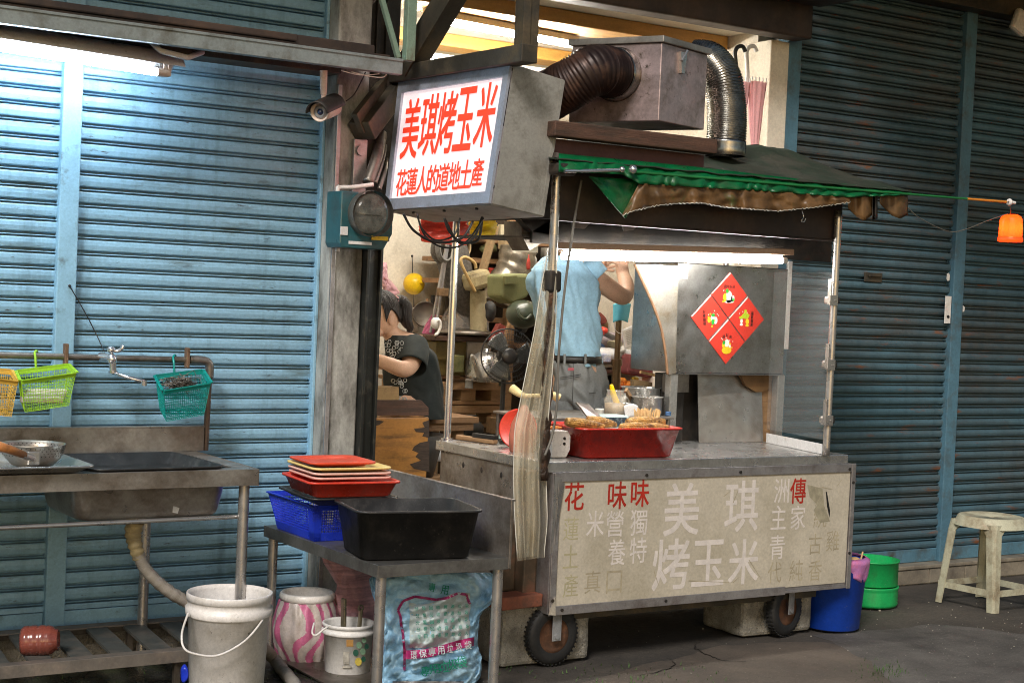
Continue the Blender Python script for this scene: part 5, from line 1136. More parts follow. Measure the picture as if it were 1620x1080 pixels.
b = B(); b.tube(bez([UY(820, 395, 8.0), UY(812, 425, 8.0), UY(796, 450, 8.0), UY(785, 480, 8.0)], 10), .1, 20, rf=lambda u: .115 - .03 * u + .004 * math.sin(u * 160)); solo("foil_hose", "wide crinkled foil hose slanting behind the olive bag", "duct", b, M("dim foil", (.28, .25, .20), .35, .8, .3, 9, bump=.6, bs=20), tuple(UY(820, 395, 8.0)))
b = B(); b.beam(UY(783, 358, 7.95), UY(757, 452, 7.95), .05, .03); b.beam(UY(786, 358, 7.93), UY(764, 430, 7.93), .02, .02); solo("long_carton", "long slanting carton tube with a red band", "carton", b, m_clutter, tuple(UY(757, 452, 7.95)))
t = thing("wooden_shelving", "rough wooden shelving full of odds and ends at the back", "shelving", tuple(UY(800, 620, 8.3)))
for y in (372, 405, 440, 500, 540):
    a, c2 = UY(700, y, 8.3), UY(1050, y + 14, 8.3); b = B(); b.bb((a.x, 8.28, a.z - .03), (XR - .05, 8.55, a.z), .003); part(t, "shelf", b, m_woodx)
for x in (712, 795, 880, 985): q = UY(x, 560, 8.27); b = B(); b.bb((q.x, 8.25, .15), (q.x + .07, 8.29, 2.6), .003); part(t, "upright", b, m_wood)
b = B(); q = UY(800, 480, 8.6); b.bb((UY(704, 480, 8.6).x, 8.56, .2), (XR - .02, 8.60, 2.7)); part(t, "backboard", b, M("dim brown backboard", (.07, .05, .035), .8, 0, .5, 3))
t = thing("olive_bag", "olive canvas bag with a flap hanging beside the man", "bag", tuple(UY(815, 475, 7.4)))
b = B(); b.prism([UY(x, y, 7.4) for x, y in ((793, 434), (838, 433), (843, 448), (836, 470), (812, 482), (793, 470))], (0, .16, 0)); part(t, "bag_body", b, m_olivebag, [BEV(.02, 3)])
b = B(); b.prism([UY(x, y, 7.375) for x, y in ((799, 437), (818, 436), (816, 449), (800, 449))], (0, .02, 0)); part(t, "flap", b, m_olivebag)
b = B(); b.ball(UY(828, 497, 7.35), .10, (1, 1, .8), 24, 14); b.tube(bez([UY(817, 488, 7.27), UY(822, 500, 7.25), UY(832, 505, 7.24), UY(840, 498, 7.24)], 6), .009, 8); solo("helmet", "dark green helmet hanging under the olive bag", "helmet", b, M("dark green shell", (.05, .065, .04), .35, coat=.3), tuple(UY(828, 505, 7.35)))
t = thing("wall_paper_sheet", "lined white paper sheet pinned beside the cowl", "paper sheet", tuple(UY(833, 390, 7.0)))
b = B(); b.prism([UY(811, 350, 7.0), UY(852, 350, 7.0), UY(851, 400, 7.0), UY(811, 397, 7.0)], (0, .004, 0)); part(t, "sheet", b, M("cream notice paper", (.60, .56, .42), .7))
b = B()
for i in range(16): b.beam(UY(813, 354 + i * 2.8, 6.998), UY(850, 354 + i * 2.9, 6.998), .0015, .001)
part(t, "printed_lines", b, M("grey print", (.35, .32, .25), .7))
# workbench with kettle, drawers and lids left of the fan
t = thing("steel_kettle", "dull steel kettle with long spout beside the fan", "kettle", tuple(UY(765, 605, 7.8)))
q = UY(768, 603, 7.8); b = B(); b.lathe([(0, 0), (.11, 0), (.12, .03), (.10, .13), (.05, .17), (.02, .175), (.02, .19), (0, .195)], q, 32); part(t, "pot", b, m_steelb)
b = B(); b.tube(bez([UY(762, 598, 7.72), UY(754, 580, 7.72), UY(749, 565, 7.72), UY(745, 563, 7.72)], 6), .016, 12, rf=lambda u: .022 - .012 * u); part(t, "spout", b, m_steelb)
t = thing("side_bench", "low dark bench with an olive cupboard and steel panel behind the chrome pole", "bench", tuple(UY(730, 605, 7.95)))
a, c2 = UY(682, 530, 7.95), UY(785, 534, 7.95); b = B(); b.bb((a.x, 7.9, a.z - .03), (c2.x, 8.2, a.z), .004); part(t, "bench_top", b, m_plank)
a, c2 = UY(690, 540, 7.95), UY(738, 594, 7.95); b = B(); b.bb((a.x, 7.95, c2.z), (c2.x, 8.2, a.z), .004); b.bb((a.x - .005, 7.935, (a.z + c2.z) / 2 - .006), (c2.x, 7.9495, (a.z + c2.z) / 2 + .006)); part(t, "cupboard", b, M("olive brown wood", (.16, .12, .035), .6, 0, .3, 5, dirt=(.07, .05, .02), da=.4, ds=6))
a, c2 = UY(740, 540, 7.93), UY(775, 594, 7.93); b = B(); b.bb((a.x, 7.93, c2.z), (c2.x, 7.95, a.z), .003); part(t, "steel_panel", b, m_steel)
b = B(); q = UY(700, 520, 7.9); b.lathe([(0, 0), (.17, 0), (.19, .01), (.12, .03), (0, .04)], UY(738, 529, 7.98), 36); solo("pan_lid", "wide dusty pan lid lying on the side bench", "lid", b, m_steeld, tuple(UY(738, 529, 7.98)))
t = thing("colander_dome", "translucent dotted plastic dome cover on the side bench", "food cover", tuple(UY(730, 525, 8.05)))
b = B(); b.lathe([(.15, 0), (.14, .09), (.10, .16), (.04, .195), (0, .2)], UY(735, 526, 8.08), 36); part(t, "dome", b, M("dusty translucent plastic", (.55, .52, .50), .3, 0, .3, 30, alpha=.35))
b = B(); b.ball(UY(690, 511, 7.86), .035, (1, .7, 1), 18, 12); b.tube(bez([UY(694, 506, 7.83), UY(697, 515, 7.83), UY(693, 526, 7.83), UY(688, 530, 7.83)], 6), .009, 8); solo("white_timer", "small round white timer with looped cord on the bench end", "timer", b, m_whitec, tuple(UY(690, 518, 7.86)))
for (x, y0, y1, r_, mt, lab) in ((675, 472, 505, .011, m_wood, "wooden handled knife standing by the wall"), (684, 467, 500, .014, m_black, "black handled knife standing by the wall")):
    b = B(); b.cyl(UY(x, y1, 8.5), UY(x + 1, y0, 8.5), r_, r_ * .9); solo("knife", lab, "knife", b, mt, tuple(UY(x, y1, 8.5)), "knives standing by the back wall")
b = B(); q = UY(664, 496, 8.6); b.bb((q.x - .12, 8.45, q.z + .02), (q.x + .02, 8.75, q.z + .035), .004); b.bb((q.x - .1, 8.6, q.z - .12), (q.x, 8.75, q.z + .019), .01); solo("wall_basin", "small pale shelf basin on the back wall beneath the yellow float", "basin", b, m_white, tuple(q))
b = B(); b.lathe([(.0, 0), (.075, .004), (.08, .012), (.075, .016)], UY(672, 497, 8.4), 30, (-.4, -1, .1)); solo("wire_strainer", "round grey strainer leaning by the knives", "strainer", b, m_steeld, tuple(UY(672, 497, 8.4)))
# right of the man: cluttered table, mask, papers
t = thing("clutter_table", "dark shelf table heaped with cloths and papers behind the man", "table", tuple(UY(1000, 585, 7.7)))
a = UY(940, 583, 7.6); b = B(); b.bb((a.x, 7.5, a.z - .02), (XR - .02, 8.2, a.z), .003); part(t, "tabletop", b, m_plank)
b = B(); b.bb((a.x + .02, 7.6, .15), (a.x + .07, 7.65, a.z - .021)); part(t, "leg", b, m_plank)
tz = a.z
random.seed(11)
cl = [("folded_cloth", "grey brown folded cloth heap on the clutter table", 950, 525, 7.9, .16, .10, m_clutter), ("folded_cloth", "dark green cloth bundle at the back of the clutter table", 960, 500, 8.1, .2, .13, m_tarp), ("red_packet", "small red packet peeking out beside the man's shirt", 946, 522, 7.6, .04, .03, m_red),
      ("folded_cloth", "pale lilac cloth lying across the clutter table", 965, 538, 7.75, .13, .05, M("pale lilac cloth", (.45, .38, .40), .8)), ("paper_heap", "white crumpled papers along the table edge", 955, 562, 7.6, .14, .05, m_paper), ("brown_sack", "brown patterned sack slumped beside the steel wing", 1035, 530, 7.6, .13, .16, M("brown camouflage cloth", (.20, .15, .10), .8, 0, .6, 12, dirt=(.3, .1, .1), da=.4, ds=10)),
      ("cloth_hat", "tan cloth hat on top of the brown sack", 1032, 510, 7.55, .10, .05, M("tan cap cloth", (.26, .20, .12), .8)), ("folded_cloth", "grey cloth pile behind the face mask", 990, 520, 8.0, .2, .12, M("dim grey cloth", (.12, .10, .09), .8, 0, .5, 9))]
for nm, lab, x, y, Y_, rx, rz_, mt in cl:
    q = UY(x, y, Y_); b = B(); b.ball(q, 1, (rx, .10, rz_), 26, 16)
    for v in b.bm.verts: v.co += (v.co - q) * .45 * nz(v.co * 9, 1, 3) 
    solo(nm, lab, nm.replace("_", " "), b, mt, tuple(q))
for i, x in enumerate((989, 1001)): 
    q = UY(x, 560, 7.5); b = B(); b.cyl(q, q + V((.05, .16, 0)), .026); b.cyl(q + V((-.0005, -.002, 0)), q, .012, n=12); solo("paper_roll", "white paper roll lying end on, " + ("beside the dark pole" if i == 0 else "beside the other one away from the pole"), "paper roll", b, m_paper, tuple(q), "white rolls on the clutter table")
b = B(); b.box(UY(1015, 566, 7.48), (.08, .05, .03), .003); solo("white_box", "small flat white box next to the paper rolls", "box", b, m_paper, tuple(UY(1015, 566, 7.48)))
b = B(); b.box(UY(952, 566, 7.48), (.10, .05, .045), .003); solo("blue_white_box", "blue and white medicine box at the table edge", "box", b, M("blue white print", (.12, .2, .55), .5, 0, .1, 5, dirt=(.75, .75, .75), da=.7, ds=18), tuple(UY(952, 566, 7.48)))
t = thing("instruction_sheet", "curled white printed sheet propped on the clutter table", "paper sheet", tuple(UY(1000, 545, 7.5)))
sf = lambda u, v, d=0: UY(983 + 33 * u + 6 * v, 522 - 14 * u + 30 * v + 5 * u * v, 7.5 + .05 * math.sin(u * 3) - d)
b = B(); b.grid(sf, 12, 8); part(t, "sheet", b, m_paper, [SOL(.002)])
b = B()
for i in range(8): b.tube([sf(.15 + .7 * k / 5, .2 + i * .085, .004) for k in range(6)], .0014, 4)
part(t, "printed_lines", b, M("grey print", (.35, .32, .25), .7))
t = thing("face_mask", "light blue face mask hanging from the dark pole", "face mask", tuple(UY(985, 497, 7.0)))
mfn = lambda u, v: UY(970 + 28 * u - 8 * v * (1 - u) * 0 - 5 * v * u, 481 + 29 * v - 3 * math.sin(u * 3.1), 7.0 - .03 * math.sin(u * 3.14))
b = B(); b.grid(mfn, 14, 10); part(t, "mask_cloth", b, M("surgical blue", (.12, .48, .60), .7, 0, .12, 20), [SOL(.003)])
b = B(); b.tube(bez([UY(971, 508, 7.0), UY(974, 522, 7.0), UY(983, 527, 7.0), UY(986, 512, 7.0)], 6), .002, 5); part(t, "ear_loop", b, m_paper)
b = B(); b.cyl(UY(976, 575, 7.05), UY(979, 505, 7.05), .017); b.cyl(UY(974, 625, 7.05), UY(976, 575, 7.05), .024); b.cyl(UY(976, 578, 7.05), UY(976, 568, 7.05), .03); b.cyl(V((UY(974, 625, 7.05).x, 7.05, .15)), UY(974, 625, 7.05), .026); solo("dark_pole", "dark brass coloured pole behind the man with a mask on it", "pole", b, M("dark brass", (.16, .10, .05), .35, .7, .3, 9), (UY(974, 625, 7.05).x, 7.05, .15))
b = B(); b.beam(UY(988, 575, 7.4), UY(1050, 585, 7.4), .10, .12, bev=.02); solo("maroon_cloth", "maroon cloth roll hanging over the clutter table edge", "cloth", b, m_maroon, tuple(UY(1018, 590, 7.4)))
b = B(); b.beam(UY(1013, 588, 6.9), UY(1042, 595, 6.9), .014, .014); solo("bamboo_stick", "short pale bamboo stick above the steel pots", "stick", b, M("pale bamboo", (.72, .47, .22), .6), tuple(UY(1028, 592, 6.9)))
t = thing("orange_crate", "crate of orange fruit in the gloom behind the pots", "crate", tuple(UY(990, 620, 7.4)))
b = B()
for i in range(14): b.ball(UY(981 + (i % 6) * 5, 612 - (i // 6) * 5 + (i % 2), 7.4 + .03 * (i % 3)), .022, n=12, k=8)
part(t, "fruit", b, M("orange fruit", (.72, .25, .03), .5))
b = B(); b.tub(UY(993, 626, 7.45), .22, .16, .24, .18, .06); part(t, "basket", b, m_red)
b = B(); b.ball(UY(930, 628, 7.3), .11, (1.1, .8, 1), 20, 12); solo("dark_sack", "dark navy sack on the floor behind the man's legs", "sack", b, M("navy sack", (.02, .02, .045), .6, bump=.5, bs=12), tuple(UY(945, 640, 7.3)))
t = thing("gas_bottle_crate", "green plastic crate with a white bottle beside the peeling cabinet", "crate", tuple(UY(690, 745, 6.9)))
b = B(); b.bb(UY(681, 746, 7.0), UY(706, 712, 6.9) + V((0, .25, 0)), .01); part(t, "crate", b, m_green)
b = B(); c = UY(690, 722, 6.95); b.lathe([(0, -.02), (.035, -.02), (.035, .03), (.02, .045), (.02, .055), (0, .056)], c, 20); part(t, "bottle", b, m_whitec)
# ================================================================== SINK TABLE
KZ = .852
t = thing("sink_table", "stained stainless sink table with raised back edge against the blue shutters", "sink", (2.0, 5.95, 0))
SX1, SY0, SY1 = 2.515, 5.60, 6.27
BX0, BX1, BY0, BY1 = 1.82, 2.44, 5.68, 6.16
b = B()
b.bb((.4, SY0, KZ - .006), (BX0, SY1, KZ)); b.bb((BX1, SY0, KZ - .006), (SX1, SY1, KZ)); b.bb((BX0, SY0, KZ - .006), (BX1, BY0, KZ)); b.bb((BX0, BY1, KZ - .006), (BX1, SY1, KZ))
b.bb((.4, SY0 - .003, KZ - .062), (SX1, SY0 + .001, KZ + .002), .001); b.bb((SX1 - .001, SY0, KZ - .062), (SX1 + .003, SY1, KZ + .002), .001)
part(t, "sink_top", b, m_steel)
b = B(); b.bb((.4, SY1 - .02, KZ), (2.552, SY1 + .0, .956), .002); b.bb((.4, SY1 - .022, .952), (2.553, SY1 + .03, .958), .001); part(t, "backsplash", b, m_steel)
b = B(); b.tub(((BX0 + BX1) / 2, (BY0 + BY1) / 2, .655), BX1 - BX0 - .04, BY1 - BY0 - .05, BX1 - BX0, BY1 - BY0, .18, t=.004, lip=.001, cr=.07, n=8); bo = part(t, "basin", b, m_steel, [SUB(2)])
b = B(); b.cyl((2.125, 5.87, .664), (2.125, 5.87, .60), .035, .028); part(t, "drain_fitting", b, m_tape)
for x, y in ((2.475, 5.64), (2.30, 6.22), (1.0, 5.64), (1.0, 6.22)):
    b = B(); b.cyl((x, y, .02), (x, y, KZ - .01), .021, n=18); b.cyl((x, y, 0), (x, y, .03), .024, n=14); part(t, "leg", b, m_tubepipe)
b = B(); b.cyl((.9, 5.66, UY(0, 836, 5.66).z), (2.475, 5.66, UY(372, 817, 5.66).z), .0085, n=12); part(t, "rail", b, m_tubepipe)
b = B(); b.prism([UY(274, 800, 5.70), UY(284, 803, 5.70), UY(281, 812, 5.70), UY(273, 810, 5.70)], (0, .003, 0)); part(t, "torn_label", b, m_paper)
# drain hose
t = thing("drain_hose", "grey ribbed drain hose taped under the sink and running to the ground", "hose", tuple(UY(215, 832, 5.86)))
b = B(); b.tube(bez([UY(213, 826, 5.87), UY(211, 845, 5.87), UY(214, 862, 5.86), UY(220, 882, 5.86)], 8), .03, 20, rf=lambda u: .036 - .012 * u + .003 * math.sin(u * 40)); part(t, "taped_joint", b, m_tape)
pts = bez([UY(218, 874, 5.86), UY(228, 896, 5.85), UY(247, 918, 5.84), UY(272, 938, 5.83), UY(296, 952, 5.82), UY(340, 985, 5.78), UY(400, 1010, 5.7), UZ(432, 1040, .03), UZ(448, 1060, .025), UZ(470, 1090, .025), UZ(480, 1140, .025)], 22)
b = B(); b.tube(pts, .02, 16, rf=lambda u: .0235 + .0035 * math.sin(u * 2 * math.pi * 120)); part(t, "ribbed_hose", b, m_hose)
# bottom rack
t = thing("slatted_rack", "low grey slatted metal rack under the sink", "rack", (1.7, 6.0, 0))
RZ = .148
b = B(); b.bb((.5, 5.70, RZ - .045), (2.30, 5.712, RZ + .002), .002); b.bb((.5, 6.28, RZ - .04), (2.62, 6.292, RZ), .002); b.bb((.5, 5.712, RZ - .006), (2.30, 5.76, RZ)); b.bb((.5, 6.22, RZ - .006), (2.60, 6.28, RZ)); part(t, "rack_frame", b, M("worn grey rack paint", (.17, .15, .13), .6, .2, .3, 7, dirt=(.26, .21, .17), da=.4, ds=8))
b = B()
for i in range(13):
    x = .62 + i * .155; b.prism([(x, 5.76, RZ - .003), (x + .085, 5.76, RZ - .003), (x + .135, 6.22, RZ - .003), (x + .05, 6.22, RZ - .003)], (0, 0, -.012))
part(t, "slat", b, M("dark slat paint", (.07, .075, .07), .55, 0, .3, 7, dirt=(.14, .12, .10), da=.4, ds=8))
b = B()
for x in (.7, 1.5, 2.25):
    for y in (5.73, 6.26): b.bb((x, y - .012, 0), (x + .025, y + .012, RZ - .0455))
part(t, "foot", b, m_steeld)
c = UZ(64, 1012, RZ + .05); b = B()
ax = V((.80, -.55, .12)).normalized(); ax = V((.9, -.42, .05)).normalized()
t = thing("plastic_bottle", "squat dark pink plastic bottle lying on the slatted rack", "bottle", tuple(c - V((0, 0, .055))))
b.lathe([(0, -.062), (.03, -.066), (.045, -.07), (.054, -.06), (.056, -.045), (.053, -.038), (.056, -.03), (.056, -.015), (.052, -.008), (.056, 0), (.056, .015), (.053, .022), (.055, .03), (.050, .045), (.040, .055), (.040, .066), (.036, .066), (.036, .05), (0, .04)], c, 32, ax); part(t, "bottle_body", b, m_bottle)
# colander, tray, black tray
t = thing("steel_tray", "shallow stainless tray holding the colander on the sink edge", "tray", tuple(UZ(70, 745, KZ)))
b = B(); b.tub((1.60, 5.78, KZ + .003), .44, .38, .50, .44, .032, t=.003, lip=.010, cr=.03); part(t, "tray_shell", b, m_steelb)
c = UZ(48, 733, KZ + .03); c = V((1.685, 5.74, KZ + .012)); t = thing("colander", "dented metal colander with wooden handle in the steel tray", "colander", tuple(c))
b = B(); b.lathe([(0, 0), (.05, .001), (.075, .010), (.098, .035), (.110, .065), (.112, .082), (.116, .084), (.116, .087), (.110, .086), (.106, .066), (.094, .036), (.07, .012), (0, .005)], c, 56); cb_ = part(t, "bowl", b, M("perforated aluminium", (.50, .46, .40), .35, .85, .15, 8, dirt=(.28, .23, .17), da=.4, ds=8))
b = B()
for j in range(4):
    for i in range(44):
        a_ = (i + .5 * (j % 2)) / 44 * 6.2832; r_, h = ((.1055, .048), (.1085, .058), (.111, .068), (.1125, .076))[j]; d = V((math.cos(a_), math.sin(a_), 0)); q = c + d * (r_ + .0006) + V((0, 0, h))
        b.cyl(q, q + d * .0006, .0022, n=6, smooth=False)
    for i in range(44):
        a_ = (i + .5 * (j % 2)) / 44 * 6.2832; r_, h = ((.1015, .048), (.1045, .058), (.1075, .068), (.1085, .076))[j]; d = V((math.cos(a_), math.sin(a_), 0)); q = c + d * (r_ - .0006) + V((0, 0, h)); b.cyl(q, q - d * .0006, .0022, n=6, smooth=False)
part(cb_, "perforation_pattern", b, m_blackm)
hd0 = c + V((-.03, -.108, .045)); b = B(); b.box(hd0 + V((0, -.004, 0)), (.045, .008, .05), .004); b.cyl(hd0, hd0 + V((-.05, -.035, .018)), .012, .014); part(t, "socket", b, m_steelb)
b = B(); b.tube([hd0 + V((-.04, -.03, .015)), hd0 + V((-.09, -.06, .035)), hd0 + V((-.16, -.10, .06))], .014, 14, rf=lambda u: .013 + .004 * u); part(t, "wooden_handle", b, M("orange worn wood", (.42, .17, .05), .45, 0, .3, 8, dirt=(.12, .05, .02), da=.35, ds=12))
b = B(); b.tub((2.13, 5.89, KZ - .038), .45, .44, .50, .50, .05, t=.005, lip=.012, cr=.04, rz=.02); solo("black_tray", "empty black plastic tray lying over the sink bowl", "tray", b, m_black, (2.13, 5.89, KZ))

# water pipe, tap, hanging baskets
t = thing("water_pipe", "grey water pipe running along the shutter above the sink", "pipe", tuple(UY(325, 670, 6.3)))
PYY = 6.27
b = B(); p0, p1, p2, p3 = UY(-60, 560, PYY), UY(322, 570, PYY), UY(330, 582, PYY), UY(325, 712, PYY)
b.cyl(p0, p1, .0135, n=16); part(t, "pipe_run", b, m_steeld)
b = B(); b.tube(bez([UY(300, 569, PYY), UY(322, 570, PYY), UY(331, 577, PYY), UY(331, 598, PYY)], 6), .018, 16); part(t, "elbow", b, m_steeld)
b = B(); b.cyl(UY(331, 595, PYY), UY(325, 712, PYY), .0125, n=16); part(t, "riser", b, M("brown riser pipe", (.13, .09, .07), .5, .3, .3, 9))
for x in (104, 296):
    q = UY(x, 566 if x > 200 else 560, PYY - .01); b = B(); b.box(q, (.014, .035, .085), .003); b.cyl(q + V((0, -.02, .034)), q + V((0, -.005, .034)), .006, n=8); part(t, "pipe_clip", b, M("rusty clip", (.22, .13, .08), .6, .4, .4, 20))
t = thing("water_tap", "chrome lever tap with swivel spout on the pipe", "tap", tuple(UY(176, 560, 6.2)))
q = UY(172, 565, 6.25); b = B(); b.cyl(UY(160, 564, 6.27), UY(176, 566, 6.20), .019, .017); b.ball(UY(177, 568, 6.19), .02, (1, 1, 1.2), 18, 12); b.cyl(UY(178, 572, 6.19), UY(179, 587, 6.19), .0155, .014); b.cyl(UY(179, 586, 6.19), UY(179, 590, 6.19), .018, n=6); b.ball(UY(176, 553, 6.19), .017, (1, 1, .9), 16, 10); part(t, "tap_body", b, m_chrome)
b = B(); b.tube(bez([UY(179, 555, 6.185), UY(187, 555, 6.18), UY(193, 551, 6.17), UY(194, 546, 6.17)], 6), .007, 12, rf=lambda u: .0085 - .003 * abs(u - .4)); part(t, "lever", b, m_chrome)
b = B(); b.tube([UY(178, 589, 6.19), UY(190, 593, 6.16), UY(229, 604, 6.08)], .0075, 12); b.cyl(UY(228, 602, 6.082), UY(228, 610, 6.082), .0105); part(t, "spout", b, m_chrome)
b = B(); b.tube(bez([UY(165, 556, 6.25), UY(152, 528, 6.33), UY(135, 495, 6.34), UY(110, 452, 6.34)], 8), .0022, 5); b.ball(UY(110, 452, 6.34), .006, n=8, k=6); part(t, "thin_wire", b, m_cable)
def basket(name, lab, C4, h, mt, hook, nx, ny, nzc, th=.0028, group=None, drop=0):
    """C4: rim corners world (front-left, front-right, back-right, back-left)"""
    cen = sum(C4, V()) / 4; t = thing(name, lab, "basket", tuple(cen - V((0, 0, h))), group)
    bot = [cen + (p_ - cen) * .80 + V((0, 0, -h)) for p_ in C4]
    b = B(); ns = (nx, ny, nx, ny)
    for i in range(4):
        a0, a1, b0, b1 = C4[i], C4[(i + 1) % 4], bot[i], bot[(i + 1) % 4]
        b.grid(lambda u, v: (a0.lerp(a1, u)).lerp(b0.lerp(b1, u), .12 + .88 * v), ns[i], nzc, False)
    b.grid(lambda u, v: (bot[0].lerp(bot[1], u)).lerp(bot[3].lerp(bot[2], u), v), nx, ny, False)
    bmesh.ops.remove_doubles(b.bm, verts=b.bm.verts, dist=.0008)
    part(t, "lattice", b, mt, [('WIREFRAME', dict(thickness=th, use_even_offset=False))])
    b = B()
    for i in range(4):
        a0, a1, b0, b1 = C4[i], C4[(i + 1) % 4], bot[i], bot[(i + 1) % 4]
        b.prism([a0, a1, a1.lerp(b1, .13), a0.lerp(b0, .13)], ((a0 + a1) / 2 - cen).normalized() * .003)
        o_ = ((a0 + a1) / 2 - cen).normalized() * .005; b.beam(a0 + o_, a1 + o_, .012, .004)
    part(t, "rim_band", b, mt)
    if hook:
        b = B(); b.tube(bez(hook, 6), .005, 8); part(t, "hook", b, mt)
    return t
gb = "small plastic baskets hooked on the pipe"
hk = lambda x, y0, y1: [UY(x, y1, 6.235), UY(x - 1, y0 + 8, 6.24), UY(x - 2, y0, 6.26), UY(x + 1, y0 - 3, 6.285), UY(x + 3, y0 + 4, 6.29)]
basket("hanging_basket", "mustard yellow basket hooked on the pipe at the edge of the shutter", [UY(-50, 592, 6.12), UY(28, 602, 6.12), UY(17, 585, 6.24), UY(-45, 580, 6.24)], .145, m_yelb, None, 18, 7, 10, group=gb)
basket("hanging_basket", "lime green basket with white soap packets hooked on the pipe", [UY(34, 601, 6.10), UY(120, 589, 6.10), UY(107, 576, 6.23), UY(27, 586, 6.23)], .13, m_lime, hk(57, 558, 582), 20, 8, 9, group=gb)
basket("hanging_basket", "teal basket filled with a steel scouring pad hooked on the pipe", [UY(259, 617, 6.10), UY(333, 605, 6.10), UY(320, 585, 6.23), UY(246, 594, 6.23)], .135, m_teal, hk(276, 565, 590), 20, 9, 12, group=gb)
b = B()
for i in range(3): b.box(UY(66 + i * 3, 632 - i * 6, 6.15 + i * .02), (.16, .05, .025), .006)
solo("soap_packets", "white soap packets lying in the lime green basket", "soap", b, M("soap wrapper", (.62, .60, .50), .5, 0, .3, 10, dirt=(.7, .2, .1), da=.3, ds=9), tuple(UY(66, 640, 6.15)))
b = B(); random.seed(5); q = UY(286, 606, 6.16); pp = [q + V((random.gauss(0, .036), random.gauss(0, .026), random.gauss(0, .015))) for i in range(260)]
b.tube(bez(pp, 3), .0016, 4); solo("scouring_pad", "tangled dark steel scouring pad in the teal basket", "scourer", b, m_steeld, tuple(q))

# ================================================================== LOW TABLE
TZ = .55
t = thing("work_table", "low stainless work table with a tall side splash beside the cart", "table", (3.05, 5.6, 0))
TX0, TX1, TY0, TY1 = 2.775, 3.345, 5.085, 6.10
b = B(); b.bb((TX0, TY0, TZ - .006), (TX1, TY1, TZ), 0); b.bb((TX0, TY0 - .002, TZ - .045), (TX1, TY0 + .002, TZ + .001), .001); b.bb((TX0 - .002, TY0, TZ - .045), (TX0 + .002, TY1, TZ + .001), .001); b.bb((TX0, TY1 - .002, TZ - .045), (TX1, TY1 + .002, TZ)); part(t, "tabletop", b, M("dull grey table steel", (.22, .215, .20), .45, .7, .25, 6, dirt=(.11, .10, .09), da=.5, ds=5, bump=.05, bs=50))
b = B(); b.bb((TX1, TY0 - .005, TZ - .045), (TX1 + .012, TY1, .775), .002); b.bb((TX1 - .001, TY0 - .003, .768), (TX1 + .022, TY1, .776), .001); part(t, "side_splash", b, m_steel)
for x, y in ((TX0 + .03, TY0 + .03), (TX1 - .025, TY0 + .03), (TX0 + .03, TY1 - .03), (TX1 - .025, TY1 - .03)):
    b = B(); b.cyl((x, y, 0), (x, y, TZ - .006), .0205, n=18); part(t, "leg", b, m_tubepipe)
b = B(); b.bb((TX0 + .03, TY0 + .35, .0), (TX1 - .03, TY1 - .03, .008), .002); part(t, "lower_shelf", b, m_steeld)
b = B(); b.tub((3.005, 5.29, TZ + .001), .43, .30, .485, .355, .19, t=.006, lip=.012, cr=.045, rz=-.2); solo("black_tub", "deep black plastic tub standing at the front of the work table", "tub", b, m_black, (3.01, 5.31, TZ))
# blue basket
C4 = [V((2.80, 5.60, .71)), V((3.10, 5.56, .71)), V((3.10, 6.0, .71)), V((2.80, 6.02, .71))]
C4 = [V((2.762, 5.615, .70)), V((3.06, 5.59, .70)), V((3.07, 6.03, .70)), V((2.765, 6.05, .70))]
bb_ = basket("blue_basket", "strong blue plastic basket under the stacked red trays", C4, .148, m_blue, None, 26, 34, 12, th=.0045)
b = B(); b.bb((2.80, 5.66, TZ + .004), (3.02, 5.97, TZ + .010)); part(bb_, "floor_panel", b, m_blue)
b = B()
for (a, c2) in ((C4[0], C4[1]), (C4[0], C4[3])):
    d0 = V((0, 0, -.148)); cen = sum(C4, V()) / 4; e0, e1 = cen + (a - cen) * .82 + d0, cen + (c2 - cen) * .82 + d0
    b.prism([a.lerp(e0, .78), c2.lerp(e1, .78), e1, e0], (.002, .002, 0)); b.prism([a, a.lerp(c2, .12), e0.lerp(e1, .12), e0], (.002, .002, 0))
part(bb_, "solid_band", b, m_blue)
b = B(); b.tub((2.92, 5.72, .705), .30, .33, .36, .39, .035, cr=.03, rz=-.1); solo("dark_tray", "thin black tray between the blue basket and the red tray", "tray", b, m_black, (2.92, 5.72, .705))
def rtray(x, y, z, w_, d_, h, mt, lab, rz=-.1, name="plastic_tray", lip=.012): b = B(); b.tub((x, y, z), w_ * .88, d_ * .88, w_, d_, h, cr=.03, lip=lip, rz=rz); return solo(name, lab, "tray", b, mt, (x, y, z), "stacked plastic trays on the blue basket")
rtray(2.90, 5.66, .742, .37, .34, .065, m_red, "large bright red tray at the bottom of the stack on the blue basket")
rtray(2.90, 5.67, .808, .315, .30, .014, m_pink, "pale pink tray directly on the large red tray", -.08)
rtray(2.90, 5.675, .823, .315, .30, .016, M("second pink plastic", (.80, .50, .42), .35), "slightly paler pink tray second from the large red tray", -.07)
rtray(2.90, 5.68, .840, .32, .30, .018, m_yel, "pale yellow tray just under the topmost red tray", -.07)
rtray(2.875, 5.69, .858, .265, .25, .018, M("orange red plastic", (.68, .07, .03), .35), "small orange red tray on the very top of the stack", -.08)

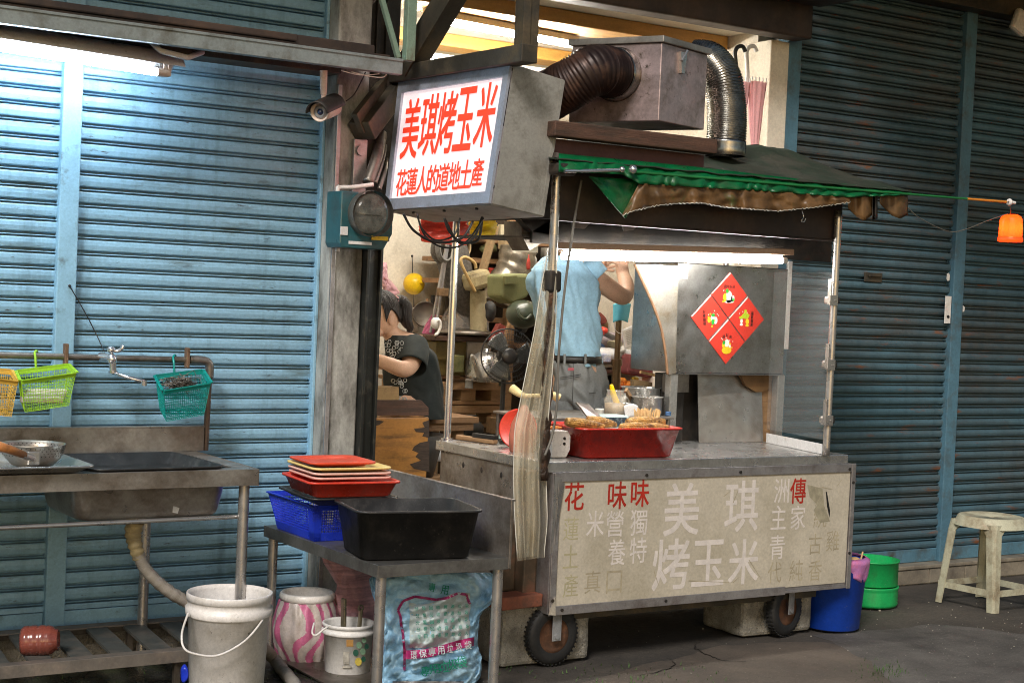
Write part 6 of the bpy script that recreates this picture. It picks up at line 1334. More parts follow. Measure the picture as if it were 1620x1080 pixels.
# ================================================================== BUCKETS AND BAGS
def pail(name, lab, x, y, r_, h, mt, group=None, bail=None, z0=0):
    t = thing(name, lab, "bucket", (x, y, z0), group); c = V((x, y, z0)); k = r_ * .87
    b = B(); f_ = lambda u: k + (r_ - k) * u
    pr = [(0, 0), (k * .96, 0), (k, .006), (f_(.78), h * .78), (f_(.78) + .006, h * .785), (f_(.80) + .009, h * .80), (f_(.86) + .009, h * .86), (f_(.86) + .002, h * .868), (f_(.93), h * .93), (f_(.93) + .006, h * .935), (r_ + .004, h * .99), (r_ + .002, h), (r_ - .004, h), (r_ - .008, h * .96), (f_(.5) - .006, h * .5), (k - .006, .012), (0, .01)]
    b.lathe(pr, c, 56); part(t, "pail_body", b, mt)
    if bail: 
        b = B(); b.tube(bez(bail, 8), .0042, 8); part(t, "handle", b, m_white)
    return t
bx, by = 2.385, 5.53
pail("white_bucket", "tall grimy white bucket with hanging handle beside the sink leg", bx, by, .158, .40, m_white, None,
     [UY(298, 968, 5.50), UY(288, 1000, 5.42), UY(291, 1024, 5.38), UY(310, 1034, 5.36), UY(345, 1036, 5.34), UY(385, 1015, 5.34), UY(412, 985, 5.38), UY(421, 965, 5.44)])
b = B(); b.box(UY(424, 958, 5.45), (.02, .05, .07), .006); solo("bucket_ear", "small white plastic ear holding the tall bucket's handle", "handle mount", b, m_white, tuple(UY(424, 958, 5.45))) if 0 else b.bm.free()
c = V((2.99, 5.69, .07)); sb = pail("small_bucket", "small white bucket with fruit label and knife handles inside", 2.985, 5.70, .104, .205, m_whitec, None,
     [UY(497, 985, 5.66), UY(494, 1000, 5.60), UY(500, 1004, 5.59), UY(512, 995, 5.59), UY(520, 990, 5.60)], z0=.0)
def onpail(x, y, dpth=.0):   # point of the pail wall seen at x,y
    q = UY(x, y, 5.62); c0 = V((2.985, 5.70, 0)); d = ray(x, y); P0 = C0
    A = d.x ** 2 + d.y ** 2; B2 = 2 * (d.x * (P0.x - c0.x) + d.y * (P0.y - c0.y)); r_ = .0995 + dpth
    Cc = (P0.x - c0.x) ** 2 + (P0.y - c0.y) ** 2 - r_ ** 2; dd = max(0, B2 * B2 - 4 * A * Cc); return P0 + d * ((-B2 - math.sqrt(dd)) / (2 * A))
def patch(pt, nm, x0, y0, x1, y1, mt, dp=.001): b = B(); b.grid(lambda u, v: onpail(x0 + (x1 - x0) * u, y0 + (y1 - y0) * v, dp), 10, 4); return part(pt, nm, b, mt)
lb = patch(sb, "label_square", 548, 1010, 559, 1022, M("gold brown print", (.42, .22, .06), .5))
patch(sb, "label_print", 543, 1030, 552, 1050, M("grey small print", (.40, .38, .33), .5, 0, .5, 60)); patch(sb, "label_bar", 541, 1052, 556, 1056, M("grey small print", (.4, .4, .4), .5))
for (x, y, s_, mt) in ((568, 1020, 5, "lg"), (576, 1012, 4, "lg"), (563, 1032, 5, "dg"), (574, 1030, 5, "lg"), (567, 1046, 6, "yf"), (575, 1042, 4, "dg"), (580, 1022, 4, "dg")):
    mm = {"lg": M("leaf print", (.20, .34, .22), .5), "dg": M("dark leaf print", (.03, .12, .08), .5), "yf": M("fruit print", (.70, .55, .10), .5)}[mt]
    b = B(); b.f([b.v(onpail(x + s_ * math.cos(i / 12 * 6.28) * .9, y + s_ * math.sin(i / 12 * 6.28) * 1.1, .0015 + .0004 * (mt == "yf"))) for i in range(12)]); part(sb, "fruit_print", b, mm)
for (xa, ya, xb, yb, r_, lab) in ((543, 985, 544, 946, .014, "flat steel handle standing upright in the small bucket"), (566, 992, 571, 962, .011, "slanted dark knife handle with a ring in the small bucket")):
    b = B(); b.beam(UY(xa, ya + 30, 5.69), UY(xb, yb, 5.69), r_ * 2.2, r_, bev=.004)
    if r_ < .012: b.tube([UY(571, 961, 5.69) + V((math.cos(i / 10 * 6.28) * .011, 0, math.sin(i / 10 * 6.28) * .011)) for i in range(10)], .004, 6, closed=True)
    solo("kitchen_knife", lab, "knife", b, M("olive steel", (.28, .25, .17), .35, .8, .3, 12), tuple(UY(xa, ya, 5.69)), "handles in the small bucket")
# lined bucket with pink striped bag
c = V((2.93, 5.98, 0)); t = thing("lined_bucket", "round bucket wrapped in a pink and white striped bag", "bucket", tuple(c))
b = B(); b.lathe([(.098, .245), (.112, .248), (.118, .262), (.116, .275), (.108, .282), (.102, .276), (.096, .262), (.090, .20), (.08, .05), (0, .04)], c, 48); part(t, "rim", b, m_white)
b = B()
def strp(i, j):
    a_ = 2 * math.pi * i / 200; v = j / 60; r_ = .105 + .035 * math.sin(math.pi * (v * .85 + .08)) + .006 * nz((math.cos(a_) * 5, math.sin(a_) * 5, v * 4), 1, 6) + .003 * math.sin(i * .5 + v * 3)
    return c + V((math.cos(a_) * r_, math.sin(a_) * r_, .005 + .245 * v))
g_ = [[b.v(strp(i, j)) for j in range(61)] for i in range(200)]
for i in range(200):
    for j in range(60):
        f_ = b.f([g_[i][j], g_[(i + 1) % 200][j], g_[(i + 1) % 200][j + 1], g_[i][j + 1]], True)
        k = (i / 200 * 11 + 1.1 * nz((i * .025, j * .03, 2)) + .008 * j) % 1
        f_.material_index = 1 if k < .42 else 0
part(t, "striped_bag", b, [M("white bag film", (.52, .46, .44), .4, 0, .2, 8, dirt=(.35, .30, .24), da=.4, ds=9, bump=.5, bs=20), M("magenta bag stripe", (.50, .13, .25), .4, 0, .3, 8, bump=.5, bs=20)])
# pink striped bag slumped behind
t = bag("plastic_bag", "pale pink ribbed bag tied to the table and sagging behind the small bucket", [(868, 506, 520), (890, 512, 590), (905, 522, 592), (925, 532, 594), (945, 530, 597), (990, 533, 606), (1030, 545, 606), (1050, 552, 600)], 5.95, M("pink ribbed film", (.60, .33, .36), .45, 0, .35, 3, (1, 1, 30), bump=.5, bs=5, bstretch=(1, 1, 16)), th=.07)
# printed blue bag
PB = [(905, 600, 776), (915, 585, 788), (925, 584, 790), (950, 592, 782), (965, 600, 765), (985, 606, 757), (1020, 606, 756), (1040, 604, 762), (1065, 600, 762), (1090, 598, 750), (1120, 600, 745)]
t = thing("blue_bag", "crumpled pale blue printed plastic bag under the work table", "plastic bag", tuple(V((UY(690, 1000, 5.35).x, 5.35, 0))))
def bfn(u, v, push=0):
    y = 905 + 215 * v; xl = lo(y, [(p_[0], p_[1]) for p_ in PB]); xr = lo(y, [(p_[0], p_[2]) for p_ in PB]); a_ = 2 * math.pi * u
    x = (xl + xr) / 2 - (xr - xl) / 2 * math.cos(a_) * (1 + .05 * nz((v * 14, 0, 3)))
    bul = .11 * math.sin(math.pi * min(1, .10 + .86 * v)) ** .6
    cr_ = abs(nz((u * 12, v * 7, 2))) * .8 + abs(nz((u * 24 + v * 9, v * 13, 5))) * .6 + abs(nz((u * 50 - v * 14, v * 26, 8))) * .25
    return UY(x, y, 5.36 - math.sin(a_) * bul - .085 * cr_ * (1 if a_ < math.pi else -1) - push)
b = B(); b.grid(bfn, 130, 70, closeu=True); o = part(t, "bag_film", b, m_bagb)
def onbag(x, y, push=.006):
    v = (y - 905) / 215; xl = lo(y, [(p_[0], p_[1]) for p_ in PB]); xr = lo(y, [(p_[0], p_[2]) for p_ in PB]); k = max(-.97, min(.97, ((xl + xr) / 2 - x) / ((xr - xl) / 2)))
    return bfn(math.acos(k) / (2 * math.pi), v, push)
m_mag = M("magenta print", (.42, .03, .16), .45, 0, .2, 12); m_gp = M("green print", (.01, .24, .16), .45, 0, .2, 12); m_wp = M("white print film", (.50, .58, .60), .4, 0, .2, 9, dirt=(.35, .45, .42), da=.4, ds=14)
b = B(); b.grid(lambda u, v: onbag(648 + (102 - 8 * v) * u - 6 * (1 - v) * u, 952 + 72 * v - 12 * u * (1 - v) + 6 * math.sin(u * 6) * (1 - v), .004), 40, 30); part(t, "white_panel", b, m_wp)
b = B()
BO = [(640, 1060), (640, 1028), (636, 990), (630, 965), (638, 950), (656, 943), (690, 948), (708, 945), (724, 938), (738, 940), (744, 958)]
pth = [(x, y) for (xa, ya), (xb, yb) in zip(BO, BO[1:]) for x, y in ((xa + (xb - xa) * k / 6, ya + (yb - ya) * k / 6) for k in range(6))]
for (xa, ya), (xb, yb) in zip(pth, pth[1:]):
    d = V((xb - xa, yb - ya)); d.normalize(); nx_, ny_ = -d.y * 2, d.x * 2
    b.f([b.v(onbag(xa + nx_, ya + ny_, .007)), b.v(onbag(xa - nx_, ya - ny_, .007)), b.v(onbag(xb - nx_, yb - ny_, .007)), b.v(onbag(xb + nx_, yb + ny_, .007))])
b.grid(lambda u, v: onbag(642 + 108 * u, 1028 - 18 * u + 14 * v + 3 * math.sin(u * 5), .008), 50, 4); part(t, "magenta_print", b, m_mag)
def bagtxt(nm, txt, x0, y0, x1, y1, sz, mt, push):
    b = B(); n_ = len(txt)
    for i, ch in enumerate(txt):
        u = (i + .5) / n_; x, y = x0 + (x1 - x0) * u, y0 + (y1 - y0) * u
        q = onbag(x, y, push); qr = onbag(x + 4, y + 4 * (y1 - y0) / (x1 - x0), push); qu = onbag(x, y - 4, push)
        rv = (qr - q).normalized(); uv2 = (qu - q); uv2 = (uv2 - rv * uv2.dot(rv)).normalized()
        # keep the characters facing the street
        rv = (rv + V((.6, -.35, 0))).normalized(); uv2 = (uv2 + V((0, 0, 1.2))); uv2 = (uv2 - rv * uv2.dot(rv)).normalized()
        glyph(b, ch, q + V((0, -.008, 0)), rv, uv2, sz / 410, sz * 1.1 / 410, .015)
    part(t, nm, b, mt)
bagtxt("white_lettering", "環保專用垃圾袋", 646, 1036, 746, 1018, 12, m_wp, .026)
bagtxt("green_lettering", "專用垃圾袋", 664, 1062, 736, 1044, 17, m_gp, .026)
bagtxt("green_lettering", "專用", 672, 926, 712, 934, 13, m_gp, .022)
for k in range(5): bagtxt("small_lettering", "分類回收資源垃圾" if k < 4 else "每日清運請勿投入", 652 + k, 962 + k * 11, 742, 952 + k * 11 + 4, 6, m_gp, .018)
b = B(); b.grid(lambda u, v: bfn(.12 + .26 * u, .80 + .16 * v, .02 + .03 * math.sin(u * 3.1)), 24, 10); part(t, "grey_contents", b, M("grey wet film", (.24, .24, .24), .35, 0, .5, 14, bump=.6, bs=20), [SOL(.003)])

# ================================================================== CONCRETE BLOCKS, BRICK
for (x0, x1_, y0, y1_, z, lab) in ((3.60, 4.06, 5.50, 5.80, .262, "concrete block propping the cart behind the rusty front wheel"), (5.00, 5.44, 5.56, 5.86, .24, "concrete block propping the cart by the swivelled wheel")):
    b = B(); b.bb((x0, y0, 0), (x1_, y1_, z), .02)
    bmesh.ops.subdivide_edges(b.bm, edges=b.bm.edges, cuts=4, use_grid_fill=True)
    for v in b.bm.verts: v.co += V((nz(v.co * 14, 1, 1), nz(v.co * 14, 1, 2), nz(v.co * 14, 1, 3) * .4)) * .008
    solo("concrete_block", lab, "concrete block", b, m_conc, ((x0 + x1_) / 2, (y0 + y1_) / 2, 0), "rough concrete blocks under the cart")
b = B(); b.bb((3.56, 5.40, .245), (3.80, 5.52, .305), .008); 
b = B(); b.box((3.66, 5.50, .285), (.22, .11, .055), .006, rz=.1); solo("red_brick", "worn red brick lying between a concrete block and the cart", "brick", b, m_brick, (3.66, 5.5, .26))
b = B(); b.bb((3.70, 5.50, .30), (3.765, 5.60, .83), .006); b.bb((3.60, 5.56, .31), (3.70, 5.62, .60), .01); solo("wooden_prop", "dark stained upright board at the cart corner above the brick", "board", b, M("stained upright", (.10, .07, .045), .6, 0, .5, 6, dirt=(.2, .08, .05), da=.4, ds=6), (3.72, 5.55, .3))

# ================================================================== BINS, BASINS, STOOL
c = V((5.61, 5.60, 0)); t = thing("blue_bin", "deep blue waste bin with a pink liner beside the cart", "bin", tuple(c))
b = B(); b.lathe([(0, 0), (.130, 0), (.137, .006), (.163, .33), (.167, .332), (.167, .338), (.159, .336), (.13, .012), (0, .01)], c, 48); part(t, "bin_body", b, m_bluebin)
b = B(); b.grid(lambda u, v: c + V((math.cos(u * 6.2832), math.sin(u * 6.2832), 0)) * (.176 - .018 * (1 - v) + .005 * math.sin(u * 60) * (1 - v) + .006 * nz((math.cos(u * 6.28) * 4, math.sin(u * 6.28) * 4, v * 3)) - (.025 if v > .95 else 0)) + V((0, 0, .255 + .100 * v - .018 * (1 - v) * math.sin(u * 25))), 90, 8, closeu=True); part(t, "bin_liner", b, m_liner, [SOL(.002)])
b = B(); b.cyl(UY(1360, 893, 5.55), UY(1365, 872, 5.55), .0045); b.ball(UY(1352, 885, 5.55) , .03, (1, 1, .5), 12, 8); solo("bamboo_skewer", "used bamboo skewer poking out of the blue bin", "skewer", b, M("pale bamboo", (.72, .47, .22), .6), tuple(UY(1360, 893, 5.55)))
c = V((6.24, 5.96, 0))
for k, (z, lab) in enumerate(((0, "ribbed green basin at the bottom beside the blue bin"), (.11, "smooth green basin stacked on the ribbed one"))):
    b = B(); r_ = .150
    pr = [(0, z), (r_ * .96, z)] + [(r_ + .0035 * (i % 2), z + .008 + i * .009) for i in range(10)] + [(r_ + .006, z + .10), (r_ + .006, z + .106), (r_ - .006, z + .106), (r_ - .008, z + .01), (0, z + .006)] if k == 0 else [(0, z), (r_ * .97, z), (r_ - .002, z + .006), (r_ - .002, z + .125), (r_ + .005, z + .128), (r_ + .005, z + .134), (r_ - .006, z + .134), (r_ - .010, z + .01), (0, z + .006)]
    b.lathe(pr, c, 56); solo("green_basin", lab, "basin", b, m_green, (c.x, c.y, z), "stacked green basins")
# stool
FL, FR_, FB, FRr = V((6.655, 5.875, 0)), V((6.69, 5.500, 0)), V((7.04, 5.88, 0)), V((7.06, 5.50, 0))
sc_c = (FL + FR_ + FB + FRr) / 4; ST = .488
t = thing("plastic_stool", "grimy cream plastic stool with a round dished seat by the shutters", "stool", tuple(sc_c))
b = B()
def sq_ring(r_, z, n=48, p=2.35): return [b.v(sc_c + V((math.copysign(abs(math.cos(a_)) ** (2 / p), math.cos(a_)) * r_, math.copysign(abs(math.sin(a_)) ** (2 / p), math.sin(a_)) * r_, z))) for a_ in (2 * math.pi * i / n for i in range(n))]
b.skinrings([sq_ring(.190, ST - .055), sq_ring(.188, ST - .053), sq_ring(.168, ST - .008), sq_ring(.160, ST), sq_ring(.150, ST, p=2.4), sq_ring(.140, ST - .006, p=2), sq_ring(.02, ST - .008, p=2), sq_ring(.018, ST - .016, p=2), sq_ring(.13, ST - .014, p=2), sq_ring(.162, ST - .03), sq_ring(.172, ST - .055)]); part(t, "seat", b, m_stool)
for fpt in (FL, FR_, FB, FRr):
    d = (fpt - sc_c); dn = V((math.copysign(1, d.x), math.copysign(1, d.y), 0)); b = B()
    def legring(cn, w_, z, th_=.008):
        e1, e2 = V((-dn.x, 0, 0)), V((0, -dn.y, 0)); cn = V((cn.x, cn.y, z)); r_ = w_ * .25
        return [b.v(q_) for q_ in (cn + e1 * w_, cn + e1 * r_, cn + e1 * r_ * .3 + e2 * r_ * .3, cn + e2 * r_, cn + e2 * w_, cn + e2 * w_ + e1 * th_, cn + e2 * r_ + e1 * th_, cn + e1 * r_ + e2 * th_, cn + e1 * w_ + e2 * th_)]
    top = sc_c + dn * .156
    rs = []
    for k in range(9):
        u = k / 8; cn = top.lerp(V((fpt.x, fpt.y, 0)), u); w_ = (.075 if k == 0 else .058 - .012 * u) + (.03 if k == 0 else 0)
        rs.append(legring(cn, w_, (ST - .03) * (1 - u)))
    b.skinrings(rs, smooth=False); b.f(rs[-1]); part(t, "leg", b, m_stool)
k_ = .28
def at_h(p_, z): u = 1 - z / (ST - .03); dn = V((math.copysign(1, (p_ - sc_c).x), math.copysign(1, (p_ - sc_c).y), 0)); return V(((sc_c + dn * .156).lerp(p_, u).x, (sc_c + dn * .156).lerp(p_, u).y, z))
for a, c2 in ((FL, FR_), (FR_, FRr), (FRr, FB), (FB, FL)):
    b = B(); inn = (sc_c - (a + c2) / 2).normalized() * .008; b.beam(at_h(a, .10) + inn, at_h(c2, .10) + inn, .006, .034, upv=(0, 0, 1)); part(t, "crossbar", b, m_stool)

# ground litter and weeds
b = B(); random.seed(9)
for i in range(300):
    x, y = random.uniform(4.3, 8.2), random.uniform(4.4, 5.9)
    if random.random() < .35: x, y = random.gauss(6.3, .5), random.gauss(5.0, .25)
    s_ = random.uniform(.0012, .0038) * (1.6 if random.random() < .06 else 1); q = V((x, y, .002 + .010 * nz((x * 1.3, y * 1.3, 0)) + .004 * nz((x * 5, y * 5, 1)) - .008 + s_ * .3))
    b.box(q, (s_ * 1.6, s_ * 1.2, s_), 0, rz=random.random() * 3)
o = done(b, "gravel", M("pale grit", (.40, .37, .31), .8)); o["kind"] = "stuff"
b = B()
for i in range(160):
    q = UZ(random.gauss(1402, 26), random.gauss(1062, 8), 0); a_ = random.random() * 6.28; h = random.uniform(.006, .024); d = V((math.cos(a_), math.sin(a_), 0))
    b.f([b.v(q + d * .002), b.v(q - d * .002), b.v(q + V((d.y, -d.x, 0)) * h * .6 + V((0, 0, h)))])
for i in range(260):
    q = UZ(random.uniform(420, 1150), random.uniform(1050, 1080), 0) if i < 250 else UZ(random.uniform(0, 300), random.uniform(1055, 1085), 0); a_ = random.random() * 6.28; h = random.uniform(.006, .018); d = V((math.cos(a_), math.sin(a_), 0))
    b.f([b.v(q + d * .003), b.v(q - d * .003), b.v(q + V((d.y, -d.x, 0)) * h * .8 + V((0, 0, h)))])
o = done(b, "weeds", m_grass); o["kind"] = "stuff"
b = B(); b.ball(UY(292, 1064, 5.65), .022, (.8, 1, 1.4), 14, 10); 
for v in b.bm.verts: v.co += V((1, 1, 1)) * .02 * nz(v.co * 20)
solo("blue_scrap", "scrap of blue plastic on the ground behind the tall white bucket", "plastic scrap", b, m_blue, tuple(UY(292, 1075, 5.65)))

# worn warm patch of the street and cracks
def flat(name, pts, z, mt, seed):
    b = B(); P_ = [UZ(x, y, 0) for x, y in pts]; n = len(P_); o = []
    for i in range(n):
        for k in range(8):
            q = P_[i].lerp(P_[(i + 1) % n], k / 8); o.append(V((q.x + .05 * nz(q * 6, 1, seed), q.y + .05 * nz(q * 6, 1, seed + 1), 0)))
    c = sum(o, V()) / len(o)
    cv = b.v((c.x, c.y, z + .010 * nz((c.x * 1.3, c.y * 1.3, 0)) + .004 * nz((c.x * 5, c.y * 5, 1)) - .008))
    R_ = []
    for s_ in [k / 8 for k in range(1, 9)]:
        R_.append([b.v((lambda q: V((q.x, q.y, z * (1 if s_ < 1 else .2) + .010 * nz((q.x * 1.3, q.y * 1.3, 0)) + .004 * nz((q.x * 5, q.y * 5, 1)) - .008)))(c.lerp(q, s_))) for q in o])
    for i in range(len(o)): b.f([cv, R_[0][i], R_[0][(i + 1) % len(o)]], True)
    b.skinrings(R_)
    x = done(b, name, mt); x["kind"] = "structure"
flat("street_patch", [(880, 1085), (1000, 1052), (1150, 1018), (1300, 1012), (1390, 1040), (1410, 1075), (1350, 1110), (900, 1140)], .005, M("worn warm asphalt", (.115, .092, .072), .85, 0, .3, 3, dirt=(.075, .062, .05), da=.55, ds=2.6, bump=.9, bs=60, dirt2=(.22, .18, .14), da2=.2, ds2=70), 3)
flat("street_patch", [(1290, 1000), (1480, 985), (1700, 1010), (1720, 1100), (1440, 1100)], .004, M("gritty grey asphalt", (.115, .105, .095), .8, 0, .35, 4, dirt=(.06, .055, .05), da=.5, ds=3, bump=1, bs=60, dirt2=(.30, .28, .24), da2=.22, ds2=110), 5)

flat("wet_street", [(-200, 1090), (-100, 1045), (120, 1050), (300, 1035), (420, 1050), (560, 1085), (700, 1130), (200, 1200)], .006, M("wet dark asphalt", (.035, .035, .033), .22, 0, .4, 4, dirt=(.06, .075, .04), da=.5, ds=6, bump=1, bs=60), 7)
random.seed(31)
for (x, y, dx, n_) in ((1180, 1046, -1, 24), (1010, 1066, 1, 16)):
    b = B(); P_ = UZ(x, y, 0); a_ = random.uniform(-.3, .3) + (0 if dx > 0 else 3.0); pts = []
    for i in range(n_):
        pts.append(V((P_.x, P_.y, .0085 + .010 * nz((P_.x * 1.3, P_.y * 1.3, 0)) + .004 * nz((P_.x * 5, P_.y * 5, 1)) - .008)))
        a_ += random.uniform(-.5, .5); P_ = P_ + V((math.cos(a_), math.sin(a_) * .6, 0)) * .035
    b.tube(pts, .002, 5, rf=lambda u: .0006 + .0014 * math.sin(math.pi * u)); o = done(b, "street_crack", m_blackm); o["kind"] = "structure"
# ================================================================== SMALL THINGS ON THE SHELVES AT THE BACK
def small(kind, lab, x, y, Y_, w_, h_, mt, shape="box", cat=None, tilt=0):
    q = UY(x, y, Y_); sx = w_ / 300.0; sz = h_ / 300.0; b = B()
    if shape == "box":
        M3 = Matrix.Rotation(tilt, 3, 'Y') @ Matrix.Rotation(random.uniform(-.3, .3), 3, 'Z'); b.box(q, (sx, sx * .7, sz), .004, M3=M3); b.box(q + M3 @ V((0, -sx * .352, sz * .1)), (sx * .7, .002, sz * .35), 0, M3=M3)
    elif shape == "can": b.lathe([(0, -sz / 2), (sx / 2, -sz / 2), (sx / 2 + .002, -sz / 2 + .004), (sx / 2, -sz / 2 + .008), (sx / 2, sz / 2 - .008), (sx / 2 + .002, sz / 2 - .004), (sx / 2, sz / 2), (sx / 2 - .004, sz / 2 - .004), (0, sz / 2 - .004)], q, 20)
    elif shape == "bottle": b.lathe([(0, -sz / 2), (sx / 2, -sz / 2), (sx / 2, sz * .15), (sx * .18, sz * .32), (sx * .18, sz * .45), (sx * .22, sz * .45), (sx * .22, sz * .5), (0, sz * .5)], q, 20)
    elif shape == "rag":
        b.ball(q, 1, (sx / 2, sx * .3, sz / 2), 24, 16)
        for v in b.bm.verts: v.co += (v.co - q) * .7 * nz(v.co * 16, 1, 5) + V((0, 0, .02)) * nz(v.co * 30, 1, 2)
    elif shape == "stick": b.beam(q + V((-math.sin(tilt) * sz / 2, 0, -math.cos(tilt) * sz / 2)), q + V((math.sin(tilt) * sz / 2, 0, math.cos(tilt) * sz / 2)), sx, sx, bev=.002)
    elif shape == "coil":
        for k in range(4): b.tube([q + V((math.cos(i / 20 * 6.283) * sx / 2 * (1 - .06 * k), -.01 * k, math.sin(i / 20 * 6.283) * sz / 2 * (1 - .05 * k))) for i in range(20)], .006, 6, closed=True)
    elif shape == "bagl":
        loft(b, [(q + V((0, 0, sz * (u - .5))), V((sx / 2 * r_, 0, 0)), V((0, sx * .3 * r_, 0))) for u, r_ in ((0, .7), (.15, .98), (.4, 1), (.65, .8), (.8, .35), (.88, .2), (1, .5))], n=26, fold=.25, fs=14)
    solo(kind, lab, cat or kind.replace("_", " "), b, mt, tuple(q))
c_ = lambda n, c, **k: M(n, c, k.pop("r", .6), 0, .25, 12, dirt=tuple(v * .4 for v in c), da=.4, ds=14, **k)
brn, tan_, grn2, cre, gry, mar, blu, blk, ylw, rdd, whi, olv = (c_("dusty brown", (.22, .13, .06)), c_("dusty tan", (.42, .30, .16)), c_("dusty dark green", (.05, .09, .05)), c_("dusty cream", (.55, .48, .32)), c_("dusty grey", (.22, .21, .19)), c_("dusty maroon", (.22, .04, .03)), c_("dusty blue", (.06, .14, .30)), c_("dusty black", (.03, .03, .03)), c_("dusty yellow", (.60, .42, .05)), c_("dusty red", (.50, .05, .03)), c_("dusty white", (.62, .60, .55)), c_("dusty olive", (.16, .16, .06)))
random.seed(21)
for a in (
 ("carton", "cream carton on the top shelf just right of the yellow bag", 800, 365, 8.15, 26, 22, cre, "box"), ("carton", "brown carton beneath the cream carton", 803, 388, 8.15, 30, 16, tan_, "box"),
 ("storage_box", "dark box in the upper shelf corner under the yellow bag", 762, 368, 8.2, 30, 16, blk, "box"), ("cloth_bundle", "olive cloth bundle behind the long slanting carton", 772, 392, 8.25, 34, 18, olv, "rag"),
 ("coil_of_rope", "coiled tan rope hanging above the cream sprayer", 732, 392, 8.0, 26, 34, tan_, "coil", "rope"), ("face_shield", "dark round face shield hanging by the red bag", 703, 392, 7.9, 34, 52, gry, "coil", "shield"),
 ("walking_frame", "thin pale metal stick leaning beside the chrome pole", 701, 440, 7.9, 4, 150, m_alu, "stick", "stick", .12), ("broom_handle", "second pale metal stick leaning behind the chrome pole", 694, 455, 7.9, 4, 160, m_alu, "stick", "stick", .16),
 ("tool_box", "brown tool box leaning against the two metal sticks", 700, 462, 7.85, 18, 14, brn, "box"), ("gas_mask", "dark green mask shape at the top behind the cables", 695, 375, 7.9, 26, 26, grn2, "rag", "mask"),
 ("paint_tin", "small red tin on the shelf between helmet and long carton", 778, 430, 8.2, 12, 14, rdd, "can", "tin"), ("spray_can", "white spray can on the shelf beside the foil hose", 846, 412, 8.0, 8, 22, whi, "bottle", "can"),
 ("red_tassel", "red tassel hanging above the olive bag strap", 836, 415, 7.7, 8, 26, rdd, "bagl", "tassel"), ("rubber_glove", "black rubber glove hanging by the sprayer tank", 776, 488, 7.8, 22, 34, blk, "rag", "glove"),
 ("strap_bundle", "dark strap bundle under the helmet", 825, 518, 7.6, 26, 20, blk, "rag", "strap"), ("wooden_offcut", "leaning wooden offcut above the fan", 806, 520, 7.7, 10, 60, m_wood, "stick", "wood", .3),
 ("saw_blade", "reddish metal plate standing behind the fan cage", 790, 530, 7.75, 26, 34, mar, "box", "plate", .5), ("storage_box", "olive storage box on the bench beneath the shelf", 720, 575, 7.88, 26, 30, olv, "box"),
 ("paint_tin", "grey tin on the pallet edge left of the kettle", 742, 607, 7.75, 14, 16, gry, "can", "tin"), ("glass_bottle", "dark green bottle behind the kettle", 790, 595, 7.9, 9, 34, grn2, "bottle", "bottle"),
 ("carton", "tan carton on the shelf behind the raised arm", 1010, 440, 8.2, 30, 22, tan_, "box"), ("carton", "brown carton on the shelf beside the steel wing", 975, 462, 8.2, 26, 20, brn, "box"),
 ("glass_bottle", "tall brown bottle on the shelf above the blue mask", 962, 455, 8.1, 9, 34, brn, "bottle", "bottle"), ("storage_box", "black box behind the blue face mask", 1005, 490, 8.1, 28, 22, blk, "box"),
 ("plastic_sack", "grey translucent sack knotted behind the instruction sheet", 1022, 495, 7.8, 30, 40, gry, "bagl", "sack"), ("cloth_bundle", "crumpled maroon cloth near the man's shirt", 950, 505, 7.8, 24, 20, mar, "rag"),
 ("cloth_bundle", "crumpled cream cloth in the middle of the clutter table", 975, 545, 7.6, 30, 16, cre, "rag"), ("cloth_bundle", "crumpled blue cloth low on the clutter table", 948, 548, 7.6, 22, 14, blu, "rag"),
 ("cloth_bundle", "crumpled white cloth under the instruction sheet", 990, 548, 7.65, 26, 14, whi, "rag"), ("newspaper", "folded grey newspaper sticking out of the heap", 962, 530, 7.55, 34, 5, gry, "box", "newspaper", .4),
 ("newspaper", "folded white newspaper sliding off the heap", 975, 556, 7.52, 30, 5, whi, "box", "newspaper", -.35), ("small_packet", "small yellow packet under the maroon roll", 1005, 600, 7.5, 14, 8, ylw, "box"),
 ("storage_box", "dark low box under the clutter table", 960, 605, 7.8, 40, 26, blk, "box"), ("glass_bottle", "pale bottle standing under the clutter table", 1000, 608, 7.7, 9, 24, cre, "bottle", "bottle"),
 ("plastic_sack", "black rubbish sack slumped beneath the pallets", 745, 672, 7.7, 50, 34, blk, "bagl", "sack"), ("storage_box", "dark crate beneath the pallets beside the fan stand", 790, 672, 7.7, 40, 28, brn, "box"),
 ("water_bottle", "clear water bottle by the scrubbing brush", 793, 668, 7.4, 8, 24, whi, "bottle", "bottle"), ("sauce_bottle", "small bottle with yellow cap among the steel pots", 988, 633, 6.1, 9, 20, whi, "bottle", "bottle"),
 ("sauce_tub", "yellow lidded tub between the steel pots", 1000, 628, 6.22, 12, 12, ylw, "can", "tub"), ("steel_cup", "small steel cup beside the skewers", 990, 645, 6.05, 13, 16, m_steelb, "can", "cup"),
 ("blue_stopper", "pale blue stopper at the foot of the cabinet leg", 1057, 654, 5.95, 8, 6, blu, "can", "stopper"), ("paper_cup", "white paper cup behind the wire pan", 948, 655, 5.98, 12, 16, whi, "can", "cup")):
    small(*a[:9], *(a[9:] if len(a) > 9 else ()))
# hanging odds and ends: hooks under the sign and the cart roof
for k, (x, y0, y1, mt, lab) in enumerate(((1012, 405, 470, m_blackm, "thin dark rod hanging behind the raised hands"), (870, 352, 395, m_alu, "short metal bracket hanging by the cowl"))):
    b = B(); b.cyl(UY(x, y0, 6.9), UY(x, y1, 6.9), .006); solo("hanging_rod", lab, "rod", b, mt, tuple(UY(x, y1, 6.9)))
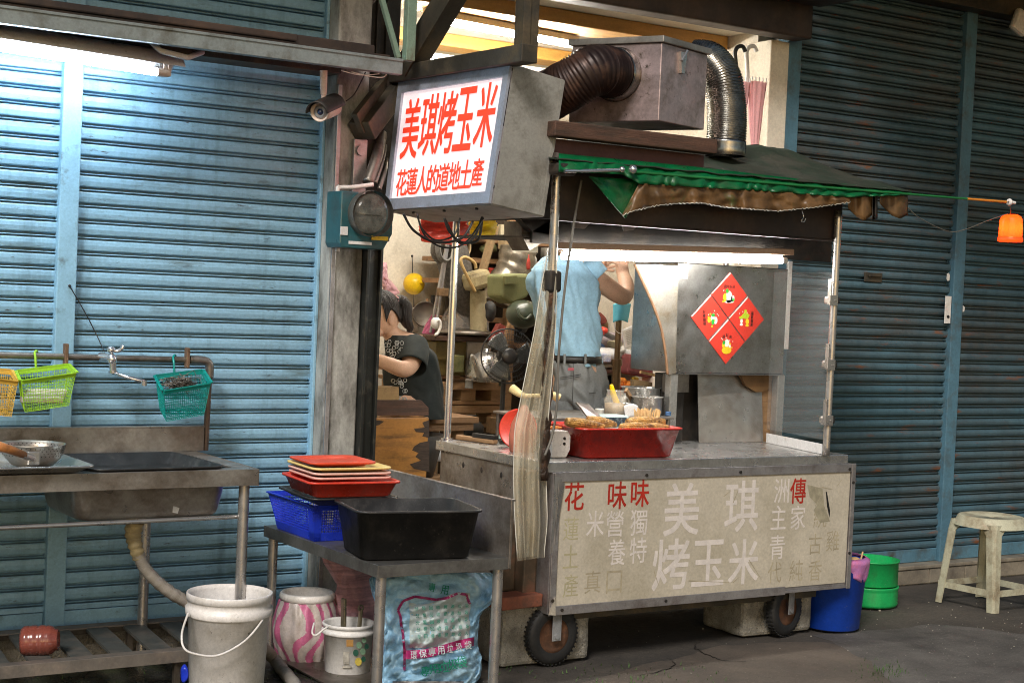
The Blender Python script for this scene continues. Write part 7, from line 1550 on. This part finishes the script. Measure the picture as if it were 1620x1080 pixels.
# grime leaflets and stickers on the posts
for (x, y, w_, h_, lab) in ((1500, 438, 8, 14, "small torn white sticker above the lock plate"), (1522, 488, 14, 12, "small pale paint smear beside the lock plate"), (1258, 330, 7, 9, "tiny white sticker on the faded post above the tarpaulin")):
    q = UY(x, y, W - .038 if x != 1522 else W - .012); b = B(); b.prism([q + V((dx * w_ / 300, 0, dz * h_ / 300)) for dx, dz in ((-.5, -.3), (-.2, -.5), (.4, -.45), (.5, .2), (.1, .5), (-.45, .4))], (0, -.0012, 0)); solo("sticker", lab, "sticker", b, m_white, tuple(q))
